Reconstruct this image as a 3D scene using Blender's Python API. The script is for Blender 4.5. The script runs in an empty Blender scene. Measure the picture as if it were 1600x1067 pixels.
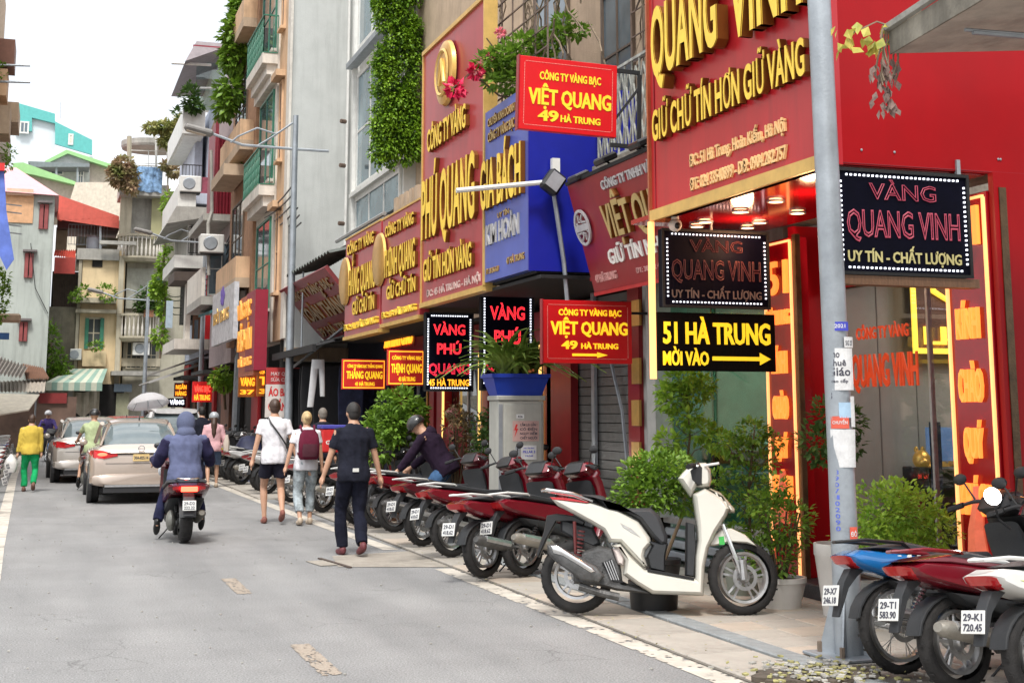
import bpy, math, random
from mathutils import Vector, Matrix, noise
R = math.radians
SC = bpy.context.scene
COL = SC.collection
# ---------------------------------------------------------------- camera
FPX, PX0, PY0, CAMH = 2150.0, 800.0, 299.0, 1.6
PITCH, YAW = 9.0902769, -18.4164260
cam = bpy.data.cameras.new('camera'); camo = bpy.data.objects.new('camera', cam); COL.objects.link(camo)
cam.sensor_width = 36; cam.lens = FPX / 1600 * 36; cam.shift_y = -(533.5 - PY0) / 1600
cam.clip_start = .1; cam.clip_end = 1500
camo.location = (0, 0, CAMH); camo.rotation_euler = (R(90 + PITCH), 0, R(YAW)); SC.camera = camo
# ---------------------------------------------------------------- sky: bright overcast
W = bpy.data.worlds.new('World'); SC.world = W; W.use_nodes = True
nt = W.node_tree; bg = nt.nodes['Background']
SUN_EL, SUN_AZ = 58, 205
def wn(t, **k):
    n = nt.nodes.new(t)
    for a, b in k.items(): setattr(n, a, b)
    return n
sky = wn('ShaderNodeTexSky', sky_type='NISHITA'); sky.sun_disc = False
sky.sun_elevation = R(SUN_EL); sky.sun_rotation = R(SUN_AZ)
tc = wn('ShaderNodeTexCoord'); sep = wn('ShaderNodeSeparateXYZ'); nt.links.new(tc.outputs['Generated'], sep.inputs[0])
cl = wn('ShaderNodeMath', operation='MAXIMUM'); nt.links.new(sep.outputs[2], cl.inputs[0]); cl.inputs[1].default_value = 0
grad = wn('ShaderNodeMath', operation='MULTIPLY_ADD'); nt.links.new(cl.outputs[0], grad.inputs[0]); grad.inputs[1].default_value = 5.6; grad.inputs[2].default_value = 5.3
mp = wn('ShaderNodeMapping'); mp.inputs['Scale'].default_value = (1.2, 1.2, 5); nt.links.new(tc.outputs['Generated'], mp.inputs[0])
nz = wn('ShaderNodeTexNoise'); nz.inputs['Scale'].default_value = 2.2; nz.inputs['Detail'].default_value = 5; nt.links.new(mp.outputs[0], nz.inputs[0])
cr = wn('ShaderNodeValToRGB'); cr.color_ramp.elements[0].position = .38; cr.color_ramp.elements[0].color = (.64, .67, .72, 1)
cr.color_ramp.elements[1].position = .56; cr.color_ramp.elements[1].color = (1, 1, 1, 1); nt.links.new(nz.outputs[0], cr.inputs[0])
mu = wn('ShaderNodeVectorMath', operation='SCALE'); nt.links.new(cr.outputs[0], mu.inputs[0]); nt.links.new(grad.outputs[0], mu.inputs[3])
mx = wn('ShaderNodeMix', data_type='RGBA'); mx.inputs[0].default_value = .965
nt.links.new(sky.outputs[0], mx.inputs[6]); nt.links.new(mu.outputs[0], mx.inputs[7]); nt.links.new(mx.outputs[2], bg.inputs[0])
bg.inputs[1].default_value = .1
sun = bpy.data.lights.new('sun', 'SUN'); sun.energy = 1.5; sun.angle = R(12); sun.color = (1, .96, .9)
suno = bpy.data.objects.new('sun', sun); COL.objects.link(suno); suno.rotation_euler = (R(90 - SUN_EL), 0, R(-18))
SC.view_settings.view_transform = 'Standard'; SC.view_settings.look = 'None'; SC.view_settings.gamma = 1
SC.view_settings.use_curve_mapping = False; SC.view_settings.exposure = 1.3
try:
    SC.cycles.use_denoising = True; SC.cycles.max_bounces = 6; SC.cycles.transparent_max_bounces = 12
    SC.cycles.sample_clamp_indirect = 6
except Exception: pass

# ---------------------------------------------------------------- pixel -> point of the real place
_cp, _sp, _cy, _sy = math.cos(R(PITCH)), math.sin(R(PITCH)), math.cos(R(YAW)), math.sin(R(YAW))
CAM = Vector((0, 0, CAMH))
def ray(px, py):
    a, b, c = (px - PX0) / FPX, 1.0, -(py - PY0) / FPX
    f, u = b * _cp - c * _sp, b * _sp + c * _cp
    return Vector((a * _cy - f * _sy, a * _sy + f * _cy, u))
def at(px, py, x=None, y=None, z=None):
    d = ray(px, py)
    t = x / d.x if x is not None else y / d.y if y is not None else (z - CAMH) / d.z
    return CAM + d * t
# ---------------------------------------------------------------- materials
MATS = {}
def M(name, col, rough=.6, metal=0., var=.15, sc=6., bump=.08, bsc=60., emit=0., spec=.5, coat=0., streak=0., dirt=0., stretch=(1, 1, 1), trans=0.):
    if name in MATS: return MATS[name]
    m = bpy.data.materials.new(name); m.use_nodes = True; MATS[name] = m
    n, l = m.node_tree.nodes, m.node_tree.links; b = n['Principled BSDF']
    c = tuple(col)
    b.inputs['Roughness'].default_value = rough; b.inputs['Metallic'].default_value = metal
    b.inputs['Specular IOR Level'].default_value = spec; b.inputs['Coat Weight'].default_value = coat; b.inputs['Coat Roughness'].default_value = .06
    t = n.new('ShaderNodeTexCoord'); mpn = n.new('ShaderNodeMapping'); mpn.inputs['Scale'].default_value = stretch; l.new(t.outputs['Object'], mpn.inputs[0])
    nn = n.new('ShaderNodeTexNoise'); nn.inputs['Scale'].default_value = sc; nn.inputs['Detail'].default_value = 6; nn.inputs['Roughness'].default_value = .6; l.new(mpn.outputs[0], nn.inputs[0])
    r = n.new('ShaderNodeValToRGB'); l.new(nn.outputs[0], r.inputs[0])
    r.color_ramp.elements[0].position = .3; r.color_ramp.elements[1].position = .7
    r.color_ramp.elements[0].color = (*[max(0, k * (1 - var)) for k in c], 1); r.color_ramp.elements[1].color = (*[min(1, k * (1 + var)) for k in c], 1)
    out = r.outputs[0]
    def mixin(fac_out, colr, amt):
        nonlocal out
        k = n.new('ShaderNodeMath'); k.operation = 'MULTIPLY'; k.inputs[1].default_value = amt; l.new(fac_out, k.inputs[0])
        x = n.new('ShaderNodeMix'); x.data_type = 'RGBA'; l.new(k.outputs[0], x.inputs[0]); l.new(out, x.inputs[6]); x.inputs[7].default_value = (*colr, 1); out = x.outputs[2]
    if streak:
        m2 = n.new('ShaderNodeMapping'); m2.inputs['Scale'].default_value = (2.2, 2.2, .16); l.new(t.outputs['Object'], m2.inputs[0])
        n2 = n.new('ShaderNodeTexNoise'); n2.inputs['Scale'].default_value = 2.4; n2.inputs['Detail'].default_value = 7; n2.inputs['Roughness'].default_value = .7; l.new(m2.outputs[0], n2.inputs[0])
        r2 = n.new('ShaderNodeValToRGB'); r2.color_ramp.elements[0].position = .48; r2.color_ramp.elements[1].position = .72; l.new(n2.outputs[0], r2.inputs[0])
        mixin(r2.outputs[0], [k * .35 + .01 for k in c], streak)
    if dirt:
        n3 = n.new('ShaderNodeTexNoise'); n3.inputs['Scale'].default_value = sc * .35; n3.inputs['Detail'].default_value = 8; n3.inputs['Roughness'].default_value = .75; l.new(t.outputs['Object'], n3.inputs[0])
        r3 = n.new('ShaderNodeValToRGB'); r3.color_ramp.elements[0].position = .5; r3.color_ramp.elements[1].position = .68; l.new(n3.outputs[0], r3.inputs[0])
        mixin(r3.outputs[0], (.07, .06, .05), dirt)
    l.new(out, b.inputs['Base Color'])
    if emit:
        l.new(out, b.inputs['Emission Color']); b.inputs['Emission Strength'].default_value = emit
    if bump:
        nb = n.new('ShaderNodeTexNoise'); nb.inputs['Scale'].default_value = bsc; nb.inputs['Detail'].default_value = 4; l.new(t.outputs['Object'], nb.inputs[0])
        bp = n.new('ShaderNodeBump'); bp.inputs['Strength'].default_value = min(1, bump * 4); bp.inputs['Distance'].default_value = .01; l.new(nb.outputs[0], bp.inputs['Height']); l.new(bp.outputs[0], b.inputs['Normal'])
    if trans:
        tr = n.new('ShaderNodeBsdfTranslucent'); l.new(out, tr.inputs[0]); ms = n.new('ShaderNodeMixShader'); ms.inputs[0].default_value = trans
        l.new(b.outputs[0], ms.inputs[1]); l.new(tr.outputs[0], ms.inputs[2]); l.new(ms.outputs[0], n['Material Output'].inputs[0])
    return m
def glass(name, tint=(.9, .95, .95), refl=.12, rough=.02):
    if name in MATS: return MATS[name]
    m = bpy.data.materials.new(name); m.use_nodes = True; MATS[name] = m
    n, l = m.node_tree.nodes, m.node_tree.links; n.remove(n['Principled BSDF'])
    tr = n.new('ShaderNodeBsdfTransparent'); tr.inputs[0].default_value = (*tint, 1)
    gl = n.new('ShaderNodeBsdfGlossy'); gl.inputs['Roughness'].default_value = rough
    g = n.new('ShaderNodeNewGeometry'); dt = n.new('ShaderNodeVectorMath'); dt.operation = 'DOT_PRODUCT'; l.new(g.outputs['Normal'], dt.inputs[0]); l.new(g.outputs['Incoming'], dt.inputs[1])
    ab = n.new('ShaderNodeMath'); ab.operation = 'ABSOLUTE'; l.new(dt.outputs['Value'], ab.inputs[0]); om = n.new('ShaderNodeMath'); om.operation = 'SUBTRACT'; om.inputs[0].default_value = 1; l.new(ab.outputs[0], om.inputs[1])
    pw_ = n.new('ShaderNodeMath'); pw_.operation = 'POWER'; l.new(om.outputs[0], pw_.inputs[0]); pw_.inputs[1].default_value = 4
    ad = n.new('ShaderNodeMath'); ad.operation = 'MULTIPLY_ADD'; ad.inputs[1].default_value = .8; ad.inputs[2].default_value = refl * .5; l.new(pw_.outputs[0], ad.inputs[0])
    mi = n.new('ShaderNodeMixShader'); l.new(ad.outputs[0], mi.inputs[0]); l.new(tr.outputs[0], mi.inputs[1]); l.new(gl.outputs[0], mi.inputs[2]); l.new(mi.outputs[0], n['Material Output'].inputs[0])
    return m
def leafmat(name, a, b_, sc=3.):
    if name in MATS: return MATS[name]
    m = M(name, a, rough=.5, var=0, bump=0, trans=.28, spec=.4)
    n, l = m.node_tree.nodes, m.node_tree.links
    r = [k for k in n if k.type == 'VALTORGB'][0]; r.color_ramp.elements[0].color = (*a, 1); r.color_ramp.elements[1].color = (*b_, 1)
    [k for k in n if k.type == 'TEX_NOISE'][0].inputs['Scale'].default_value = sc
    return m
# ---------------------------------------------------------------- mesh builder
class MB:
    def __init__(s): s.v, s.f, s.mi, s.m = [], [], [], Matrix()
    def add(s, vs, fs, mi=0):
        o = len(s.v); s.v += [s.m @ Vector(p) for p in vs]; s.f += [[i + o for i in f] for f in fs]; s.mi += [mi] * len(fs); return s
    def box(s, x0, x1, y0, y1, z0, z1, mi=0, ch=0.):
        if x0 > x1: x0, x1 = x1, x0
        if y0 > y1: y0, y1 = y1, y0
        if z0 > z1: z0, z1 = z1, z0
        if not ch:
            return s.add([(x0, y0, z0), (x1, y0, z0), (x1, y1, z0), (x0, y1, z0), (x0, y0, z1), (x1, y0, z1), (x1, y1, z1), (x0, y1, z1)],
                         [(0, 3, 2, 1), (4, 5, 6, 7), (0, 1, 5, 4), (1, 2, 6, 5), (2, 3, 7, 6), (3, 0, 4, 7)], mi)
        c = min(ch, (x1 - x0) / 2.1, (y1 - y0) / 2.1, (z1 - z0) / 2.1)
        L = []
        for z, i in ((z0, c), (z0 + c, 0), (z1 - c, 0), (z1, c)):
            L.append([(x0 + i + c * (i == 0), y0 + i, z), (x1 - i - c * (i == 0), y0 + i, z), (x1 - i, y0 + i + c * (i == 0), z), (x1 - i, y1 - i - c * (i == 0), z),
                      (x1 - i - c * (i == 0), y1 - i, z), (x0 + i + c * (i == 0), y1 - i, z), (x0 + i, y1 - i - c * (i == 0), z), (x0 + i, y0 + i + c * (i == 0), z)])
        return s.rings(L, mi)
    def rings(s, L, mi=0, cap=True, close=True):
        n = len(L[0]); vs = [p for r in L for p in r]; fs = []
        for i in range(len(L) - 1):
            for j in range(n if close else n - 1):
                k = (j + 1) % n; fs.append((i * n + j, i * n + k, (i + 1) * n + k, (i + 1) * n + j))
        if cap: fs.append(tuple(range(n))[::-1]); fs.append(tuple((len(L) - 1) * n + j for j in range(n)))
        return s.add(vs, fs, mi)
    def tube(s, pts, r, n=8, mi=0, cap=True):
        pts = [Vector(p) for p in pts]; rr = r if isinstance(r, (list, tuple)) else [r] * len(pts); L = []
        a = None
        for i, p in enumerate(pts):
            d = (pts[min(i + 1, len(pts) - 1)] - pts[max(i - 1, 0)]).normalized()
            if a is None: a = d.orthogonal().normalized()
            a = (a - d * a.dot(d)).normalized(); b = d.cross(a)
            L.append([p + (a * math.cos(t) + b * math.sin(t)) * rr[i] for t in [2 * math.pi * k / n for k in range(n)]])
        return s.rings(L, mi, cap)
    def cyl(s, x, y, z0, z1, r, n=16, r2=None, mi=0): return s.tube([(x, y, z0), (x, y, z1)], [r, r if r2 is None else r2], n, mi)
    def lathe(s, prof, n=20, ax='z', mi=0, cap=False):
        L = []
        for r, h in prof:
            ring = []
            for k in range(n):
                t = 2 * math.pi * k / n; a, b = r * math.cos(t), r * math.sin(t)
                ring.append((a, b, h) if ax == 'z' else (a, h, b) if ax == 'y' else (h, a, b))
            L.append(ring)
        return s.rings(L, mi, cap)
    def ell(s, c, r, n=12, k=8, mi=0, z0=-1., z1=1.):
        L = []
        for i in range(k + 1):
            h = z0 + (z1 - z0) * (1 - math.cos(math.pi * i / k)) / 2; q = math.sqrt(max(0., 1 - h * h)) + 1e-4
            L.append([(c[0] + r[0] * q * math.cos(2 * math.pi * j / n), c[1] + r[1] * q * math.sin(2 * math.pi * j / n), c[2] + r[2] * h) for j in range(n)])
        return s.rings(L, mi)
    def loft(s, secs, n=14, p=2.5, ax='x', mi=0):
        # secs: (pos, centre_z, half_width, half_height) super-ellipse sections along an axis
        L = []
        for q in secs:
            pos, cz, hw, hh = q[:4]; cy = q[4] if len(q) > 4 else 0; ring = []
            for k in range(n):
                t = 2 * math.pi * (k + .5) / n; c, d = math.cos(t), math.sin(t)
                a = hw * math.copysign(abs(c) ** (2 / p), c); b = hh * math.copysign(abs(d) ** (2 / p), d)
                ring.append((pos, cy + a, cz + b) if ax == 'x' else (cy + a, pos, cz + b) if ax == 'y' else (a + cy, b + cz, pos))
            L.append(ring)
        return s.rings(L, mi)
    def slab(s, poly, w0, w1, ins, mi=0, cy=0.):
        # side-view outline (x, z) with thickness in y and a rounded-over edge
        P = [Vector((a, b)) for a, b in poly]; n = len(P)
        ar = sum(P[i].x * P[(i + 1) % n].y - P[(i + 1) % n].x * P[i].y for i in range(n))
        if ar < 0: P.reverse()
        def inset(d):
            o = []
            for i in range(n):
                e1 = (P[i] - P[i - 1]).normalized(); e2 = (P[(i + 1) % n] - P[i]).normalized()
                n1, n2 = Vector((-e1.y, e1.x)), Vector((-e2.y, e2.x)); b = n1 + n2
                b = b.normalized() if b.length > .05 else n1
                o.append(P[i] + b * d / max(.5, b.dot(n1)))
            return o
        L = []
        for y, d in ((w1, ins), (w1 - (w1 - w0) * .3, ins * .45), (w0, 0), (-w0, 0), (-w1 + (w1 - w0) * .3, ins * .45), (-w1, ins)):
            L.append([(q.x, cy + y, q.y) for q in inset(d)])
        return s.rings(L, mi)
    def prism(s, poly, y0, y1, mi=0):
        return s.rings([[(a, y0, b) for a, b in poly], [(a, y1, b) for a, b in poly]], mi)
    def quad(s, a, b, c, d, mi=0): return s.add([a, b, c, d], [(0, 1, 2, 3)], mi)
    def mesh(s, name, mats, smooth=False):
        me = bpy.data.meshes.new(name); me.from_pydata([tuple(v) for v in s.v], [], s.f)
        for m in (mats if isinstance(mats, (list, tuple)) else [mats]): me.materials.append(m)
        if any(s.mi): me.polygons.foreach_set('material_index', s.mi)
        if smooth:
            me.shade_smooth() if hasattr(me, 'shade_smooth') else None
            try: me.set_sharp_from_angle(angle=R(38))
            except Exception: pass
        me.update(); return me
    def build(s, name, mats, parent=None, smooth=False, label=None, kind=None):
        return obj(name, s.mesh(name, mats, smooth), parent, label, kind)
def fixn(me):
    import bmesh
    b = bmesh.new(); b.from_mesh(me); bmesh.ops.recalc_face_normals(b, faces=b.faces); b.to_mesh(me); b.free()
def obj(name, me, parent=None, label=None, kind=None, loc=None, mat=None):
    o = bpy.data.objects.new(name, me); COL.objects.link(o)
    if parent is not None: o.parent = parent
    if label: o['label'] = label
    if kind: o['kind'] = kind
    if loc is not None: o.location = loc
    if mat is not None: o.matrix_local = mat
    return o
def tag(o, label, cat, group=None):
    o['label'] = label; o['category'] = cat
    if group: o['group'] = group
    return o
def thing(name, label, cat, loc=(0, 0, 0), rz=0., group=None):
    o = bpy.data.objects.new(name, None); COL.objects.link(o); o.location = loc; o.rotation_euler = (0, 0, R(rz)); o.empty_display_size = .1
    return tag(o, label, cat, group)
def dup(root, loc, rz, label, group=None, skip=()):
    r = root.copy(); COL.objects.link(r); r.location = loc; r.rotation_euler = (root.rotation_euler[0], root.rotation_euler[1], R(rz)); r['label'] = label
    if group: r['group'] = group
    for ch in list(root.children):
        if ch.name.split('.')[0] in skip: continue
        c = ch.copy(); COL.objects.link(c); c.parent = r
        for g in list(ch.children):
            d = g.copy(); COL.objects.link(d); d.parent = c
    return r
def struct(name, mb, m, smooth=False): return mb.build(name, m, None, smooth, kind='structure')
def P(parent, name, m, x0, x1, y0, y1, z0, z1, ch=0., label=None):
    return MB().box(x0, x1, y0, y1, z0, z1, 0, ch).build(name, m, parent, label=label)
# a scratch scene in which single meshes are evaluated
TMPS = bpy.data.scenes.new('scratch')
def evalmesh(o):
    TMPS.collection.objects.link(o); vl = TMPS.view_layers[0]; vl.update(); dg = vl.depsgraph
    me = bpy.data.meshes.new_from_object(o.evaluated_get(dg)); bpy.data.objects.remove(o); return me
# ---------------------------------------------------------------- lettering
_TM = {}
def text_mesh(s, depth, bold, outline):
    k = (s, round(depth, 4), bold, outline)
    if k in _TM: return _TM[k]
    c = bpy.data.curves.new('text', 'FONT'); c.body = s; c.resolution_u = 4 if len(s) < 4 else 2
    if outline: c.fill_mode = 'NONE'; c.bevel_depth = outline; c.bevel_resolution = 0
    else: c.offset = min(bold, .022 if not set(s) & set('ƠỜỚỢƯỨỪỮựƠờơ') or len(s) > 1 else .006); c.extrude = .5
    me = evalmesh(bpy.data.objects.new('text', c)); bpy.data.curves.remove(c)
    vs = [tuple(v.co) for v in me.vertices]; fs = [tuple(p.vertices) for p in me.polygons]; bpy.data.meshes.remove(me)
    if bold > .022:      # heavier strokes: copies shifted sideways, each a hair deeper
        V, Fc = list(vs), list(fs)
        for i, dx in enumerate((-(bold - .022), bold - .022)):
            o_ = len(V); V += [(x + dx, y, z * (1 - .06 * (i + 1))) for x, y, z in vs]; Fc += [tuple(q + o_ for q in f) for f in fs]
        vs, fs = V, Fc
    if len(vs) == 0: vs, fs = [(0, 0, 0), (.01, 0, 0), (0, .01, 0)], [(0, 1, 2)]
    _TM[k] = (vs, fs); return _TM[k]
def text_w(s):
    vs, _ = text_mesh(s, 0, .03, 0); return max(v[0] for v in vs) - min(v[0] for v in vs)
def lettering(parent, s, x0, x1, z, h, m, y=0., depth=.02, bold=.035, name='lettering', outline=0., label=None, flip=False, slant=0.):
    """a line of writing standing on its base line z, facing -y, between x0 and x1, capitals h tall"""
    vs, fs = text_mesh(s, 0, bold, outline)
    a, b = min(v[0] for v in vs), max(v[0] for v in vs); k = (x1 - x0) / (b - a); q = h / .70
    out = [((x1 - (vx - a) * k if flip else x0 + (vx - a) * k) + slant * vy * q, y - depth / 2 - vz * (depth if not outline else k), z + vy * q) for vx, vy, vz in vs]
    me = bpy.data.meshes.new(name); me.from_pydata(out, [], fs)
    for mm in (m if isinstance(m, (list, tuple)) else [m]): me.materials.append(mm)
    if isinstance(m, (list, tuple)) and len(m) > 1:     # second material on the returns
        me.update()
        for p in me.polygons:
            if abs(p.normal.y) < .5: p.material_index = 1
    return obj(name, me, parent, label)
def letters(parent, s, x0, x1, z, h, m, y=0., depth=.05, bold=.035, **kw):
    """big raised capitals: one object per letter"""
    tot = text_w(s); full = []
    for i, ch in enumerate(s):
        if ch == ' ': continue
        b = text_w(s[:i + 1]); w = text_w(ch); full.append((ch, b - w, b))
    for ch, a, b in full:
        lettering(parent, ch, x0 + (x1 - x0) * a / tot, x0 + (x1 - x0) * b / tot, z, h, m, y, depth, bold, name='letter', **kw)
class Board:
    """a sign board: local x to the right as read, z up, facing -y; origin at its lower left corner"""
    def __init__(s, name, label, cat, O, rz=0., tilt=0., group=None, roll=0.):
        s.e = thing(name, label, cat, O, rz, group); s.e.rotation_euler = (R(tilt), R(roll), R(rz))
        s.M = Matrix.Translation(Vector(O)) @ s.e.rotation_euler.to_matrix().to_4x4(); s.I = s.M.inverted()
    def uv(s, px, py, y=0.):
        o = s.I @ CAM; d = (s.I.to_3x3() @ ray(px, py)); t = (y - o.y) / d.y; p = o + d * t; return p.x, p.z
    def line(s, text, a, b, cap, m, each=False, **kw):
        (x0, z0), (x1, z1) = s.uv(*a), s.uv(*b); h = s.uv(a[0], a[1] - cap)[1] - z0
        (letters if each else lettering)(s.e, text, x0, x1, (z0 + z1) / 2, h, m, **kw)
# ---------------------------------------------------------------- foliage
def leaf(mb, p, d, up, L, w, mi=0, fold=.25):
    s = d.cross(up)
    if s.length < .05: s = d.orthogonal()
    s = s.normalized() * w; n = s.cross(d).normalized()
    a, b = p, p + d * L; m_ = p + d * L * .45
    mb.add([a, m_ + s + n * w * fold, b, m_ - s + n * w * fold, m_ - n * w * fold * .3], [(0, 4, 1), (1, 4, 2), (0, 3, 4), (3, 2, 4)], mi)
def rv(rng):
    while True:
        v = Vector((rng.uniform(-1, 1), rng.uniform(-1, 1), rng.uniform(-1, 1)))
        if .05 < v.length < 1: return v
def leaf_mass(blobs, n, L, seed=1, droop=0., mb=None, shell=.45):
    """leaves spread through lumps: blobs = [(centre, (rx,ry,rz))]"""
    rng = random.Random(seed); mb = mb or MB(); wt = [r[0] * r[1] + r[2] * r[0] for _, r in blobs]
    for i in range(n):
        c, r = rng.choices(blobs, wt)[0]; v = rv(rng); q = v.normalized()
        v = q * (shell + (1 - shell) * rng.random() ** .5)
        ln = noise.noise(Vector((v.x * 2.2 + c[0] * 3, v.y * 2.2, v.z * 2.2 + seed)))
        v *= 1 + .45 * ln
        p = Vector((c[0] + v.x * r[0], c[1] + v.y * r[1], c[2] + v.z * r[2]))
        d = (q + rv(rng) * .9 + Vector((0, 0, -droop))).normalized()
        leaf(mb, p, d, (Vector((0, 0, 1)) + rv(rng) * .6), L * rng.uniform(.6, 1.25), L * .3 * rng.uniform(.7, 1.2))
    return mb
# ================================================================ materials used in many places
asphalt = M('asphalt', (.235, .235, .235), rough=.85, var=.10, sc=1.1, bump=.25, bsc=120, dirt=.05)
def _wear():      # worn wheel tracks, faded patches and cracks in the asphalt's own colour
    n, l = asphalt.node_tree.nodes, asphalt.node_tree.links; b = n['Principled BSDF']; src = b.inputs['Base Color'].links[0].from_socket
    t = n.new('ShaderNodeTexCoord')
    fine = n.new('ShaderNodeTexNoise'); fine.inputs['Scale'].default_value = 75; fine.inputs['Detail'].default_value = 3; l.new(t.outputs['Object'], fine.inputs[0])
    rf = n.new('ShaderNodeValToRGB'); rf.color_ramp.elements[0].position = .35; rf.color_ramp.elements[0].color = (.68, .68, .68, 1); rf.color_ramp.elements[1].position = .68; rf.color_ramp.elements[1].color = (1.32, 1.32, 1.32, 1); l.new(fine.outputs[0], rf.inputs[0])
    m1 = n.new('ShaderNodeMix'); m1.data_type = 'RGBA'; m1.blend_type = 'MULTIPLY'; m1.inputs[0].default_value = 1; l.new(src, m1.inputs[6]); l.new(rf.outputs[0], m1.inputs[7])
    mp_ = n.new('ShaderNodeMapping'); mp_.inputs['Scale'].default_value = (1, .14, 1); l.new(t.outputs['Object'], mp_.inputs[0])
    tr = n.new('ShaderNodeTexNoise'); tr.inputs['Scale'].default_value = 1.6; tr.inputs['Detail'].default_value = 5; l.new(mp_.outputs[0], tr.inputs[0])
    rt = n.new('ShaderNodeValToRGB'); rt.color_ramp.elements[0].position = .35; rt.color_ramp.elements[0].color = (.88, .88, .88, 1); rt.color_ramp.elements[1].position = .65; rt.color_ramp.elements[1].color = (1.12, 1.11, 1.1, 1); l.new(tr.outputs[0], rt.inputs[0])
    m2 = n.new('ShaderNodeMix'); m2.data_type = 'RGBA'; m2.blend_type = 'MULTIPLY'; m2.inputs[0].default_value = 1; l.new(m1.outputs[2], m2.inputs[6]); l.new(rt.outputs[0], m2.inputs[7])
    # fine broken cracks
    dn = n.new('ShaderNodeTexNoise'); dn.inputs['Scale'].default_value = 3; dn.inputs['Detail'].default_value = 6; l.new(t.outputs['Object'], dn.inputs[0])
    va = n.new('ShaderNodeMix'); va.data_type = 'VECTOR'; va.inputs[0].default_value = .18; l.new(t.outputs['Object'], va.inputs[4]); l.new(dn.outputs[1], va.inputs[5])
    vo = n.new('ShaderNodeTexVoronoi'); vo.feature = 'DISTANCE_TO_EDGE'; vo.inputs['Scale'].default_value = 2.6; l.new(va.outputs[1], vo.inputs[0])
    rc = n.new('ShaderNodeValToRGB'); rc.color_ramp.elements[0].position = 0; rc.color_ramp.elements[0].color = (1, 1, 1, 1); rc.color_ramp.elements[1].position = .02; rc.color_ramp.elements[1].color = (0, 0, 0, 1); l.new(vo.outputs[0], rc.inputs[0])
    pn = n.new('ShaderNodeTexNoise'); pn.inputs['Scale'].default_value = .8; l.new(t.outputs['Object'], pn.inputs[0])
    rp = n.new('ShaderNodeValToRGB'); rp.color_ramp.elements[0].position = .52; rp.color_ramp.elements[1].position = .66; l.new(pn.outputs[0], rp.inputs[0])
    mm = n.new('ShaderNodeMath'); mm.operation = 'MULTIPLY'; l.new(rc.outputs[0], mm.inputs[0]); l.new(rp.outputs[0], mm.inputs[1])
    mk = n.new('ShaderNodeMath'); mk.operation = 'MULTIPLY'; mk.inputs[1].default_value = .5; l.new(mm.outputs[0], mk.inputs[0])
    m3 = n.new('ShaderNodeMix'); m3.data_type = 'RGBA'; l.new(mk.outputs[0], m3.inputs[0]); l.new(m2.outputs[2], m3.inputs[6]); m3.inputs[7].default_value = (.05, .05, .05, 1); l.new(m3.outputs[2], b.inputs['Base Color'])
_wear()
linem = M('worn_line_paint', (.5, .46, .4), rough=.75, var=.22, sc=5, bump=.15, bsc=150, dirt=.55)
dashm = M('faded_yellow_paint', (.315, .265, .215), rough=.85, var=.22, sc=55, bump=.2, bsc=120)
tilem = M('pavement_tile_stone', (.36, .33, .29), rough=.75, var=.16, sc=3, bump=.12, bsc=70, dirt=.4)
tilem2 = M('pavement_tile_stone_warm', (.40, .34, .28), rough=.75, var=.16, sc=3, bump=.12, bsc=70, dirt=.35)
kerbm = M('kerb_granite', (.23, .245, .25), rough=.7, var=.2, sc=9, bump=.1, bsc=90, dirt=.35)
groutm = M('pavement_bed', (.16, .145, .125), rough=.95, var=.3, sc=10, bump=.3)
conc = M('old_concrete', (.36, .35, .32), rough=.85, var=.2, sc=3, bump=.2, bsc=30, streak=.45, dirt=.3)
greywall = M('grey_render_wall', (.47, .485, .47), rough=.9, var=.07, sc=2, bump=.1, bsc=40, streak=.28, dirt=.05)
oldwall = M('mildewed_wall', (.24, .22, .18), rough=.95, var=.3, sc=5, bump=.3, bsc=20, streak=.6, dirt=.4)
tanwall = M('tan_wall', (.45, .34, .24), rough=.9, var=.14, sc=3, bump=.12, streak=.35, dirt=.2)
whitep = M('white_paint', (.68, .68, .65), rough=.5, var=.07, bump=.03, streak=.3, dirt=.15)
creamw = M('cream_wall', (.62, .50, .35), rough=.85, var=.12, sc=2, bump=.1, streak=.5, dirt=.3)
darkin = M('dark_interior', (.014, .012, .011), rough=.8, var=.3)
black = M('black_plastic', (.009, .009, .010), rough=.45, var=.2, bump=.03)
blackm = M('matt_black', (.010, .010, .011), rough=.8, var=.2)
rubber = M('tyre_rubber', (.013, .012, .012), rough=.8, var=.25, sc=20, bump=.12, bsc=90, dirt=.15)
chrome = M('chrome', (.75, .75, .75), rough=.16, metal=1, var=.05, bump=0)
alu = M('cast_aluminium', (.5, .5, .5), rough=.38, metal=.9, var=.12, sc=20, bump=.03)
steel = M('galvanised_steel', (.33, .36, .39), rough=.5, metal=.55, var=.16, sc=5, bump=.05, dirt=.15)
redpanel = M('red_sign_panel', (.44, .012, .02), rough=.3, var=.08, sc=2, bump=.01, spec=.5, streak=.32)
redwall = M('red_composite_wall', (.30, .001, .004), rough=.42, var=.08, sc=2, bump=.01, spec=.2, streak=.08)
redglossy = M('red_glossy_cladding', (.30, .004, .008), rough=.12, var=.1, bump=0)
darkred = M('dark_red_panel', (.24, .01, .018), rough=.35, var=.1, bump=.01, streak=.15)
gold = M('gold_letter', (.88, .60, .06), rough=.45, metal=.1, var=.1, sc=10, bump=.02)
goldside = M('gold_letter_return', (.20, .07, .012), rough=.4, metal=.5, var=.1, bump=0)
goldm = M('brushed_gold', (.70, .42, .12), rough=.32, metal=.75, var=.15, bump=.02)
gilt = M('gold_trim', (.62, .40, .12), rough=.45, metal=.35, var=.15, bump=.03)
printy = M('yellow_print', (.88, .68, .03), rough=.5, var=.05, bump=0)
printyl = M('yellow_print_lit', (.95, .62, .02), rough=.5, var=.05, bump=0, emit=.28)
printw = M('white_print', (.75, .72, .68), rough=.5, var=.1, bump=0)
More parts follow.
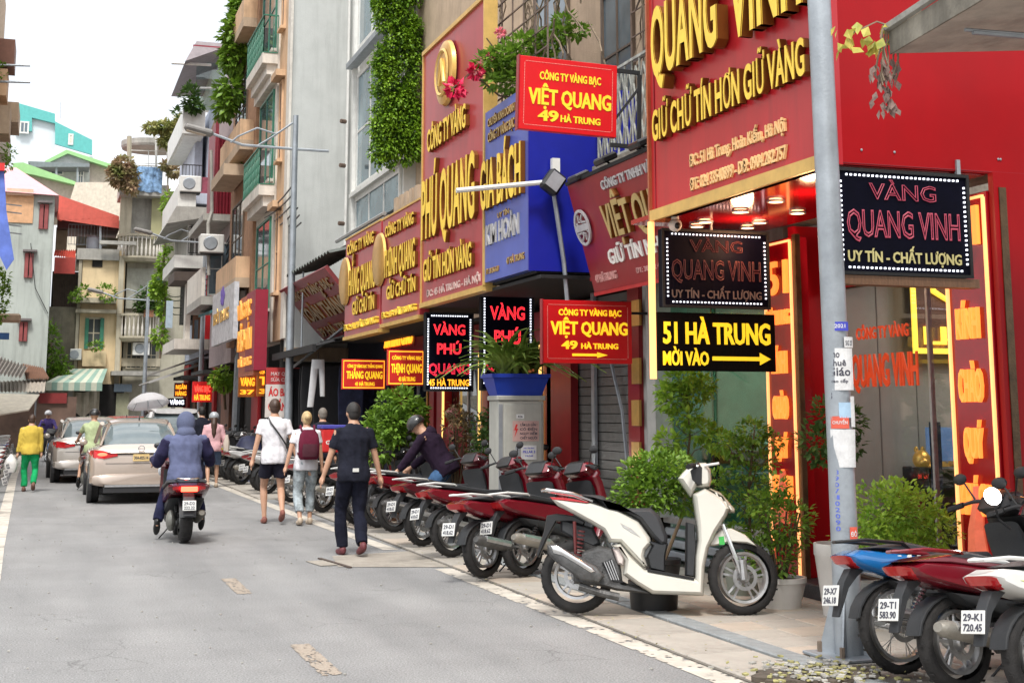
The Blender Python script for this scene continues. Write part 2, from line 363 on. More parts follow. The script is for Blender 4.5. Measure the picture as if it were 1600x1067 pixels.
printr = M('red_print', (.62, .03, .03), rough=.5, var=.1, bump=0)
printk = M('dark_print', (.05, .05, .07), rough=.6, var=.2, bump=0)
neono = M('orange_neon', (1, .27, .045), emit=.5, var=.03, bump=0)
neonl = M('warm_neon_tube', (1, .40, .14), emit=.65, var=.05, bump=0)
ledw = M('white_led', (.85, .88, 1), emit=.8, var=.02, bump=0)
ledr = M('red_led', (1, .03, .045), emit=.7, var=.05, bump=0)
ledrd = M('red_led_dim', (.26, .035, .06), emit=.35, var=.1, bump=0)
ledyd = M('yellow_led_dim', (.32, .28, .12), emit=.3, var=.1, bump=0)
ledo = M('orange_led', (1, .35, .02), emit=.8, var=.05, bump=0)
downl = M('downlight_lamp', (1, .52, .24), emit=4, var=0, bump=0)
ledpanel = M('led_board_black', (.0015, .0015, .007), rough=.6, var=.2, bump=.0, spec=.08)
bluep = M('blue_sign_panel', (.065, .10, .38), rough=.3, var=.12, sc=2, bump=.01, streak=.15)
bluewall = M('blue_composite', (.004, .01, .26), rough=.4, var=.08, bump=.01)
wood = M('brown_wood', (.16, .08, .04), rough=.55, var=.3, sc=12, stretch=(4, 4, .4))
shopglass = glass('shop_glass'); dglass = glass('tinted_glass', (.45, .5, .52), .1)
winglass = M('window_glass', (.10, .14, .17), rough=.06, var=.3, sc=1.5, bump=0, spec=1)
leafG = leafmat('leaf_green', (.06, .14, .015), (.24, .40, .04), 9)
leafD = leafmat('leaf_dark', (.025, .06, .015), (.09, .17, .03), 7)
leafY = leafmat('leaf_lime', (.13, .27, .02), (.36, .52, .06), 6)
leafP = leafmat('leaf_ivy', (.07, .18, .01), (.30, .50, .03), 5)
stemm = M('plant_stem', (.10, .07, .04), rough=.9, var=.3)
dryv = M('dry_vine', (.22, .17, .12), rough=.95, var=.3)
potw = M('white_glazed_pot', (.60, .58, .55), rough=.35, var=.06, bump=.02, dirt=.1)
soil = M('soil', (.06, .04, .03), rough=1, var=.3, bump=.3)
skin = M('skin', (.46, .26, .17), rough=.55, var=.06, bump=.01)
# ================================================================ the ground
struct('ground', MB().box(-150, 150, -30, 400, -.3, -.03), groutm)
struct('road', MB().box(-1.0, 4.3, -8, 63, -.2, 0).box(-30, 30, 57.2, 63.4, -.2, -.004), asphalt)
def ribbon(pts, w, z):
    mb = MB()
    for (x0, y0), (x1, y1) in zip(pts, pts[1:]): mb.box(0, 0, 0, 0, 0, 0) if False else mb.quad((x0 - w / 2, y0, z), (x0 + w / 2, y0, z), (x1 + w / 2, y1, z), (x1 - w / 2, y1, z))
    return mb
struct('edge_line_right', ribbon([(3.95, 2), (3.95, 5)], .19, .004), linem)
struct('edge_line_right', ribbon([(3.9, 16.2), (3.8, 20), (3.62, 32), (3.5, 50)], .19, .004), linem)
struct('edge_line_left', ribbon([(-.36, 10), (-.5, 18), (-.72, 36), (-.85, 56)], .17, .004), linem)
EDGE_NEAR = True
cd = thing('centre_line', 'row of faded peach yellow dashes painted down the middle of the road', 'road marking')
cd['kind'] = 'structure'
def worn(x0, x1, y0, y1, z, c, keep, seed):      # paint worn away in flecks
    mb = MB(); nx, ny = max(2, round((x1 - x0) / c)), round((y1 - y0) / c); cx, cy = (x1 - x0) / nx, (y1 - y0) / ny
    for i in range(nx):
        for j in range(ny):
            e_ = .22 if i in (0, nx - 1) or j in (0, ny - 1) else 0
            if noise.noise(Vector((i * .55 + seed, j * .55, seed))) * .75 + noise.noise(Vector((i * .13, j * .08 + seed, 3))) * .6 + e_ < keep: mb.quad((x0 + i * cx, y0 + j * cy, z), (x0 + (i + 1) * cx, y0 + j * cy, z), (x0 + (i + 1) * cx, y0 + (j + 1) * cy, z), (x0 + i * cx, y0 + (j + 1) * cy, z))
    return mb
for k_, y0 in enumerate((4.7, 8.72, 12.75)): worn(1.67, 1.81, y0, y0 + 1.2, .004, .012, .30, k_ * 7.3).build('dash', dashm, cd, kind='stuff')
struct('edge_line_right', worn(3.855, 4.045, 5, 14.1, .004, .022, .42, 2.5), linem)
patchm = M('concrete_patch', (.30, .27, .23), rough=.9, var=.2, sc=5, bump=.2, dirt=.35)
struct('road_patch', MB().quad((2.95, 14.6, .005), (4.2, 14.15, .005), (4.2, 16.0, .005), (3.1, 15.7, .005)), patchm)
rg = thing('road_grating', 'narrow rusty iron edge of a trench cover in the road patch', 'grating', (2.98, 14.95, .005), 8)
P(rg, 'angle_iron', M('rusty_iron', (.07, .05, .04), rough=.9, var=.3), -.02, .02, -.5, .5, 0, .012)
P(rg, 'concrete_infill', patchm, -.22, -.03, -.2, .3, 0, .006)
def blank_struct(name, x0, x1, y0, y1, z1, m): return struct(name, MB().box(x0, x1, y0, y1, z1 - .2, z1), m)
pv = blank_struct('pavement_right', 4.05, 6.3, 3, 26, .012, groutm)
blank_struct('pavement_far_right', 3.75, 7.5, 26, 57, .03, tilem)
blank_struct('pavement_left', -4.2, -.98, -5, 57, .05, tilem)
rng = random.Random(5)
def pieces(parent, name, me_list, spots):
    for i, (x, y, z, a) in enumerate(spots):
        o = obj(name, rng.choice(me_list), parent, loc=(x, y, z)); o.rotation_euler = (rng.uniform(-.004, .004), rng.uniform(-.004, .004), a)
TW = .365
tmes = [MB().box(-.18, .18, -.18, .18, -.03, 0, 0, .006).mesh('tile', m) for m in (tilem, tilem, tilem2)]
for m_, q in zip(tmes, range(9)): pass
tspots = [(4.96 + TW * c, 4.4 + TW * r, .03 + rng.uniform(-.002, .003), 0) for c in range(4) for r in range(50)]
tspots = [t for t in tspots if not (t[0] < 5.1 and 7.0 < t[1] < 7.75)]
pieces(pv, 'tile', tmes, tspots)
kmes = [MB().box(-.085, .085, -.49, .49, -.05, 0, 0, .01).mesh('kerb_stone', kerbm)]
pieces(pv, 'kerb_stone', kmes, [(4.675, 4.5 + i, .036, 0) for i in range(21)])
gmes = [MB().box(-.245, .245, -.39, .39, -.05, 0, 0, .008).mesh('gutter_slab', m) for m in (tilem2, tilem)]
pieces(pv, 'gutter_slab', gmes, [(4.32, 4.2 + .8 * i, .022 + rng.uniform(-.003, .003), 0) for i in range(27)])
# broken corner with rubble and dry leaves at the pole foot
mb = MB(); ring_ = [(4.48 + .42 * math.cos(R(a)) * (1 + .3 * noise.noise(Vector((a * .05, 1, 1)))), 7.62 + .24 * math.sin(R(a)) * (1 + .5 * noise.noise(Vector((a * .05, 5, 1))))) for a in range(0, 360, 12)]
mb.rings([[(x, y, .0) for x, y in ring_], [(x, y, .046) for x, y in ring_]]); struct('broken_pavement_earth', mb, M('dark_earth', (.08, .065, .05), rough=1, var=.4, sc=14, bump=.4, bsc=40))
litter = M('litter', (.30, .28, .12), rough=.9, var=.4, sc=40)
mb = MB()
for i in range(260):
    x, y = rng.gauss(4.5, .22), rng.gauss(7.65, .2); s = rng.uniform(.006, .024)
    mb.m = Matrix.Translation((x, y, .05 + s * .3)) @ Matrix.Rotation(rng.uniform(0, 6), 4, 'Z') @ Matrix.Rotation(rng.uniform(-.5, .5), 4, 'X')
    mb.box(-s, s, -s * .6, s * .6, -s * .25, s * .25, rng.choice((0, 1)))
mb.build('rubble', [litter, conc], kind='stuff')['label'] = 'dry leaves and broken bits of paving by the pole foot'
mb = MB()
for i in range(240):
    x, y = rng.uniform(3.98, 6.2), rng.uniform(7.5, 22)
    if rng.random() < .5: x = rng.gauss(4.1, .1)
    leaf(mb, Vector((x, y, .034)), Vector((rng.uniform(-1, 1), rng.uniform(-1, 1), .1)).normalized(), Vector((0, 0, 1)), rng.uniform(.015, .04), .008)
mb.build('fallen_leaves', litter, kind='stuff')['label'] = 'fallen leaves and crumbs scattered along the gutter'
# ================================================================ LED board helper
def dots(parent, x0, x1, z0, z1, st, r, m, y=-.012, rc=.05):
    mb = MB(); pts = []
    nx, nz = int((x1 - x0 - 2 * rc) / st), int((z1 - z0 - 2 * rc) / st)
    for i in range(nx + 1):
        t = x0 + rc + (x1 - x0 - 2 * rc) * i / nx; pts += [(t, z0), (t, z1)]
    for i in range(nz + 1):
        t = z0 + rc + (z1 - z0 - 2 * rc) * i / nz; pts += [(x0, t), (x1, t)]
    for x, z in pts: mb.box(x - r, x + r, y - .006, y + .004, z - r, z + r)
    return mb.build('led_dot', m, parent, kind='stuff')
def ledboard(label, O, w, h, lines, rz=0., th=.09, frame=None, dotm=ledw, group='LED boards hung across the pavement', dr=.0065):
    b = Board('led_sign', label, 'LED sign', O, rz, group=group); e = b.e
    P(e, 'panel', ledpanel, 0, w, 0, th, 0, h, .006)
    mb = MB(); f = .03
    mb.box(-.004, w + .004, -.014, .0, -.004, f - .012).box(-.004, w + .004, -.014, .0, h - f + .012, h + .004).box(-.004, f - .012, -.0135, 0, f - .012, h - f + .012).box(w - f + .012, w + .004, -.0135, 0, f - .012, h - f + .012)
    mb.build('frame', frame or blackm, e)
    dots(e, .045, w - .045, .045, h - .045, .034, dr, dotm)
    for s, cx, z, tw, cap, m, out in lines:
        lettering(e, s, w * cx - tw / 2, w * cx + tw / 2, z, cap, m, y=-.004, depth=.006, outline=out, bold=.02)
        if out: pass
    return b
# ================================================================ shop 51
Y0, YS, XF = 8.27, 11.08, 6.4
b51 = thing('jewellery_shop', 'red fronted gold shop with orange neon pillars behind the blue and white scooters', 'shop', (0, 0, 0))
P(b51, 'step', M('black_granite', (.03, .03, .035), rough=.35, var=.3, sc=20), 6.25, 9, 8.36, 11.7, .0, .15, .01)
mb = MB().box(XF, 9.5, Y0 - .06, Y0 - .002, 0, 3.312); mb.build('side_wall', redwall, b51)
mb = MB().box(5.17, 9.5, 8.27, 8.3, 3.31, 6.6); mb.build('end_cladding', redwall, b51, label='bright red end cladding above the LED board')
mb = MB()
for z in (3.32, 4.6, 5.6): mb.box(5.18, 9, 8.266, 8.27, z, z + .006)
mb.box(7.0, 7.004, 8.266, 8.27, 3.32, 6.6); mb.build('cladding_joint', darkred, b51)
mb = MB()
for x in (5.35, 5.62, 6.5, 6.52, 7.2): MB().ell((x, 8.266, 3.42), (.01, .006, .01), 6, 4).build('screw', steel, b51)
P(b51, 'soffit', redglossy, 5.02, XF, 8.3, 11.6, 3.30, 3.34)
mb = MB().box(XF + .08, 9.5, 11.2, 11.3, .15, 3.3); mb.build('recess_wall', redwall, b51)
# brown bronze panels beside the door, seen behind the neon pillar
for x0, x1 in ((6.44, 6.5),): P(b51, 'bronze_trim', M('bronze_trim', (.10, .06, .03), rough=.35, metal=.5, var=.4, sc=8), x0, x1, Y0 - .07, Y0 + .03, .15, 3.2)
P(b51, 'bronze_trim', MATS['bronze_trim'], 6.38, 6.43, 11.0, 11.06, .15, 3.2)
P(b51, 'header', darkred, 6.86, 6.94, Y0, 11.2, 2.72, 3.3)
P(b51, 'upper_wall', oldwall, 6.5, 6.8, 8.3, 11.6, 3.34, 7)
def neon_pillar(ya, yb, words, lab, z1=3.18):
    b = Board('neon_pillar', lab, 'neon sign', (XF - .02, yb, .15), -90, group='neon pillars either side of the shop door'); e = b.e; w = yb - ya
    P(e, 'panel', redglossy, 0, w, 0, .16, 0, z1 - .15, .004)
    for x in (.02, w - .02): MB().box(x - .011, x + .011, -.02, .0, .02, z1 - .19).build('neon_tube', neonl, e)
    MB().box(.02, w - .02, -.019, 0, z1 - .19, z1 - .172).build('neon_tube', neonl, e)
    for s, zc, h, k in words:
        lettering(e, s, w * (.5 - k / 2), w * (.5 + k / 2), zc - h / 2 - .15, h, neono, y=-.004, depth=.03, bold=.016, name='lettering')
    MB().tube([(w * .5, -.012, .45), (w * .47, -.012, .62), (w * .53, -.012, .80), (w * .5, -.012, .92)], [.09, .07, .05, .03], 7).build('figure_print', M('salmon_print', (.75, .16, .08), var=.2, emit=.15), e)
neon_pillar(11.06, 11.58, [('51', 2.83, .30, .74), ('HÀ TRUNG', 2.46, .13, .8), ('KÍNH', 2.05, .20, .5), ('CHÀO', 1.64, .20, .5), ('QUÝ', 1.28, .18, .4), ('KHÁCH', .93, .20, .62)], 'left neon pillar with 51 HÀ TRUNG above the potted trees')
neon_pillar(8.28, 8.79, [('51', 2.95, .28, .7), ('KÍNH', 2.24, .22, .5), ('CHÀO', 1.79, .23, .52), ('QUÝ', 1.38, .21, .4), ('KHÁCH', .98, .22, .68)], 'right neon pillar beside the plain red side wall')
# door recess: glass with writing, room behind
gl = Board('glass_door', 'glass shop door with red CÔNG TY VÀNG QUANG VINH lettering', 'glass door', (6.9, 11.1, .16), -90)
P(gl.e, 'pane', shopglass, 0, 1.3, 0, .012, 0, 2.55); P(gl.e, 'pane', shopglass, 1.33, 2.2, 0, .012, 0, 2.55)
P(gl.e, 'mullion', alu, 1.301, 1.329, -.01, .03, 0, 2.55); P(gl.e, 'mullion', MATS['bronze_trim'], 0, 2.7, -.02, .03, 2.551, 2.6)
redl = M('red_glass_letter', (.62, .07, .02), rough=.4, emit=.12, bump=0)
gl.line('CÔNG TY VÀNG', (1339, 531), (1421, 524), 18, redl, bold=.02, depth=.01, y=-.001)
gl.line('QUANG VINH', (1333, 604), (1437, 600), 48, redl, bold=.036, depth=.012, y=-.001)
room = thing('shop_interior', 'dim shop room with pale partition behind the glass door', 'interior')
pw = M('pale_partition', (.38, .35, .32), rough=.5, var=.06, bump=.01)
P(room, 'partition', pw, 6.95, 9.2, 11.15, 11.19, .15, 3.0); P(room, 'back_wall', M('dark_back_wall', (.10, .06, .05), var=.2), 9.3, 9.36, 8.35, 11.15, .15, 3); P(room, 'ceiling', pw, 6.95, 9.3, 8.35, 11.14, 3.0, 3.05)
P(room, 'floor', M('brown_floor', (.12, .08, .06), rough=.3), 6.9, 9.3, 8.36, 11.14, .151, .16)
mb = MB()
for x in (7.3, 7.7, 8.2, 8.7): mb.box(x, x + .008, 11.144, 11.15, .2, 3)
mb.build('panel_joint', M('joint_grey', (.2, .19, .18)), room)
al = bpy.data.lights.new('ceiling_lamp', 'AREA'); al.energy = 15; al.size = 1.2; al.color = (1, .93, .85)
alo = bpy.data.objects.new('ceiling_lamp', al); COL.objects.link(alo); alo.location = (8.2, 9.9, 2.98); alo['kind'] = 'structure'
tb = thing('altar_table', 'dark red table under the golden statue inside the door', 'table', (7.35, 10.88, .16))
rt = M('red_lacquer', (.16, .015, .015), rough=.3)
P(tb.__class__ and tb, 'table_top', rt, -.02, .75, -.25, .2, .70, .74, .01); P(tb, 'cabinet_body', rt, 0, .72, -.22, .18, 0, .699)
stt = thing('gold_statue', 'small gilded seated beast statue on the red table', 'statue', (7.62, 10.85, .9))
mb = MB(); mb.box(-.2, .2, -.1, .1, 0, .07, 0, .01); mb.ell((.03, 0, .17), (.17, .09, .11)); mb.ell((-.1, 0, .27), (.085, .08, .09)); mb.ell((-.12, -.06, .25), (.05, .04, .04)); mb.tube([(-.14, -.05, .15), (-.15, -.06, .07)], [.04, .03]); mb.tube([(-.05, -.05, .14), (-.05, -.08, .07)], [.04, .03]); mb.tube([(.18, 0, .2), (.24, 0, .28), (.2, 0, .34)], [.03, .025, .01]); mb.ell((-.13, .04, .36), (.02, .02, .03)); mb.ell((-.06, .04, .36), (.02, .02, .03))
mb.build('statue_body', M('gilded', (.75, .42, .10), rough=.3, metal=.7, emit=.05), stt, True)
yl = Board('reflected_frame', 'yellow framed backlit board inside the shop', 'lit board', at(1431, 547, y=10.95), 0)
ylm = M('yellow_reflection', (1, .6, .06), emit=.7, bump=0, var=.03)  # reflection of a yellow sign, built as glowing shapes with mirrored letters
P(yl.e, 'board', M('brown_board', (.13, .05, .03)), 0, .62, .02, .05, 0, .95)
mb = MB().box(-.02, .64, 0, .02, -.03, .02).box(-.02, .64, 0, .02, .93, .98).box(-.02, .03, .001, .021, .02, .93).box(.59, .64, .001, .021, .02, .93); mb.build('reflected_border', ylm, yl.e)
lettering(yl.e, 'BLI', .1, .56, .06, .16, ylm, y=.015, depth=.01, flip=True)
mb = MB().tube([(.2, .0, .72), (.22, 0, .55), (.35, 0, .48), (.48, 0, .56), (.45, 0, .66), (.36, 0, .62)], .03, 6); mb.build('swirl', ylm, yl.e)
dk = thing('reception_desk', 'dark desk with computer deeper in the shop', 'desk', (at(1438, 700, y=10.7).x, 10.7, .16)); P(dk, 'desk_body', black, 0, .9, -.1, .3, 0, .95, .01); P(dk, 'monitor', M('screen_blue', (.1, .16, .3), emit=.3), .15, .55, .1, .13, 1.0, 1.3); P(dk, 'chair_back', M('navy_chair', (.01, .015, .05), rough=.6), .02, .14, -.12, -.11, .5, 1.35, .004)
# sign box of shop 51
qv = Board('shop_sign', 'huge bright red QUANG VINH sign box with gold raised letters', 'shop sign', (5.0, 11.07, 3.30), -90)
e = qv.e
P(e, 'panel', redpanel, 0, 2.83, 0, .18, 0, 3.2)
mb = MB().box(0, 2.83, -.03, 0, -.04, .055); mb.build('bottom_trim', gilt, e)
mb = MB().box(-.03, .0, -.03, .18, -.04, 3.2); mb.build('end_trim', M('copper_trim', (.42, .13, .06), rough=.35, metal=.6), e)
for x in (.03,): P(e, 'inner_trim', darkred, .075, .085, -.008, 0, .06, 3.2)
gp = [gold, goldside]
qv.line('QUANG', (1038, 121), (1143, 71), 105, gp, each=True, depth=.11, y=-.02, bold=.045)
qv.line('VINH', (1163, 61), (1278, 5), 122, gp, each=True, depth=.11, y=-.02, bold=.045)
qv.line('GIỮ CHỮ TÍN HƠN GIỮ VÀNG', (1030, 223), (1271, 114), 46, gp, each=True, depth=.06, y=-.01, bold=.042)
pg = M('pale_gold_letter', (.80, .50, .22), rough=.5, var=.1)
qv.line('ĐC: 51 Hà Trung, Hoàn Kiếm, Hà Nội', (1080, 261), (1230, 205), 18, pg, depth=.02, bold=.036)
qv.line('ĐT: 024 33540899 - DĐ: 0904.282.757', (1081, 299), (1232, 246), 18, pg, depth=.02, bold=.036)
MB().box(.0, .035, -.05, .0, -1.42, -.045).build('neon_tube', neonl, e)
# lit downlights
for px, py, w_ in ((1212, 314, 'nearest the 51 pillar top'), (1157, 330, 'right above the far LED board'), (1102, 346, 'above the letter A of the far LED board'), (1089, 353, 'nearest the security camera'), (1187, 347, 'over the right corner of the far LED board'), (1168, 355, 'deepest in, just left of the pillar'), (1246, 332, 'rightmost, beside the red recess wall')):
    p = at(px, py, z=3.29); d = thing('downlight', 'round lit downlight in the red soffit, ' + w_, 'downlight', (p.x, p.y, 3.285), 0, 'downlights in the soffit of shop 51')
    MB().cyl(0, 0, -.006, .004, .058, 14).build('lamp_disc', downl, d); MB().lathe([(.058, -.008), (.072, -.008), (.072, .01), (.058, .01)], 14).build('trim_ring', steel, d)
for x, y in ((5.6, 9.4), (5.8, 10.9)):
    pl = bpy.data.lights.new('downlight_glow', 'POINT'); pl.energy = 7; pl.specular_factor = 0; pl.color = (1, .55, .28); pl.shadow_soft_size = .1
    po = bpy.data.objects.new('downlight_glow', pl); COL.objects.link(po); po.location = (x, y, 3.1); po['kind'] = 'structure'
L51 = lambda m1, m2, m3, w: [('VÀNG', .5, .60, .46, .12, m1, .004), ('QUANG VINH', .5, .31, w - .2, .2, m2, .005), ('UY TÍN - CHẤT LƯỢNG', .5, .115, w - .22, .085, m3, .007)]
o1 = at(1308, 427, y=8.22); x1 = at(1519, 427, y=8.22).x; zt = at(1400, 268, y=8.22).z
w1 = x1 - o1.x; h1 = zt - o1.z
def led51(O, w, h, lab, kr, ky):
    return ledboard(lab, O, w, h, [('VÀNG', .5, h * .72, w * .5, h * .15, kr, .02), ('QUANG VINH', .5, h * .36, w * .84, h * .25, kr, .024), ('UY TÍN - CHẤT LƯỢNG', .5, h * .12, w * .84, h * .1, ky, 0)])
lb = led51(o1, w1, h1, 'nearer VÀNG QUANG VINH LED board hanging beside the grey pole', ledrd, ledyd)
P(lb.e, 'timber_frame', wood, -.02, w1 + .04, .09, .12, h1 + .004, h1 + .07); P(lb.e, 'timber_frame', wood, -.02, w1 + .06, .0, .12, -.07, -.008)
P(lb.e, 'hanger', steel, .03, .06, .03, .06, h1, h1 + .12); P(lb.e, 'hanger', steel, w1 - .06, w1 - .03, .03, .06, h1, h1 + .12)
o2 = at(1036, 479, y=11.12); x2 = at(1203, 479, y=11.12).x; z2 = at(1100, 360, y=11.12).z
ledrdd = M('red_led_off', (.06, .01, .01), emit=.3, var=.1, bump=0); ledydd = M('yellow_led_off', (.08, .05, .04), emit=.3, var=.1, bump=0)
lb2 = led51(o2, x2 - o2.x, z2 - o2.z, 'farther VÀNG QUANG VINH LED board above the 51 HÀ TRUNG sign', ledrdd, ledydd)
P(lb2.e, 'hanger', steel, .5, .52, .03, .05, z2 - o2.z, 3.3 - o2.z)
o3 = at(1028, 579, y=11.14); x3 = at(1213, 579, y=11.14).x; z3 = at(1100, 489, y=11.14).z
s51 = Board('direction_sign', 'black sign reading 51 HÀ TRUNG MỜI VÀO with yellow arrow', 'sign', o3, 0); w3, h3 = x3 - o3.x, z3 - o3.z
P(s51.e, 'panel', M('black_sign_panel', (.003, .002, .002), rough=.6, spec=.08), 0, w3, 0, .05, 0, h3, .004)
s51.line('51 HÀ TRUNG', (1036, 536), (1204, 538), 33, printyl, depth=.004, bold=.045); s51.line('MỜI VÀO', (1036, 571), (1108, 569), 21, printyl, depth=.004, bold=.045)
a0, a1 = s51.uv(1113, 560), s51.uv(1204, 560); t_ = .018
MB().prism([(a0[0], a0[1] - t_), (a1[0] - .11, a0[1] - t_), (a1[0] - .11, a0[1] - .055), (a1[0], a0[1]), (a1[0] - .11, a0[1] + .055), (a1[0] - .11, a0[1] + t_), (a0[0], a0[1] + t_)], -.005, -.001).build('arrow', printyl, s51.e)
cc = thing('security_camera', 'small dome camera under the left corner of the big sign', 'camera', at(1055, 352, y=11.0)); MB().ell((0, 0, 0), (.06, .06, .06)).build('dome', whitep, cc, True); MB().cyl(0, 0, .05, .12, .035).build('mount', whitep, cc); MB().ell((0, -.045, -.01), (.03, .03, .03)).build('lens', black, cc, True)
# ================================================================ grey street light pole in the foreground
def pole_column(name, lab, x, y, h, r0, r1, grp='street light poles along the right pavement', n=14):
    t = thing(name, lab, 'street light', (x, y, 0), 0, grp)
    MB().tube([(0, 0, .02), (-.012 * (n == 20), 0, 1.3), (-.10 * (n == 20), 0, h)], [r0, r0 * .93, r1], n).build('pole', steel, t, True)
    return t
fp = pole_column('street_light', 'thick galvanised pole covered in peeling stickers in front of the red shop', 5.0, 8.1, 8.5, .092, .072, n=20)
P(fp, 'base_plate', steel, -.22, .22, -.22, .22, .035, .055, .004)
for a in range(4):
    mb = MB(); mb.m = Matrix.Rotation(R(45 + 90 * a), 4, 'Z'); mb.prism([(.08, .055), (.2, .055), (.1, .42), (.08, .42)], -.006, .006); mb.build('gusset', steel, fp)
    c, s = .175 * math.cos(R(90 * a + 45)) * 1.1, .175 * math.sin(R(90 * a + 45)) * 1.1
    MB().cyl(c, s, .055, .12, .018, 6).build('anchor_bolt', M('rusty_bolt', (.16, .12, .09), rough=.8, var=.3), fp)
def sticker(z0, z1, a0, a1, m, r=.0985, name='sticker', lines=()):
    mb = MB(); L = []; N = 8; k = lambda z: r + .0012 - (z - 1.3) * .0033 if z > 1.3 else r + .0012 - z * .0053
    L = [[(k(z) * math.cos(R(a0 + (a1 - a0) * i / N)), k(z) * math.sin(R(a0 + (a1 - a0) * i / N)), z) for i in range(N + 1)] for z in (z0, z1)]
    mb.rings(L, cap=False, close=False); mb.build(name, m, fp)
    for s, z, h, mm, f0, f1 in lines:      # print wrapped round the pole
        vs, fs = text_mesh(s, 0, .02, 0); xa, xb = min(v[0] for v in vs), max(v[0] for v in vs); q = h / .7; out = []
        for vx, vy, vz in vs:
            f = f0 + (f1 - f0) * (vx - xa) / (xb - xa); a = R(a0 + (a1 - a0) * f); zz = z + vy * q; rr = k(zz) + .0012 + vz * .0004; out.append((rr * math.cos(a), rr * math.sin(a), zz))
        me = bpy.data.meshes.new('print'); me.from_pydata(out, [], fs); me.materials.append(mm); obj('print', me, fp)
paper = M('sticker_paper', (.62, .62, .62), rough=.7, var=.12, sc=14, dirt=.15); pblue = M('sticker_blue', (.05, .06, .45), rough=.6, var=.1); pred = M('sticker_red', (.62, .10, .06), rough=.6, var=.1); pcyan = M('sticker_cyan', (.35, .5, .65), rough=.6)
C0 = -118
sticker(2.13, 2.19, C0 - 30, C0 + 42, pblue, lines=[('2021', 2.15, .025, paper, .2, .8)])
sticker(2.02, 2.09, C0 + 20, C0 + 75, paper, lines=[('SG 27', 2.035, .03, printk, .1, .8)])
sticker(1.74, 2.015, C0 - 62, C0 + 62, paper, lines=[('Cho', 1.955, .045, printk, .12, .5), ('Thuê', 1.90, .04, printk, .1, .7), ('Giáo', 1.835, .055, printk, .08, .85), ('cao cấp', 1.79, .02, printk, .2, .75)])
sticker(1.56, 1.66, C0 - 10, C0 + 42, pcyan); sticker(1.49, 1.57, C0 - 45, C0 + 28, pred, lines=[('CHUYỂN', 1.52, .02, paper, .1, .9)])
sticker(1.24, 1.485, C0 - 50, C0 + 60, paper); sticker(1.5, 1.70, C0 + 38, C0 + 62, paper)
sticker(.78, .86, C0 + 15, C0 + 50, pred, lines=[('ĐÔ', .8, .03, paper, .1, .9)])
pb2 = M('blue_stencil', (.10, .14, .5), rough=.7)
for i, ch in enumerate('0902017098'):
    sticker(.83 + .04 * i, .832 + .04 * i, C0 - 40, C0 - 38, pb2, lines=[(ch, .835 + .04 * i, .028, pb2, 0, 10)])
sticker(1.69, 1.692, C0 - 52, C0 - 50, printk, lines=[('3', 1.68, .05, printk, 0, 9)])
# ================================================================ neighbour's concrete canopy with a dying vine, top right
cn = thing('concrete_canopy', 'weathered grey concrete canopy jutting in at the top right', 'canopy')
ca = at(1393, 84, y=7.3); 
ang = M('canopy_concrete', (.42, .37, .32), rough=.9, var=.22, sc=4, bump=.3, bsc=18, streak=.3, dirt=.45)
zc = ca.z
mb = MB(); mb.rings([[(ca.x, 7.3, zc), (9.5, 7.36, zc + .48), (9.5, 3.0, zc + .48), (ca.x - .30, 4.4, zc + .1)], [(ca.x, 7.3, zc + .13), (9.5, 7.36, zc + .66), (9.5, 3.0, zc + .66), (ca.x - .30, 4.4, zc + .26)]]); mb.build('slab', ang, cn); MB().rings([[(ca.x - .012, 7.3, zc - .005), (ca.x - .312, 4.4, zc + .095), (ca.x - .312, 4.4, zc + .27), (ca.x - .012, 7.3, zc + .14)], [(ca.x + .003, 7.31, zc - .005), (ca.x - .297, 4.4, zc + .095), (ca.x - .297, 4.4, zc + .27), (ca.x + .003, 7.31, zc + .14)]]).build('mossy_edge', oldwall, cn)
mb = MB().tube([(ca.x - .02, 7.31, zc + .17), (ca.x - .15, 6, zc + .24), (ca.x - .31, 4.4, zc + .28)], .03, 5).tube([(ca.x + .02, 7.28, zc + .2), (ca.x - .05, 6.2, zc + .3), (ca.x - .2, 4.6, zc + .34)], .018, 5); mb.build('edge_pipe', conc, cn)
cp_ = at(1508, 47, z=zc - .02); mb = MB().tube([cp_, cp_ + Vector((.45, -.03, .0))], .012, 6).tube([cp_ + Vector((.05, -.005, -.012)), cp_ + Vector((.6, -.03, -.012))], .016, 6); mb.build('conduit', steel, cn)
vn = thing('dying_vine', 'half dead vine with yellow green leaves hanging from the canopy corner', 'plant', ca)
rngv = random.Random(3); mb = MB()
for i in range(9):
    p = Vector((rngv.uniform(-.06, .06), rngv.uniform(-.03, .03), .16)); pts = [p]
    for k in range(5): p = p + Vector((rngv.uniform(-.03, .02), rngv.uniform(-.02, .02), -rngv.uniform(.04, .09))); pts.append(p)
    mb.tube(pts, .006, 4)
mb.tube([(0, 0, .18), (-.1, 0, .2), (-.22, 0, .14), (-.3, 0, .1)], .006, 4).tube([(0, 0, .17), (.15, -.1, .24), (.3, -.3, .3)], .02, 5)
mb.build('stem', dryv, vn)
mb = MB()
for i in range(24):
    p = Vector((rngv.uniform(-.42, .06), rngv.uniform(-.05, .05), rngv.uniform(.0, .2))); leaf(mb, p, (rv(rngv) + Vector((-.3, 0, -.6))).normalized(), rv(rngv), rngv.uniform(.07, .12), .035)
mb.build('foliage', leafmat('leaf_yellowing', (.22, .30, .05), (.62, .50, .10), 9), vn, kind='stuff')
mb = MB()
for i in range(60):
    p = Vector((rngv.gauss(-.06, .05), rngv.gauss(0, .02), -rngv.uniform(.02, .38))); leaf(mb, p, (rv(rngv) * .5 + Vector((0, 0, -1))).normalized(), rv(rngv), .07, .022)
mb.build('dead_leaves', M('dead_leaf', (.22, .15, .13), rough=.95, var=.4, sc=30), vn, kind='stuff')
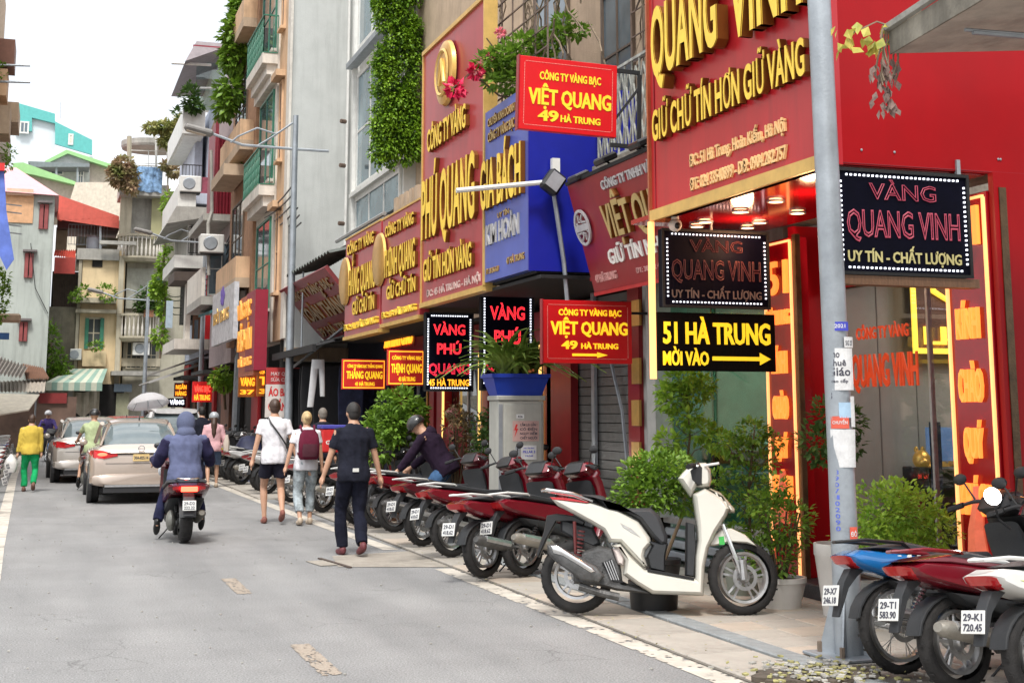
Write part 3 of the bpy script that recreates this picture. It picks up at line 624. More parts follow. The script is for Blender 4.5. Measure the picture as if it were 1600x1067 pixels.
# ================================================================ potted plants
def twig_tree(t, h, r, n, L, m, seed, trunk=.012, blobs=None, spread=1.):
    rg_ = random.Random(seed); mb = MB(); bl = []
    mb.tube([(0, 0, 0), (rg_.uniform(-.04, .04), 0, h * .35), (rg_.uniform(-.05, .05), 0, h * .7), (0, 0, h)], [trunk, trunk * .8, trunk * .6, trunk * .3], 6)
    for i in range(9):
        a = rg_.uniform(0, 6.28); z = h * rg_.uniform(.4, .98); q = r * rg_.uniform(.5, 1) * spread
        e_ = (q * math.cos(a), q * math.sin(a), z + rg_.uniform(.0, .15) * h); mb.tube([(0, 0, z - .12 * h), (e_[0] * .5, e_[1] * .5, z), e_], [trunk * .5, trunk * .4, trunk * .2], 4); bl.append((e_, (r * .42, r * .42, r * .3)))
    mb.build('trunk', stemm, t); leaf_mass(blobs or bl, n, L, seed).build('foliage', m, t, kind='stuff')
def pot(t, r0, r1, h, m, z=0.):
    MB().lathe([(.001, z), (r0, z), (r1 * .96, z + h * .82), (r1, z + h * .84), (r1, z + h), (r1 * .88, z + h), (r1 * .86, z + h * .9), (.001, z + h * .88)], 22).build('pot', m, t, True)
    MB().cyl(0, 0, z + h * .88, z + h * .9, r1 * .86, 18).build('soil', soil, t)
g1 = at(1222, 948, z=.03)
t = thing('potted_shrub', 'bushy green plant in a low white round pot by the neon pillar', 'potted plant', g1); pot(t, .15, .205, .24, potw)
mb = MB()
for i in range(9): a = i * .7; mb.tube([(.03 * math.cos(a), .03 * math.sin(a), .2), (.1 * math.cos(a), .1 * math.sin(a), .5), (.17 * math.cos(a), .17 * math.sin(a), .75)], .008, 4)
mb.build('trunk', stemm, t); leaf_mass([((-.08, 0, .42), (.24, .2, .2)), ((.05, 0, .68), (.26, .2, .2)), ((-.15, .0, .82), (.14, .12, .12)), ((.0, .05, .95), (.12, .1, .12))], 1500, .055, 11).build('foliage', leafG, t, kind='stuff')
t = thing('potted_tree', 'slim leafy tree with bright crown in front of the green glass', 'potted plant', (5.35, 11.75, .03)); pot(t, .13, .17, .26, black)
px2 = lambda px, py: (lambda q: (q.x - 5.35, 0, q.z - .03))(at(px, py, y=11.75))
mb = MB().tube([(0, 0, .2), px2(1068, 800), px2(1072, 740), px2(1078, 680), px2(1072, 600)], [.018, .015, .012, .01, .005], 6)
bl = []
for c, rr in (((1065, 592), 24), ((1050, 622), 26), ((1085, 612), 24), ((1098, 600), 16), ((1070, 650), 22), ((1040, 610), 12), ((1095, 672), 22), ((1120, 690), 24), ((1045, 690), 20), ((1065, 725), 18)):
    q = px2(*c); bl.append((q, (rr / 165, .12, rr / 230))); mb.tube([px2(1074, c[1] + 30), ((q[0] + 0) * .6, 0, q[2] - .08), q], [.006, .005, .003], 4)
mb.build('trunk', stemm, t); leaf_mass(bl, 1500, .075, 21).build('foliage', leafY, t, kind='stuff')
t = thing('potted_tree', 'darker open twiggy tree rising beside the orange neon pillar', 'potted plant', (5.85, 11.15, .03)); pot(t, .14, .18, .28, M('grey_green_pot', (.2, .22, .18), rough=.6))
px3 = lambda px, py: (lambda q: (q.x - 5.85, 0, q.z - .03))(at(px, py, y=11.15))
mb = MB().tube([(0, 0, .2), px3(1172, 850), px3(1170, 760), px3(1176, 700), px3(1180, 660)], [.02, .017, .014, .01, .005], 6); bl = []
for c, rr in (((1175, 675), 30), ((1205, 690), 20), ((1150, 700), 24), ((1135, 690), 20), ((1195, 720), 20), ((1160, 735), 18), ((1140, 765), 20), ((1185, 760), 18), ((1165, 790), 20), ((1195, 800), 16), ((1150, 830), 18), ((1120, 745), 16), ((1180, 835), 20)):
    q = px3(*c); bl.append((q, (rr / 170, .1, rr / 260))); mb.tube([px3(1172, c[1] + 40), (q[0] * .6, 0, q[2] - .1), q], [.006, .005, .003], 4)
mb.build('trunk', stemm, t); leaf_mass(bl, 1500, .06, 22).build('foliage', leafG, t, kind='stuff')
M('clay_pot', (.28, .13, .07), rough=.8, var=.2); gq = at(1022, 950, z=.03); t = thing('potted_shrub', 'round glossy green bush behind the white scooter seat', 'potted plant', gq); pot(t, .19, .21, .22, black)
px4 = lambda px, py: (lambda q: (q.x - gq.x, 0, q.z - .03))(at(px, py, y=gq.y))
bl = [(px4(1018, 762), (.30, .22, .19)), (px4(995, 778), (.20, .2, .12)), (px4(1045, 740), (.22, .2, .15)), (px4(1018, 728), (.16, .2, .12)), (px4(1060, 778), (.13, .2, .12)), (px4(1000, 735), (.14, .14, .1))]
MB().tube([(0, 0, .2), (.02, 0, .6), (0, 0, .8)], .022, 6).build('trunk', stemm, t); leaf_mass(bl, 2300, .06, 31).build('foliage', leafG, t, kind='stuff')
t = thing('potted_shrub', 'wide clipped bush under the shop window behind the parked motorbikes', 'potted plant', (6.2, 8.95, .03)); P(t, 'planter_box', M('grey_planter', (.18, .18, .17), rough=.8), -.3, .35, -.45, .5, 0, .3, .01)
px5 = lambda px, py: (lambda q: (q.x - 6.2, 0, q.z - .03))(at(px, py, y=8.95))
bl = [(px5(1385, 800), (.3, .3, .2)), (px5(1350, 830), (.2, .25, .16)), (px5(1430, 800), (.24, .3, .17)), (px5(1400, 770), (.14, .2, .1)), (px5(1450, 825), (.2, .3, .16)), (px5(1400, 850), (.35, .3, .15))]
leaf_mass(bl, 4200, .045, 41).build('foliage', leafY, t, kind='stuff'); MB().tube([(0, 0, .25), (0, 0, .6)], .03, 6).build('trunk', stemm, t)
t = thing('potted_tree', 'dark leafy tree in a tall white tapered pot behind the grey pole', 'potted plant', (5.95, 9.75, .03)); pot(t, .13, .19, .55, potw)
px6 = lambda px, py: (lambda q: (q.x - 5.95, 0, q.z - .03))(at(px, py, y=9.75))
MB().tube([(0, 0, .45), (.01, 0, .9), (.03, 0, 1.3)], [.016, .013, .008], 6).build('trunk', stemm, t)
leaf_mass([(px6(1275, 690), (.15, .13, .13)), (px6(1300, 650), (.18, .13, .15)), (px6(1325, 660), (.13, .13, .14)), (px6(1290, 715), (.13, .1, .08)), (px6(1330, 700), (.09, .1, .09))], 850, .065, 51).build('foliage', leafD, t, kind='stuff')
# ================================================================ helpers for facades
def xb(parent, name, m, px0, py0, px1, py1, X, dx=.1, label=None, kind=None, ch=0.):
    """box lying against a street-parallel plane x=X, its outline read at the given pixels, dx thick (away from the street if > 0)"""
    a, b = at(px0, py1, x=X), at(px1, py1, x=X); c = at(px0, py0, x=X)
    return MB().box(X, X + dx, b.y, a.y, a.z, c.z, 0, ch).build(name, m, parent, label=label, kind=kind)
def yb(parent, name, m, px0, py0, px1, py1, Y, dy=.1, label=None, kind=None, ch=0.):
    """the same on a plane that faces the camera, y=Y"""
    a, b = at(px0, py1, y=Y), at(px1, py0, y=Y); r = at(px1, py1, y=Y)
    return MB().box(a.x, r.x, Y, Y + dy, a.z, b.z, 0, ch).build(name, m, parent, label=label, kind=kind)
def win_y(parent, x0, x1, z0, z1, Y, fm, pm, nx=2, nz=1, f=.05, d=.05, name='window', sill=None):
    fr = MB().box(x0, x1, Y - d, Y, z0, z0 + f).box(x0, x1, Y - d, Y, z1 - f, z1).box(x0, x0 + f, Y - d + .002, Y, z0 + f, z1 - f).box(x1 - f, x1, Y - d + .002, Y, z0 + f, z1 - f)
    for i in range(1, nx): t = x0 + (x1 - x0) * i / nx; fr.box(t - f * .3, t + f * .3, Y - d * .8, Y - .001, z0 + f, z1 - f)
    for i in range(1, nz): t = z0 + (z1 - z0) * i / nz; fr.box(x0 + f, x1 - f, Y - d * .7, Y - .002, t - f * .3, t + f * .3)
    w = fr.build(name, fm, parent); MB().box(x0 + f * .5, x1 - f * .5, Y - d * .4, Y - .004, z0 + f * .5, z1 - f * .5).build('pane', pm, w)
    if sill: MB().box(x0 - .06, x1 + .06, Y - d - .08, Y - .001, z0 - .07, z0 - .001).build('sill', sill, w)
    return w
def win_x(parent, y0, y1, z0, z1, X, fm, pm, ny=2, nz=1, f=.05, d=.05, name='window', sill=None):
    fr = MB().box(X - d, X, y0, y1, z0, z0 + f).box(X - d, X, y0, y1, z1 - f, z1).box(X - d + .002, X, y0, y0 + f, z0 + f, z1 - f).box(X - d + .002, X, y1 - f, y1, z0 + f, z1 - f)
    for i in range(1, ny): t = y0 + (y1 - y0) * i / ny; fr.box(X - d * .8, X - .001, t - f * .3, t + f * .3, z0 + f, z1 - f)
    for i in range(1, nz): t = z0 + (z1 - z0) * i / nz; fr.box(X - d * .7, X - .002, y0 + f, y1 - f, t - f * .3, t + f * .3)
    w = fr.build(name, fm, parent); MB().box(X - d * .4, X - .004, y0 + f * .5, y1 - f * .5, z0 + f * .5, z1 - f * .5).build('pane', pm, w)
    if sill: MB().box(X - d - .08, X - .001, y0 - .06, y1 + .06, z0 - .07, z0 - .001).build('sill', sill, w)
    return w
def corrug(a, b, c, d, n=14, amp=.03, mi=0, mb=None):
    """corrugated sheet between four corners (a-b the ridge, d-c the eave)"""
    mb = mb or MB(); a, b, c, d = map(Vector, (a, b, c, d)); nn = (b - a).cross(d - a).normalized(); L = []
    for i in range(2 * n + 1):
        t = i / (2 * n); o = nn * (amp * (1 if i % 2 else -1)); L.append((a.lerp(b, t) + o, d.lerp(c, t) + o))
    vs = [p for q in L for p in q]; th = nn * .012
    fs = [(2 * i, 2 * i + 1, 2 * i + 3, 2 * i + 2) for i in range(2 * n)]
    return mb.add(vs, fs, mi)
def railing_x(parent, y0, y1, z0, z1, X, m, n=10, name='railing', fancy=True):
    mb = MB().box(X - .02, X + .02, y0, y1, z1 - .03, z1).box(X - .015, X + .015, y0, y1, z0, z0 + .025)
    for i in range(n + 1):
        y = y0 + (y1 - y0) * i / n; mb.box(X - .009, X + .009, y - .009, y + .009, z0 + .025, z1 - .03)
        if fancy and i < n:
            h = z1 - z0; w = (y1 - y0) / n
            for s in (-1, 1): mb.tube([(X, y + w * .5, z0 + h * .08), (X, y + w * (.5 + .34 * s), z0 + h * .28), (X, y + w * .5, z0 + h * .5), (X, y + w * (.5 - .34 * s), z0 + h * .72), (X, y + w * .5, z0 + h * .9)], .012, 4)
    return mb.build(name, m, parent)
def railing_y(parent, x0, x1, z0, z1, Y, m, n=10, name='railing'):
    mb = MB().box(x0, x1, Y - .02, Y + .02, z1 - .03, z1).box(x0, x1, Y - .015, Y + .015, z0, z0 + .025)
    for i in range(n + 1): x = x0 + (x1 - x0) * i / n; mb.box(x - .009, x + .009, Y - .009, Y + .009, z0 + .025, z1 - .03)
    return mb.build(name, m, parent)
# ================================================================ shop 49 and its wall above
b49 = thing('row_house', 'old mildewed house with a white wrought balcony above the leaning dark red sign', 'house')
P(b49, 'wall', oldwall, 6.6, 9, 11.6, 14.4, 3.0, 8.5); P(b49, 'balcony_slab', oldwall, 5.72, 6.6, 11.3, 14.3, 4.16, 4.34)
rl = railing_x(b49, 11.3, 14.25, 4.36, 5.35, 5.78, M('pale_iron', (.30, .31, .28), rough=.6, var=.5, sc=9), 15)
q = at(906, 90, x=6.6); q1 = at(960, 90, x=6.6)
win_x(b49, 12.9, 14.1, 4.9, 7.6, 6.6, M('grey_blue_frame', (.35, .4, .45), rough=.5), M('pale_curtain_glass', (.40, .45, .48), rough=.3, var=.2), 4, 3)
mb = MB()
for i in range(9): z = 5.6 + i * .3; mb.tube([(6.25, 12.7, z), (6.25, 14.35, z)], .01, 4)
for i in range(6): y = 12.7 + i * .33; mb.tube([(6.25, y, 5.4), (6.25, y, 8.2)], .01, 4)
for s in (-1, 1):
    for k in range(4): mb.tube([(6.24, 13.5 - .7 * s, 5.5 + k * .7), (6.24, 13.5 + .7 * s, 6.5 + k * .7)], .012, 4)
mb.build('window_grille', M('rusty_grille', (.14, .10, .08), rough=.8, var=.3), b49)
P(b49, 'column', tanwall, 6.3, 6.5, 14.1, 14.32, 3.3, 8.5)
hang = thing('creeper', 'green creeper hanging on the old wall left of the big red sign', 'plant', (6.2, 12, 5.4))
leaf_mass([((0, .5, .9), (.2, .6, .4)), ((0, 1.2, 1.3), (.2, .5, .3)), ((-.1, -.2, .6), (.25, .5, .3)), ((-.1, .9, .3), (.15, .2, .4))], 800, .09, 61).build('foliage', leafY, hang, kind='stuff')
mb = MB(); rgx = random.Random(9)
for i in range(26):
    p = Vector((rgx.uniform(-.05, .15), rgx.uniform(-.4, 2.1), rgx.uniform(1.2, 2.4))); pts = [p]
    for k in range(6): p = p + Vector((rgx.uniform(-.06, .06), rgx.uniform(-.12, .12), -rgx.uniform(.1, .35))); pts.append(p)
    mb.tube(pts, .012, 3)
mb.build('stem', dryv, hang)
# glass front under it
f49 = thing('gold_shop', 'green tinted glass shop front between the light grey pillar and the neon pillar', 'shop front')
P(f49, 'pane', glass('green_glass', (.50, .66, .58), .1), 6.46, 6.475, 11.62, 12.83, .5, 3.0); P(f49, 'pane', MATS['green_glass'], 6.46, 6.475, 12.87, 13.95, .5, 3.0)
P(f49, 'mullion', MATS['green_glass'], 6.44, 6.49, 12.831, 12.869, .5, 3.0); P(f49, 'sill', alu, 6.38, 6.5, 11.6, 13.98, .42, .5, .01)
for i in range(3): P(f49, 'louvre', steel, 6.40, 6.5, 11.6, 13.98, .05 + i * .12, .13 + i * .12, .01)
P(f49, 'interior_wall', M('mint_wall', (.30, .42, .36), rough=.7), 8.6, 8.7, 11.62, 14, 0, 3.0); P(f49, 'interior_wall', MATS['mint_wall'], 6.5, 8.6, 14.0, 14.05, 0, 3.0)
P(f49, 'counter', M('mint_counter', (.28, .46, .38), rough=.4), 6.95, 7.4, 12, 13.9, 0, 1.15); P(f49, 'counter_panel', M('orange_wood', (.5, .2, .06), rough=.5), 6.93, 6.949, 12, 13.9, 1.05, 1.2); P(f49, 'counter_top', whitep, 6.9, 7.45, 11.95, 13.92, 1.24, 1.28)
P(f49, 'ceiling', darkred, 5.6, 8.6, 11.62, 14.1, 3.02, 3.06)
al2 = al.copy(); al2.energy = 14; al2.color = (.85, 1, .92); al2o = bpy.data.objects.new('ceiling_lamp', al2); COL.objects.link(al2o); al2o.location = (7.6, 12.8, 2.95); al2o['kind'] = 'structure'
for i, (x0, x1) in enumerate(((1003, 1013), (1013.5, 1027))): xb(f49, 'pillar', M('pale_grey_metal', (.36, .36, .34), rough=.5, streak=.2), x0, 436, x1, 806, 6.3 - .04 * i, .2)
# leaning dark red sign of 49
O = at(929, 457, x=5.62)
vq = Board('shop_sign', 'dark red leaning VIỆT QUANG sign with round emblem under the floodlights', 'shop sign', O, -90, 15); e = vq.e
H49 = vq.uv(884, 292)[1]
P(e, 'panel', darkred, 0, O.y - 11.62, 0, .14, 0, H49); P(e, 'top_trim', blackm, 0, O.y - 11.62, -.02, .15, H49 + .002, H49 + .04)
P(e, 'bottom_trim', M('red_trim', (.42, .02, .025), rough=.5), 0, O.y - 11.62, -.012, .1, -.04, -.002)
gv = [M('matt_gold_letter', (.45, .32, .12), rough=.55, var=.15), goldside]; sv = M('silver_letter', (.46, .45, .45), rough=.5, var=.15)
u, v = vq.uv(914, 355)
mb = MB(); mb.m = Matrix.Translation((u, -.02, v)); mb.lathe([(.17, 0), (.2, 0), (.2, -.02), (.17, -.02), (.17, 0)], 28, 'y'); mb.box(-.17, .17, -.02, 0, -.035, .035)
for k in range(8):
    a = R(45 * k + 20); mb.tube([(.15 * math.cos(a), -.01, .15 * math.sin(a)), (.09 * math.cos(a + .4), -.01, .09 * math.sin(a + .4)), (.06 * math.cos(a - .2), -.01, .06 * math.sin(a - .2))], .013, 4)
mb.build('round_emblem', sv, e)
vq.line('CÔNG TY TNHH VÀNG', (943, 298), (1034, 259), 15, sv, bold=.036, depth=.02)
vq.line('VIỆT QUANG', (958, 378), (1085, 322), 54, gv, each=True, bold=.042, depth=.06)
vq.line('GIỮ TÍN NHIỆM', (956, 416), (1062, 380), 23, printw, bold=.036, depth=.02)
vq.line('49 HÀ TRUNG', (934, 443), (966, 432), 12, printr.__class__ and M('pink_print', (.6, .3, .28)), bold=.036, depth=.02); vq.line('ĐT: 38 252 497', (996, 428), (1040, 415), 8, MATS['pink_print'], bold=.02, depth=.01)
fl = None
for i, (px, py) in enumerate(((903, 275), (945, 247), (1000, 222))):
    p = at(px, py, x=5.3)
    d = thing('floodlight', ['far', 'middle', 'near'][i] + ' one of three black floodlights along the top of the leaning sign', 'floodlight', p, -90, 'floodlights above the leaning sign'); d.rotation_euler[0] = R(-65)
    MB().box(-.13, .13, -.02, .05, -.09, .09, 0, .015).build('housing', black, d); MB().box(-.11, .11, -.026, -.021, -.07, .07).build('lens', M('flood_glass', (.3, .3, .32), rough=.2), d); MB().tube([(0, .04, 0), (0, .16, .1), (0, .3, .1)], .012, 5).build('bracket', black, d)
# blade signs of 49
def redblade(lab, corners, Y, arrow):
    (xa, ya), (xb_, yb_) = corners; O = at(xa, yb_, y=Y); r_ = at(xb_, yb_, y=Y); t_ = at(xa, ya, y=Y)
    b = Board('hanging_sign', lab, 'sign', O, 0, group='red VIỆT QUANG blade signs'); e = b.e; w, h = r_.x - O.x, t_.z - O.z
    P(e, 'panel', M('bright_red_panel', (.62, .008, .012), rough=.35, var=.05, bump=0), 0, w, 0, .07, 0, h, .004)
    P(e, 'side_trim', darkred, -.012, -.001, -.004, .074, -.01, h + .01)
    mb = MB(); 
    for i in range(60):
        t = i / 60
        if i % 1 == 0:
            for z in (.05, h - .05): mb.box(.06 + (w - .12) * t, .06 + (w - .12) * t + .009, -.003, 0, z - .003, z + .003)
    for i in range(40):
        t = i / 40
        for x in (.05, w - .05): mb.box(x - .003, x + .003, -.003, 0, .06 + (h - .12) * t, .06 + (h - .12) * t + .009)
    mb.build('dotted_border', M('pink_dots', (.75, .3, .25), bump=0), e, kind='stuff')
    return b, w, h
b, w, h = redblade('upper red VIỆT QUANG 49 HÀ TRUNG sign on a black bracket by the balcony', ((810, 86), (963, 201)), 12.5, 0); b.e.rotation_euler[1] = R(1.5)
for s, x0, x1, z, c in (('CÔNG TY VÀNG BẠC', .2, .83, .70, .10), ('VIỆT QUANG', .09, .94, .36, .2), ('49', .19, .40, .14, .135), ('HÀ TRUNG', .42, .83, .145, .085)):
    lettering(b.e, s, w * x0, w * x1, h * z, h * c * 1.05, printy, depth=.006, bold=.044)
mb = MB().box(w, w + .26, .02, .05, h - .06, h - .02).box(w + .24, w + .28, .02, .05, -.1, h - .06).tube([(w, .035, .2), (w + .26, .035, .55)], .018, 4).box(w - .05, w + .6, .02, .05, -.09, -.05); mb.build('bracket', blackm, b.e)
b, w, h = redblade('lower red VIỆT QUANG sign with arrow beside the blue flower box', ((849, 468), (988, 567)), 14.02, 1)
for s, x0, x1, z, c in (('CÔNG TY VÀNG BẠC', .17, .88, .76, .09), ('VIỆT QUANG', .08, .95, .46, .19), ('49', .2, .38, .23, .12), ('HÀ TRUNG', .42, .84, .235, .08)):
    lettering(b.e, s, w * x0, w * x1, h * z, h * c * 1.05, printyl, depth=.006, bold=.044)
MB().prism([(w * .32, h * .115), (w * .6, h * .115), (w * .6, h * .09), (w * .72, h * .135), (w * .6, h * .18), (w * .6, h * .155), (w * .32, h * .155)], -.006, -.001).build('arrow', printyl, b.e)
P(b.e, 'bracket', blackm, w, w + .35, .02, .05, h * .8, h * .84)
# ================================================================ shops 47 to 41: ground floors
b47 = thing('gold_shop', 'dark red shop front with grey shutters behind the red scooters', 'shop front')
rw = M('deep_red_cladding', (.22, .008, .012), rough=.3, var=.12, bump=.01); shut = M('shutter_grey', (.10, .10, .095), rough=.5, var=.2)
xb(b47, 'wall_panel', rw, 855, 560, 893, 800, 6.3, .1)
xb(b47, 'column', rw, 984, 440, 1002, 800, 6.25, .2)
for py in (470, 560, 625, 690): xb(b47, 'bronze_block', goldm, 987, py, 999, py + 40, 6.22, .028)
mb = MB(); 
for i in range(26): mb.box(6.42, 6.45, 14.55, 17.2, .15 + i * .11, .15 + i * .11 + .1)
mb.build('shutter', shut, b47); P(b47, 'inner_column', steel, 6.36, 6.4, 15.9, 16.0, .1, 3.1); MB().tube([(6.3, 15.6, 2.9), (6.35, 15.0, 1.6), (6.3, 14.6, .3)], .02, 5).build('awning_rod', steel, b47)
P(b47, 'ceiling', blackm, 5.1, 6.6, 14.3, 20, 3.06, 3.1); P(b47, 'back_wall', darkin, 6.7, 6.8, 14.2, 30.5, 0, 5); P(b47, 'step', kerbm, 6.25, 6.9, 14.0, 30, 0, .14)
P(b47, 'upper_wall', tanwall, 6.5, 6.69, 14.5, 25.4, 3.1, 13)
win_x(b47, 17, 18.4, 5.2, 7.6, 6.5, M('dark_wood_frame', (.1, .07, .05)), winglass, 3, 3); win_x(b47, 14.8, 15.8, 5.2, 7.6, 6.5, MATS['dark_wood_frame'], winglass, 2, 3)
dim = M('dim_gold_strip', (.95, .55, .15), emit=.7, bump=0, var=.1)
def front(y0, y1, lab, lit):
    t = thing('gold_shop', lab, 'shop front')
    P(t, 'column', rw, 6.3, 6.45, y1 - .42, y1, .14, 2.95); P(t, 'column', rw, 6.3, 6.45, y0, y0 + .3, .14, 2.95); P(t, 'fascia', darkred, 6.28, 6.5, y0, y1, 2.5, 2.94)
    P(t, 'gold_strip', dim if lit else goldm, 6.27, 6.295, y1 - .5, y1 - .44, .14, 2.5); P(t, 'gold_strip', dim if lit else goldm, 6.27, 6.295, y0 + .34, y0 + .39, .14, 2.5)
    P(t, 'pane', dglass, 6.44, 6.45, y0 + .4, y1 - .5, .14, 2.5); P(t, 'door_frame', alu, 6.42, 6.439, (y0 + y1) / 2 - .03, (y0 + y1) / 2 + .03, .14, 2.5)
    P(t, 'counter', M('dim_counter', (.3, .22, .15)), 6.5, 6.66, y0 + .6, y1 - .7, .14, 1.05)
    lettering(t, 'VÀNG BẠC', 0, .01, 0, .01, gold) if 0 else None
    return t
front(17.3, 19.9, 'red shop front with gold strips behind the tall grey cabinet', True)
front(20.1, 23.0, 'shop front with gold strips behind the bushes', True)
f41 = front(23.2, 26.4, 'dim red shop front under the THẮNG QUANG sign', False)
P(f41, 'ceiling', blackm, 5.1, 6.6, 20.1, 27.5, 2.96, 2.99)
# blue sign box
t = thing('shop_sign', 'blue sign box with gold GIA BÁCH letters and a deep blue end wall', 'shop sign')
ya, yb2 = at(757, 437, x=5).y, at(825, 428, x=5).y; zt = at(800, 149, x=5.0).z
bb = Board('x', 'x', 'x', (5.0, ya, 3.16), -90); bpy.data.objects.remove(t); bb.e.name = 'shop_sign'; tag(bb.e, 'blue sign box with gold GIA BÁCH letters and a deep blue end wall', 'shop sign')
wB = ya - yb2; e = bb.e
P(e, 'panel', bluep, 0, wB, 0, .1, 0, zt - 3.16); P(e, 'end_wall', bluewall, wB + .001, wB + .03, 0, 1.45, -.01, zt - 3.16 + .01); P(e, 'underside', blackm, 0, wB, .1, 1.4, -.03, 0)
gsil = M('dull_silver_letter', (.42, .42, .42), rough=.45, metal=.3, var=.2)
bb.line('CHUYÊN KINH DOANH', (764, 199), (806, 173), 12, gv, bold=.03, depth=.02); bb.line('CÔNG TY VÀNG BẠC', (764, 225), (806, 196), 14, gv, bold=.036, depth=.02)
bb.line('GIA BÁCH', (757, 331), (821, 297), 72, gp, each=True, bold=.04, depth=.06); bb.line('KIM HOÀN', (761, 384), (812, 364), 30, gsil, bold=.03, depth=.02)
bb.line('UY TÍN', (778, 342), (796, 333), 8, gv, bold=.02, depth=.01); bb.line('ĐT: 38 246 618', (760, 430), (780, 422), 8, gv, bold=.02, depth=.01); bb.line('47 HÀ TRUNG', (792, 414), (820, 403), 10, gv, bold=.03, depth=.01)
# floodlight on an arm
p0, p1 = at(713, 298, y=14.25), at(862, 284, y=14.25)
t = thing('floodlight', 'black floodlight with a long pale arm in front of the blue sign', 'floodlight', p1, 0)
MB().tube([p0 - p1, (0, 0, 0)], .028, 8).build('arm', whitep, t, True); mb = MB(); mb.m = Matrix.Rotation(R(35), 4, 'Y'); mb.box(-.1, .12, -.1, .04, -.14, .12, 0, .03); mb.build('housing', black, t); mb = MB(); mb.m = Matrix.Rotation(R(35), 4, 'Y'); mb.box(-.07, .09, -.106, -.101, -.1, .09); mb.build('lens', MATS['flood_glass'], t)
P(t, 'post', whitep, .03, .12, .05, .12, -.06, .28); MB().tube([(.02, 0, -.1), (.18, .1, -.9), (.25, .1, -1.7)], .025, 6).build('pipe', steel, t)
# tall PHÚ QUANG board
ya, yb2 = at(659, 475, x=5).y, at(756, 437, x=5).y
pq = Board('shop_sign', 'tall faded red PHÚ QUANG sign with a gold oval emblem', 'shop sign', (5.0, ya, 3.13), -90); e = pq.e; w = ya - yb2; h = pq.uv(659, 92)[1]
mauve = M('faded_red_panel', (.36, .035, .045), rough=.28, var=.12, sc=1.5, bump=.01, streak=.3)
P(e, 'panel', mauve, 0, w, 0, .15, 0, h); MB().box(-.03, w + .03, -.03, .16, -.07, -.001).build('bottom_trim', gilt, e); MB().box(-.03, w + .03, -.03, .16, h + .001, h + .06).build('top_trim', gilt, e); MB().box(w + .001, w + .04, -.02, .16, 0, h).build('side_trim', gilt, e); MB().box(-.04, -.001, -.02, .16, 0, h).build('side_trim', gilt, e)
u, v = pq.uv(702, 115); mb = MB(); mb.m = Matrix.Translation((u, -.03, v)); mb.lathe([(.001, -.07), (.38, -.07), (.44, -.05), (.46, 0)], 28, 'y'); mb.build('oval_emblem', goldm, e, True); mb = MB(); mb.m = Matrix.Translation((u, -.11, v)); mb.lathe([(.28, 0), (.31, -.02), (.34, 0)], 26, 'y').tube([(-.12, 0, -.16), (0, 0, .18), (.12, 0, -.16)], .03, 5); mb.build('emblem_relief', gilt, e)
pq.line('CÔNG TY VÀNG', (673, 237), (734, 200), 33, gp, bold=.042, depth=.06); pq.line('PHÚ QUANG', (664, 374), (748, 336), 88, gp, each=True, bold=.04, depth=.06)
pq.line('GIỮ TÍN HƠN VÀNG', (666, 441), (742, 414), 33, gp, bold=.042, depth=.05); pq.line('ĐC: 45 HÀ TRUNG - HÀ NỘI', (667, 467), (751, 436), 10, M('pale_print', (.6, .42, .38)), bold=.03, depth=.01)
# THỊNH QUANG and THẮNG QUANG boards
def sq(lab, a, b_, top, lines, lx):
    ya, yb2 = at(a[0], a[1], x=5).y, at(b_[0], b_[1], x=5).y; z = at(a[0], a[1], x=5).z
    s = Board('shop_sign', lab, 'shop sign', (5.0, ya, z), -90, group='twin faded red signs of 41 and 43'); e = s.e; w = ya - yb2; h = s.uv(*top)[1]
    P(e, 'panel', mauve, 0, w - .02, 0, .15, 0, h); MB().box(0, w - .02, -.03, .16, -.06, -.001).build('bottom_trim', gilt, e); MB().box(0, w - .02, -.02, .16, h + .001, h + .03).build('top_trim', gilt, e)
    u, v = s.uv(*lx); mb = MB(); mb.m = Matrix.Translation((u, -.02, v)); mb.lathe([(.001, -.06), (.34, -.06), (.42, -.04), (.44, 0)], 24, 'y'); mb.build('oval_emblem', goldm, e, True)
    for q in lines: s.line(*q[:5], bold=.042, depth=.05, each=(len(q) > 5))
sq('THỊNH QUANG sign, nearer of the two faded red boards', (596, 507), (656, 487), (596, 347), [('CÔNG TY VÀNG', (606, 371), (651, 350), 17, gp), ('THỊNH QUANG', (604, 435), (653, 414), 40, gp, 1), ('GIỮ CHỮ TÍN', (608, 470), (654, 452), 20, gp), ('ĐC: 43 HÀ TRUNG', (600, 500), (652, 482), 9, gold)], (596, 406))
sq('THẮNG QUANG sign, farther of the two faded red boards', (538, 527), (594, 508), (535, 380), [('CÔNG TY VÀNG', (546, 398), (588, 380), 16, gp), ('THẮNG QUANG', (545, 464), (590, 446), 38, gp, 1), ('GIỮ CHỮ TÍN', (554, 494), (589, 480), 20, gp), ('ĐC: 41 HÀ TRUNG', (541, 519), (592, 502), 9, gold)], (542, 440))
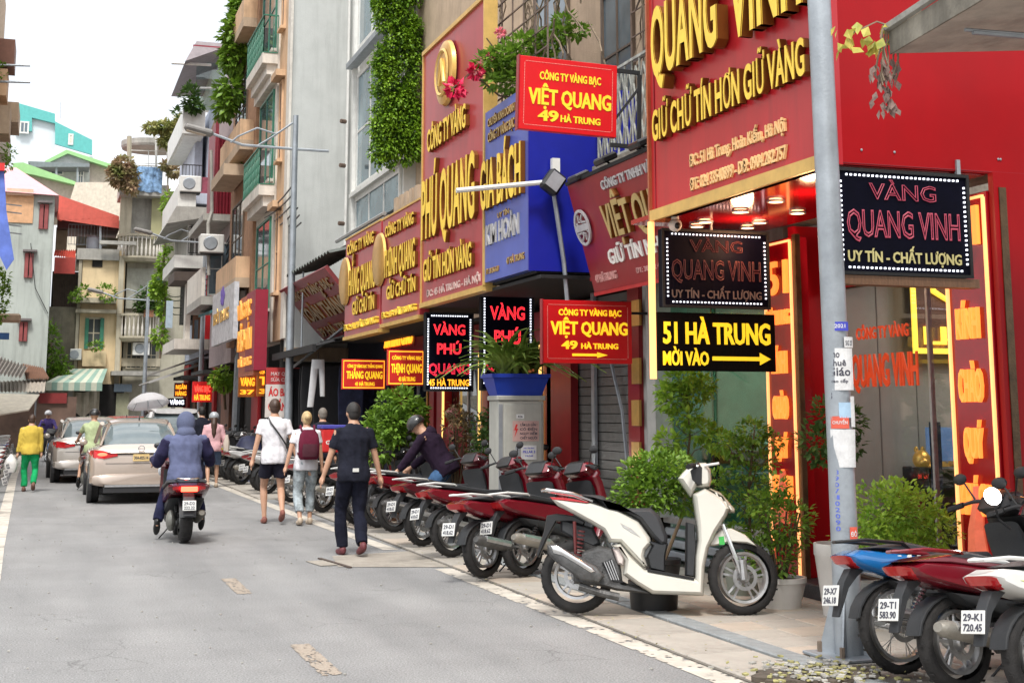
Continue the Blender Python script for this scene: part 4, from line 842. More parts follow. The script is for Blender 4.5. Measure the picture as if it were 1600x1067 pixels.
# LED boards of shop 45
def ledphu(O, w, h, lab, last):
    k = w * .62
    return ledboard(lab, O, w, h, [('VÀNG', .5, h * .72, w * .66, h * .13, ledr, .026), ('PHÚ', .5, h * .475, w * .5, h * .13, ledr, .03), ('QUANG', .5, h * .22, w * .84, h * .13, ledr if 0 else M('red_led_mid', (.7, .02, .05), emit=.6, bump=0), .026), ('45 HÀ TRUNG', .5, h * .07, w * .84, h * .08, ledo, 0)], dr=.009)
def spanbox(px0, py0, px1, py1, Y): a, b_, c = at(px0, py1, y=Y), at(px1, py1, y=Y), at(px0, py0, y=Y); return a, b_.x - a.x, c.z - a.z
O, w, h = spanbox(663, 488, 739, 611, 18.9); ledphu(O, w, h, 'VÀNG PHÚ QUANG LED board left of the flower box', 1)
O, w, h = spanbox(751, 455, 834, 610, 16.9); ledphu(O, w, h, 'VÀNG PHÚ QUANG LED board half hidden behind the flower box plants', 1)
MB().tube([(0, 0, 0), (0, 0, 1.6)], .02, 6).build('bracket', gilt, tag(thing('sign_post', '', ''), 'thin gold frame post beside the LED board', 'post')) if 0 else None
def oblade(px0, py0, px1, py1, Y, l1, l2, l3, lab):
    O, w, h = spanbox(px0, py0, px1, py1, Y); b_ = Board('hanging_sign', lab, 'sign', O, 0, group='small red signs with yellow lettering'); e = b_.e
    P(e, 'panel', darkred if 0 else M('red_blade', (.5, .02, .015), rough=.4, emit=.08), 0, w, 0, .06, 0, h, .004)
    MB().box(.02, w - .02, -.004, 0, .02, .035).box(.02, w - .02, -.004, 0, h - .035, h - .02).box(.02, .03, -.0035, 0, .035, h - .035).box(w - .03, w - .02, -.0035, 0, .035, h - .035).build('border', ledo, e)
    for s, z, c, x0, x1 in ((l1, .72, .1, .12, .93), (l2, .36, .24, .1, .93), (l3, .12, .12, .3, .75)): lettering(e, s, w * x0, w * x1, h * z, h * c, printyl, depth=.006, bold=.042)
oblade(605, 546, 663, 602, 20.6, 'CÔNG TY VÀNG BẠC', 'THỊNH QUANG', '43 HÀ TRUNG', 'small red THỊNH QUANG sign beside the LED board')
oblade(534, 561, 602, 608, 23.4, 'CÔNG TY VÀNG BẠC THẮNG QUANG', 'THẮNG QUANG', '41 HÀ TRUNG', 'small red THẮNG QUANG sign above the crouching bushes')
# lit lettering row above (KÍNH CHÀO)
b_ = Board('shop_sign', 'row of lit orange letters over the shop door of 43', 'lettering', at(600, 545, x=6.26), -90); P(b_.e, 'backing', darkred, 0, 2.4, .002, .02, -.05, .4); lettering(b_.e, 'XIN KÍNH CHÀO', .05, 2.3, .02, .3, ledo, depth=.02, bold=.042)
# ================================================================ hanging creeper curtain, window wall, roses
cur = thing('hanging_creeper', 'thick green leaf curtain hanging down beside the white window frames', 'plant', (5.9, 25, 0))
YC_ = 25.
qc = lambda px, py: (lambda s_: (s_.x - 5.9, 0, s_.z))(at(px, py, y=YC_))
pa, pb_ = at(583, 240, x=5.9), at(655, 240, x=5.9); yA, yB = pa.y - 25, pb_.y - 25
rgc = random.Random(4); bl = []
for i in range(150):
    py = rgc.uniform(-30, 236); px = rgc.uniform(588, 650) + 7 * noise.noise(Vector((py * .03, 1, 0))) * (1 if i % 2 else -1); k = rgc.uniform(.6, 1.2); bl.append((qc(px, py), (.14 * k, .3, .26 * k)))
for k in range(11): bl.append((qc(584 + k * 7, 236 + 14 * math.sin(k * 1.9)), (.09, .22, .2)))
leaf_mass(bl, 19000, .08, 71, droop=.7, shell=.3).build('foliage', leafP, cur, kind='stuff'); leaf_mass([(c_, (r_[0] * .6, r_[1] * .8, r_[2] * .9)) for c_, r_ in bl], 7000, .10, 72, droop=.5, shell=.0).build('inner_foliage', leafD, cur, kind='stuff'); P(cur, 'trough', tanwall, -.1, .5, -.3, .5, 4.95, 5.2)  # darker inner leaves put the shade inside the curtain into the colour
lat = thing('balcony_box', 'shaded balcony with cream slats under the leaf curtain', 'balcony')
P(lat, 'back_panel', darkin, 6.2, 6.3, pb_.y, pa.y + .3, 4.2, 5.5); mb = MB()
for i in range(5): y = pb_.y + .1 + i * .38; MB().box(5.9, 6.0, y, y + .22, 4.5, 5.5).build('slat', tanwall, lat)
MB().tube([(5.3, pb_.y, 4.95), (5.3, pa.y + .5, 4.95)], .04, 6).build('rail', alu, lat); MB().tube([(5.35, pb_.y, 4.78), (5.35, pa.y + .5, 4.78)], .03, 6).build('rail', black, lat)
ww = thing('row_house', 'white framed glass fronted house behind the leaf curtain', 'house')
XW = 6.2; yR = 25.4; yL = at(553, 240, x=XW).y
P(ww, 'wall', whitep, XW + .06, 9, yR, yL - .02, 4.6, 15)
for z0, z1, nz in ((5.0, 6.25, 1), (6.4, 9.05, 2), (9.6, 12.6, 2)):
    win_x(ww, yR + .1, yL - .18, z0, z1, XW + .05, whitep, M('sky_glass', (.12, .20, .24), rough=.05, var=.5, sc=.8, bump=0, spec=1), 3, nz, f=.09)
P(ww, 'pilaster', whitep, XW - .08, XW + .06, yL - .17, yL - .01, 4.6, 15); P(ww, 'ledge', steel, XW - .22, XW + .0, yR, yL, 9.2, 9.32); P(ww, 'ledge', whitep, XW - .1, XW + .0, yR, yL, 6.27, 6.36)
for z in (8.0, 7.0, 5.7): d = MB().tube([(XW - .2, yL, z), (XW - .32, yL - .05, z)], .05, 6).build('wall_lamp', M('lamp_brown', (.12, .08, .06)), ww)
rose = thing('climbing_roses', 'rose bush with crimson blooms growing over the sign tops', 'plant', (5.2, 15.3, 5.2))
q = lambda px, py: (lambda s: (s.x - 5.2, 0, s.z - 5.2))(at(px, py, y=15.3))
bl = [(q(x, y), (r_ / 150, .25, r_ / 200)) for x, y, r_ in ((790, 90, 28), (820, 75, 30), (850, 70, 28), (870, 55, 20), (780, 105, 22), (810, 110, 26), (760, 95, 18), (800, 130, 20), (770, 130, 10), (880, 35, 16), (905, 50, 12), (850, 95, 25))]
leaf_mass(bl, 1900, .10, 81).build('foliage', leafG, rose, kind='stuff')
mb = MB().tube([q(880, 110), q(800, 128), q(740, 110), q(705, 140)], .012, 4).tube([q(860, 160), q(780, 150), q(745, 120)], .014, 4).tube([q(760, 60), q(790, 100), q(820, 130)], .01, 4); mb.build('stem', stemm, rose)
rosem = M('rose_crimson', (.62, .01, .07), rough=.5, var=.3, sc=20); rosep = M('rose_pink', (.75, .2, .25), rough=.5, var=.2, sc=20)
for i, (x, y, r_) in enumerate(((711, 139, .125), (742, 112, .10), (782, 52, .06), (766, 90, .055))):
    mb = MB(); c = Vector(q(x, y)); rg_ = random.Random(i)
    for k in range(34):
        v_ = rv(rg_).normalized(); leaf(mb, c + v_ * r_ * rg_.uniform(.2, .6), (v_ + rv(rg_) * .5).normalized(), rv(rg_), r_ * .9, r_ * .4, fold=-.5)
    mb.build('bloom', rosem if i < 2 else rosep, rose)
cage = thing('balcony_cage', 'rusty barred balcony cage tangled with dead vines above the blue sign', 'balcony', (5.3, 14.6, 5.3))
mb = MB()
for i in range(12): z = .25 * i; mb.tube([(0, 0, z), (0, 2.6, z)], .012, 4)
for i in range(7): y = i * .43; mb.tube([(0, y, 0), (0, y, 3)], .012, 4)
mb.build('bars', MATS['rusty_grille'], cage); mb = MB()
for i in range(46):
    p = Vector((rgx.uniform(0, .5), rgx.uniform(-.2, 2.6), rgx.uniform(.6, 3))); pts = [p]
    for k in range(7): p = p + Vector((rgx.uniform(-.07, .07), rgx.uniform(-.2, .2), -rgx.uniform(.05, .3))); pts.append(p)
    mb.tube(pts, .013, 3)
mb.build('dead_vines', dryv, cage, kind='stuff'); P(cage, 'planter', tanwall, -.1, .6, 0, 2.6, -.25, .0)
# ================================================================ electricity cabinet with blue planter
p = at(815, 800, x=5.2); CY = 15.9
xa, xc = at(779, 700, y=CY).x, at(850, 700, y=CY).x; zt = at(815, 622, y=CY).z
cab = thing('electric_cabinet', 'tall grey electricity cabinet with warning poster and pasted notices', 'cabinet', (xa, CY, .03)); w = xc - xa
cabm = M('cabinet_grey', (.40, .40, .36), rough=.6, var=.08, bump=.03, streak=.25, dirt=.15)
P(cab, 'body', cabm, 0, w, 0, .38, 0, zt - .06, .008); P(cab, 'cap', cabm, -.02, w + .02, -.02, .4, zt - .058, zt, .01); P(cab, 'door', cabm, .07, w - .03, -.012, 0, .52, zt - .1, .004); P(cab, 'lower_door', cabm, .07, w - .03, -.012, 0, .08, .5, .004); P(cab, 'door_edge', steel, .0, .05, -.008, 0, .05, zt - .1)
ps = M('poster_pink', (.50, .32, .29), rough=.7, var=.1, sc=8, dirt=.15); P(cab, 'warning_poster', ps, w * .3, w * .88, -.016, -.0125, 1.22, 1.46)
for i, s in enumerate(('CẤM LẠI GẦN !', 'CÓ ĐIỆN', 'NGUY HIỂM', 'CHẾT NGƯỜI')): lettering(cab, s, w * .46, w * .84, 1.40 - .052 * i, .028, printk, y=-.015, depth=.002, bold=.03, name='print')
MB().prism([(w * .37, 1.42), (w * .33, 1.35), (w * .37, 1.35), (w * .34, 1.27), (w * .42, 1.37), (w * .38, 1.37), (w * .41, 1.42)], -.018, -.0161).build('lightning_mark', printr, cab)
P(cab, 'notice', paper, w * .48, w * .82, -.022, -.0125, 1.0, 1.17); lettering(cab, 'PILLAR 3', w * .52, w * .79, 1.08, .03, pblue, y=-.021, depth=.002, name='print'); lettering(cab, 'HÀ TRUNG', w * .54, w * .77, 1.13, .015, pblue, y=-.021, depth=.002, name='print'); lettering(cab, 'TRẠM', w * .56, w * .74, 1.04, .015, pblue, y=-.021, depth=.002, name='print')
P(cab, 'notice', paper, w * .38, w * .55, -.015, -.0125, 1.49, 1.54); lettering(cab, '416', w * .41, w * .52, 1.50, .025, printk, y=-.014, depth=.002, name='print'); P(cab, 'lock_box', steel, w * .36, w * .45, -.03, -.0125, 1.0, 1.16)
for z, s in ((.86, 'SỬA CHỮA'), (.8, 'ĐIỆN NƯỚC'), (.7, '0912 355')): lettering(cab, s, w * .5, w * .88, z, .035, printk, y=-.0125, depth=.002, bold=.01, name='print')
P(cab, 'notice', M('torn_paper', (.5, .47, .42), var=.2, sc=20), w * .3, w * .85, -.016, -.0125, .36, .48)
pln = thing('flower_box', 'blue plastic flower box standing on top of the grey cabinet', 'planter', (xa - .08, CY - .02, zt + .031)); w2 = w + .13
zz = .26; blp = M('blue_plastic', (.01, .04, .33), rough=.4, var=.08, bump=0)
MB().rings([[(.07, .04, 0), (w2 - .07, .04, 0), (w2 - .07, .36, 0), (.07, .36, 0)], [(.0, -.02, zz - .05), (w2, -.02, zz - .05), (w2, .42, zz - .05), (.0, .42, zz - .05)], [(-.02, -.04, zz - .045), (w2 + .02, -.04, zz - .045), (w2 + .02, .44, zz - .045), (-.02, .44, zz - .045)], [(-.02, -.04, zz), (w2 + .02, -.04, zz), (w2 + .02, .44, zz), (-.02, .44, zz)]]).build('box_shell', blp, pln)
fern = thing('sword_plant', 'spiky sword leaved plant growing in the blue flower box', 'plant', (xa - .08 + w2 / 2, CY + .18, zt + zz)); rgf = random.Random(12); lv = leafmat('leaf_sword', (.09, .18, .02), (.36, .46, .10), 5)
mb = MB(); proto_leaf = []
for k in range(5):
    mb = MB(); L = .46 + .06 * k; pts = []; bend = .28 + .1 * k
    for j in range(6): t = j / 5; pts.append((bend * t * t, L * t - bend * .45 * t * t * t))
    ring = [[(x, -w_, z), (x + .004, 0, z - .008), (x, w_, z), (x - .003, 0, z - .002)] for (x, z), w_ in zip(pts, (.012, .026, .03, .025, .015, .002))]
    mb.rings(ring); proto_leaf.append(mb.mesh('leaf', lv))
for i in range(130):
    o = obj('leaf', proto_leaf[i % 5], fern, loc=(rgf.uniform(-.2, .2), rgf.uniform(-.12, .12), -.02)); o.rotation_euler = (rgf.uniform(-.35, .35), rgf.uniform(-.25, .6), rgf.uniform(0, 6.28)); s = rgf.uniform(.95, 1.3); o.scale = (s, s, s)
MB().ell((.12, -.2, .06), (.025, .025, .02), 6, 5).ell((.16, -.2, .075), (.02, .02, .02), 6, 5).build('blossom', M('orange_flower', (.8, .25, .08)), fern)
# ================================================================ bushes by shop 43 / 45
def bush(px, py, w_, h_, Y, lab, m, n, L, seed):
    c = at(px, py, y=Y); t = thing('potted_shrub', lab, 'plant', (c.x, Y, .03), group='bushes in front of the gold shops'); rg_ = random.Random(seed); bl = []; mb = MB(); h = (c.z - .03)
    pot(t, .16, .2, .3, MATS['clay_pot'])
    for i in range(12):
        a, z = rg_.uniform(-1, 1), rg_.uniform(.25, 1); q_ = (a * w_ * .7, rg_.uniform(-.2, .2), h - h_ + 2 * h_ * z - .1 * abs(a)); bl.append((q_, (w_ * .35, .25, h_ * .35))); mb.tube([(0, 0, .2), (q_[0] * .5, 0, q_[2] * .6), q_], [.015, .01, .004], 4)
    mb.build('trunk', stemm, t); leaf_mass(bl, n, L, seed, droop=.2).build('foliage', m, t, kind='stuff')
bush(625, 678, .42, .52, 20.2, 'tall bright green bush between the black shirt man and the bending rider', leafG, 1900, .11, 91)
bush(590, 690, .35, .45, 21.0, 'looser green bush just left of the tall bright one', leafG, 1200, .10, 92)
bush(765, 690, .22, .4, 17.6, 'dark dense bush beside the grey electricity cabinet', leafD, 1100, .08, 93)
bush(712, 668, .25, .3, 18.4, 'sparse reddish bush behind the bending rider', leafmat('leaf_redgreen', (.08, .07, .03), (.2, .12, .05), 8), 450, .07, 94)
# ================================================================ tall grey house and the tailor's stall
XT = at(450, 300, y=30.6).x
tg = thing('tall_house', 'tall narrow house with blank grey side wall and cream front with green balconies', 'house')
P(tg, 'side_wall', greywall, XT + .02, 9.5, 30.6, 30.75, 2.7, 17)
yE = at(405, 300, x=XT).y; yM = at(432, 300, x=XT).y
peach = M('peach_wall', (.62, .41, .25), rough=.85, var=.12, sc=2, streak=.5, dirt=.25); lightw = M('off_white_trim', (.64, .60, .54), rough=.7, var=.08, streak=.45, dirt=.25)
P(tg, 'front_wall', peach, XT, XT + .3, 30.76, yM, 3.2, 17); P(tg, 'front_wall', lightw, XT - .05, XT + .3, yM, yE, 3.2, 17); P(tg, 'corner_strip', lightw, XT - .04, XT + .02, 30.55, 30.95, 3.2, 17)
darkg = M('shutter_brown', (.14, .07, .05), rough=.6); greenf = M('green_shutter', (.03, .16, .10), rough=.5, var=.15)
for z0 in (4.3, 7.4, 10.6, 13.6):
    win_x(tg, 31.6, yM - .3, z0, z0 + 1.9, XT, peach, darkg, 1, 2, sill=peach); win_x(tg, yM + .3, yE - .4, z0 - .3, z0 + 1.9, XT - .05, greenf, winglass, 2, 2, sill=lightw)
    P(tg, 'window_hood', peach, XT - .22, XT - .001, 31.4, yM - .1, z0 + 1.95, z0 + 2.1)
    if z0 > 5:
        P(tg, 'balcony_slab', lightw, XT - .42, XT - .051, yM, yE, z0 - .75, z0 - .5); P(tg, 'balcony_slab', lightw, XT - .3, XT - .052, yM + .1, yE - .1, z0 - 1.0, z0 - .751)
        railing_x(tg, yM, yE, z0 - .5, z0 + .45, XT - .4, greenf, 12); railing_y(tg, XT - .4, XT - .06, z0 - .5, z0 + .45, yM, greenf, 3)
        P(tg, 'cornice', lightw, XT - .2, XT - .052, yM, yE, z0 + 2.0, z0 + 2.2)
stall = thing('tailor_shop', 'dark tailor stall with hanging clothes under a sagging black awning', 'shop')
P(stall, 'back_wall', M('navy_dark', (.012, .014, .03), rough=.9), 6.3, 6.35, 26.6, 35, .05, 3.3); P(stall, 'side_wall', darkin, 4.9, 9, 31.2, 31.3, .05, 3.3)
corrug((6.3, 26.0, 3.25), (6.3, 31.0, 3.25), (4.75, 31.0, 2.85), (4.75, 26.0, 2.85), 22, .02).build('awning', blackm, stall)
P(stall, 'awning_edge', blackm, 4.68, 4.75, 26, 31, 2.72, 2.86); P(stall, 'stone_base', tanwall, XT, 9, 30.5, 30.59, 2.7, 3.0)
cloths = M('hanging_clothes', (.02, .025, .06), rough=.95, var=.5, sc=6)
rgd = random.Random(8)
for i in range(14):
    y, x = 27 + rgd.random() * 3.4, 5.0 + rgd.random() * 1.1; w = rgd.uniform(.18, .3); z = 2.5
    mb = MB(); mb.rings([[(x - w, y - .03, z), (x + w, y - .03, z), (x + w, y + .03, z), (x - w, y + .03, z)], [(x - w * 1.1, y - .05, z - .5), (x + w * 1.1, y - .05, z - .5), (x + w * 1.1, y + .05, z - .5), (x - w * 1.1, y + .05, z - .5)], [(x - w, y - .04, z - 1.2), (x + w, y - .04, z - 1.25), (x + w, y + .04, z - 1.25), (x - w, y + .04, z - 1.2)]]); mb.build('garment', [cloths, M('black_cloth', (.012, .012, .014), rough=.95)][i % 2], stall)
c = at(497, 560, y=26.4); tr_ = thing('hanging_trousers', 'pair of white trousers hanging from the stall awning', 'trousers', c)
wcl = M('white_cloth', (.45, .45, .46), rough=.9, var=.08, sc=8)
MB().loft([(-.02, 0, .12, .05), (-.2, 0, .13, .06)], ax='z', p=2.4).loft([(-.16, 0, .07, .05, -.06), (-.5, 0, .065, .045, -.09), (-.92, 0, .06, .04, -.13)], ax='z').loft([(-.16, 0, .06, .05, .07), (-.5, 0, .05, .045, .09), (-.72, 0, .045, .04, .1)], ax='z').build('trouser_legs', wcl, tr_, True); MB().tube([(0, 0, -.02), (0, 0, .12)], .008, 4).build('hanger', black, tr_)
# leaning red sign with a corrugated roof
O = at(507, 533, x=5.75)
ls = Board('shop_sign', 'leaning dull red sign with tarnished letters under a corrugated sheet', 'shop sign', O, -90, 40); e = ls.e
u1, v1 = ls.uv(468, 438); W_ = O.y - 25.6
MB().rings([[(0, 0, 0), (W_, 0, 0), (W_, 0, v1), (-.55, 0, v1)], [(0, .08, 0), (W_, .08, 0), (W_, .08, v1), (-.55, .08, v1)]]).build('panel', M('brown_red_panel', (.20, .03, .035), rough=.45, var=.2, streak=.4), e)
tg2 = [M('tarnished_letter', (.30, .22, .13), rough=.6, var=.25), goldside]
lettering(e, 'CÔNG TY VÀNG BẠC', .0, W_ * .95, v1 * .74, .2, tg2, depth=.03, bold=.04); lettering(e, 'TOÀN THẮNG', .05, W_ * .95, v1 * .36, .36, tg2, depth=.04, bold=.045); lettering(e, '39 HÀ TRUNG', .3, W_ * .9, v1 * .08, .22, tg2, depth=.03, bold=.036)
rf = thing('corrugated_roof', 'rusty corrugated sheet tilted over the leaning sign', 'roof')
za = at(447, 431, x=4.75); zb = at(530, 405, x=5.4)
corrug((5.6, 25.4, za.z + .25), (5.6, za.y - .2, za.z + .2), (za.x, za.y, za.z), (4.85, 25.4, za.z + .06), 16, .03).build('sheet', M('weathered_sheet', (.09, .10, .09), rough=.7, var=.3, streak=.4), rf)
MB().tube([(4.95, za.y - 1, 2.9), (4.95, za.y - 1, za.z)], .02, 5).tube([(4.9, 29.8, 2.5), (5.9, 26.9, 3.6)], .03, 5).build('strut', steel, rf)
# tailor's standing sign
O, w, h = spanbox(414, 418 + 0, 467, 650, 31.0); O, w, h = spanbox(414, 574, 467, 652, 30.45)
ts = Board('shop_sign', 'white and red ÁO BÀ BA QUẦN BÒ sign behind the white shirt man', 'sign', (O.x, 30.45, O.z), 0); e = ts.e
P(e, 'panel', M('cream_sign', (.62, .56, .52), rough=.6), 0, w, 0, .05, 0, h * .66); P(e, 'top_panel', M('sign_red2', (.42, .03, .03), rough=.6), 0, w, 0, .052, h * .661, h)
lettering(e, 'ÁO BÀ BA', w * .08, w * .95, h * .43, h * .15, printr, bold=.042, depth=.006); lettering(e, 'QUẦN BÒ', w * .08, w * .92, h * .14, h * .15, printr, bold=.042, depth=.006)
lettering(e, 'MAY QUẦN', w * .14, w * .85, h * .84, h * .07, M('sign_pink', (.6, .4, .38)), bold=.03, depth=.006); lettering(e, 'SỬA CHỮA', w * .14, w * .85, h * .72, h * .07, MATS['sign_pink'], bold=.03, depth=.006)
# ================================================================ right side beyond the tall house (Y 35 to 60)
XL = 4.75
brick = M('terracotta_wall', (.34, .19, .11), rough=.95, var=.25, sc=6, bump=.25, bsc=25, streak=.3)
h1 = thing('row_house', 'terracotta house with overgrown balconies beyond the tall cream front', 'house')
P(h1, 'wall', brick, XL, 9, yE + .05, 40.2, 3.4, 15); 
for z0 in (5.0, 8.6, 11.9):
    P(h1, 'balcony_slab', tanwall, XL - .36, XL - .001, yE + .4, 40.1, z0 - .25, z0); P(h1, 'balcony_front', peach, XL - .36, XL - .3, yE + .4, 40.1, z0 + .001, z0 + .55); P(h1, 'balcony_side', peach, XL - .299, XL - .002, yE + .4, yE + .5, z0 + .001, z0 + .55)
    win_x(h1, 37, 39.4, z0 + .3, z0 + 2.3, XL, M('old_wood_frame', (.12, .08, .05)), winglass, 3, 2)
bp = [(375, 60, 26, 34), (385, 30, 22, 30), (392, 75, 18, 26), (365, 90, 16, 22), (360, 145, 18, 20), (352, 168, 12, 14), (398, 50, 14, 30), (383, 262, 10, 14), (380, 10, 16, 14)]
pt = thing('balcony_plants', 'wild green plants spilling off the upper balconies', 'plant', (3.9, 38, 8)); q = lambda px, py, Y=38.: (lambda s: (s.x - 3.9, Y - 38, s.z - 8))(at(px, py, y=Y))
leaf_mass([(q(x, y), (a / 52, .6, b_ / 52)) for x, y, a, b_ in bp], 3000, .26, 101, droop=.5).build('foliage', leafG, pt, kind='stuff'); MB().tube([q(378, 150), q(375, 100), q(385, 40), q(392, 0)], .06, 5).tube([q(350, 180), q(335, 190), q(328, 210)], .02, 4).build('stem', dryv, pt)
P(pt, 'planter', tanwall, 0.2, .8, -1.5, 1.5, -.2, .1)
# signs of that stretch
def fboard(lab, X, pts, m, lines=(), cat='shop sign', trim=None, name='shop_sign', tilt=0):
    (xa, ya_), (xb_, yb_), (xt, yt) = pts; A, B = at(xa, ya_, x=X), at(xb_, yb_, x=X)
    s = Board(name, lab, cat, A, -90, tilt); e = s.e; w = A.y - B.y; h = s.uv(xt, yt)[1]
    P(e, 'panel', m, 0, w, 0, .12, 0, h)
    if trim: MB().box(0, w, -.02, .0, -.05, .04).box(0, w, -.02, 0, h - .05, h + .02).build('trim', trim, e)
    for q_ in lines: s.line(*q_[:5], bold=.042, depth=.05)
    return s, w, h
orl = M('orange_letter', (.85, .38, .06), rough=.5, emit=.12)
s, w, h = fboard('red sign with orange letters and deep red end beyond the tall house', 4.35, ((372, 590), (396, 580), (372, 470)), M('orange_red_panel', (.45, .10, .03), rough=.5, var=.2), [('VÀNG BẠC', (373, 500), (394, 492), 22, orl), ('BẢO TÍN', (373, 550), (394, 542), 30, orl), ('HÀ TRUNG', (374, 575), (394, 568), 12, orl)])
yb(thing('shop_sign', 'deep red blank sign end behind the first street light', 'shop sign'), 'panel', M('crimson_panel', (.26, .01, .03), rough=.5, var=.1), 396, 452, 416, 578, at(396, 580, x=4.35).y - .1, 1.5)
s, w, h = fboard('white shop banner with a purple flower and gold print', 4.3, ((330, 542), (364, 520), (330, 465)), M('banner_white', (.55, .55, .58), rough=.7, var=.3, sc=6, dirt=.3))
u, v = s.uv(348, 470); mb = MB()
for k in range(5): a = R(72 * k); mb.m = Matrix.Translation((u + .55 * math.cos(a) * .5, -.01, v + .12 + .25 * math.sin(a) * .6)); mb.ell((0, 0, 0), (.26, .01, .13), 8, 4)
mb.build('flower_print', M('purple_print', (.16, .08, .5)), s.e)
lettering(s.e, 'THỜI TRANG', .3, w * .8, h * .4, .3, goldm, depth=.02, bold=.04)
aw = thing('fabric_awning', 'small faded teal awning below the white banner', 'awning'); A, B = at(318, 487, y=43), at(366, 475, y=43)
MB().rings([[(A.x, 44.5, A.z), (A.x + .0, 41, A.z - .1), (B.x + .3, 41, B.z + .1), (B.x + .3, 44.5, B.z + .25)], [(A.x, 44.5, A.z - .08), (A.x, 41, A.z - .18), (B.x + .3, 41, B.z + .02), (B.x + .3, 44.5, B.z + .17)]]).build('canvas', M('teal_canvas', (.05, .17, .19), rough=.8), aw); yb(aw, 'flap', MATS['teal_canvas'], 352, 480, 368, 525, 42, .05)
h2 = thing('row_house', 'house clad in dark red corrugated sheet behind the electric pole', 'house')
P(h2, 'wall', M('mauve_wall', (.35, .28, .28), rough=.9, streak=.3), 4.9, 9, 40.3, 46, 3, 12.2)
crm = M('maroon_sheet', (.22, .02, .035), rough=.55, var=.2, streak=.3)
yw = 41.5; a0, a1 = at(332, 345, y=yw), at(376, 215, y=yw)
corrug((a1.x, yw, a1.z), (a0.x, yw, a1.z - .05), (a0.x, yw, a0.z), (a1.x, yw, a0.z + .2), 8, .05).build('cladding', crm, h2); xb(h2, 'side_cladding', crm, 322, 215, 332, 350, a0.x, .1)
P(h2, 'balcony_slab', conc, a0.x - .3, 4.9, 41.2, 45.8, 7.2, 7.4); P(h2, 'balcony_slab', conc, 4.1, 4.9, 41.2, 45.8, 4.7, 4.95); P(h2, 'balcony_front', lightw, 4.1, 4.2, 41.2, 45.8, 4.951, 5.8)
win_y(h2, 4.3, 5.1, 5.0, 6.6, 41.6, whitep, winglass, 2, 2)
ep = thing('electric_pole', 'thick grey pole with a short crossarm in front of the maroon cladding', 'pole', (at(372, 520, y=39.5).x, 39.5, 0)); MB().tube([(0, 0, 0), (.14, 0, 11.2)], [.12, .085], 8).build('pole', steel, ep, True); MB().tube([(.14, 0, 11), (-.6, 0, 11.05)], .05, 6).build('crossarm', steel, ep)
# pale blue house with terraces
lav = M('pale_blue_wall', (.50, .54, .64), rough=.8, var=.06, streak=.4, dirt=.15); Yc = 48.
h3 = thing('row_house', 'pale blue white house stepping up to a glass roof terrace', 'house')
def yx(t, n, m, a, b_, c, d, Y=Yc, dy=6, **k): return yb(t, n, m, a, b_, c, d, Y, dy, **k)
yx(h3, 'wall', lav, 314, 172, 345, 560); yx(h3, 'wall', lav, 302, 190, 314.2, 300, Yc + .6); 
yx(h3, 'parapet', whitep, 285, 172, 320, 208, Yc - .8, 6.5); yx(h3, 'slab', whitep, 288, 208, 312, 212, Yc - .6, 5)
yx(h3, 'glass_parapet', glass('terrace_glass', (.75, .85, .85), .15), 302, 138, 345, 171, Yc - .6, .05); yx(h3, 'glass_wall', MATS['terrace_glass'], 306, 100, 350, 137, Yc, .05); yx(h3, 'terrace_room', M('pale_room', (.6, .58, .5)), 330, 100, 352, 140, Yc + 1, 4)
yx(h3, 'attic_wall', lav, 316, 80, 358, 99, Yc + .5, 4); 
mb = MB(); A, B, C_, D = at(302, 76, y=Yc), at(352, 74, y=Yc), at(352, 99, y=Yc - .6), at(288, 100, y=Yc - 1.2)
MB().rings([[(A.x, Yc + 4, A.z), (B.x, Yc + 4, A.z), (B.x, Yc - 1.2, A.z - .05), (A.x, Yc - 1.2, A.z - .05)], [(A.x - .4, Yc + 4, D.z), (B.x, Yc + 4, D.z + .1), (B.x, Yc - 1.6, A.z - .2), (D.x, Yc - 1.6, D.z)]]).build('roof', M('grey_mauve_sheet', (.2, .17, .18), rough=.6), h3); yx(h3, 'roof_edge', crm, 302, 74, 352, 77, Yc - 1.3, .1)
for k in (268, 285): pass
MB().tube([at(268, 99, y=Yc - 1), at(330, 102, y=Yc - 1)], .05, 5).tube([at(305, 138, y=Yc - .7), at(345, 138, y=Yc - .7)], .04, 5).build('rail', whitep, h3)
yx(h3, 'bay', whitep, 278, 288, 306, 322, Yc - 1.2, 7); yx(h3, 'bay', lav, 306, 303, 334, 318, Yc - .4, 2)
A = at(276, 322, y=Yc - 1.5)
MB().rings([[(A.x, Yc - 1.5, A.z), (A.x + 1.4, Yc - 1.5, A.z), (A.x + 1.4, Yc + 5, A.z), (A.x, Yc + 5, A.z)], [(A.x - .3, Yc - 1.5, A.z - .6), (A.x + 1.4, Yc - 1.5, A.z - .25), (A.x + 1.4, Yc + 5, A.z - .25), (A.x - .3, Yc + 5, A.z - .6)]]).build('slab', conc, h3)
yx(h3, 'tiled_roof', M('maroon_tile', (.24, .05, .08), rough=.6, var=.3), 308, 278, 336, 303, Yc - .2, 1.6); yx(h3, 'wall', conc, 290, 340, 314, 420, Yc + .3, 5); yx(h3, 'slab', whitep, 272, 400, 318, 418, Yc - 1, 5); yx(h3, 'white_post', whitep, 292, 335, 296, 400, Yc, .2); yx(h3, 'white_post', whitep, 302, 335, 306, 400, Yc, .2)
A = at(283, 300, y=Yc - .9); railing_y(h3, A.x, A.x + .65, A.z, A.z + .9, Yc - 1.2, black, 6); A = at(290, 400, y=Yc); railing_y(h3, A.x, A.x + .5, A.z, A.z + .9, Yc - .9, black, 6)
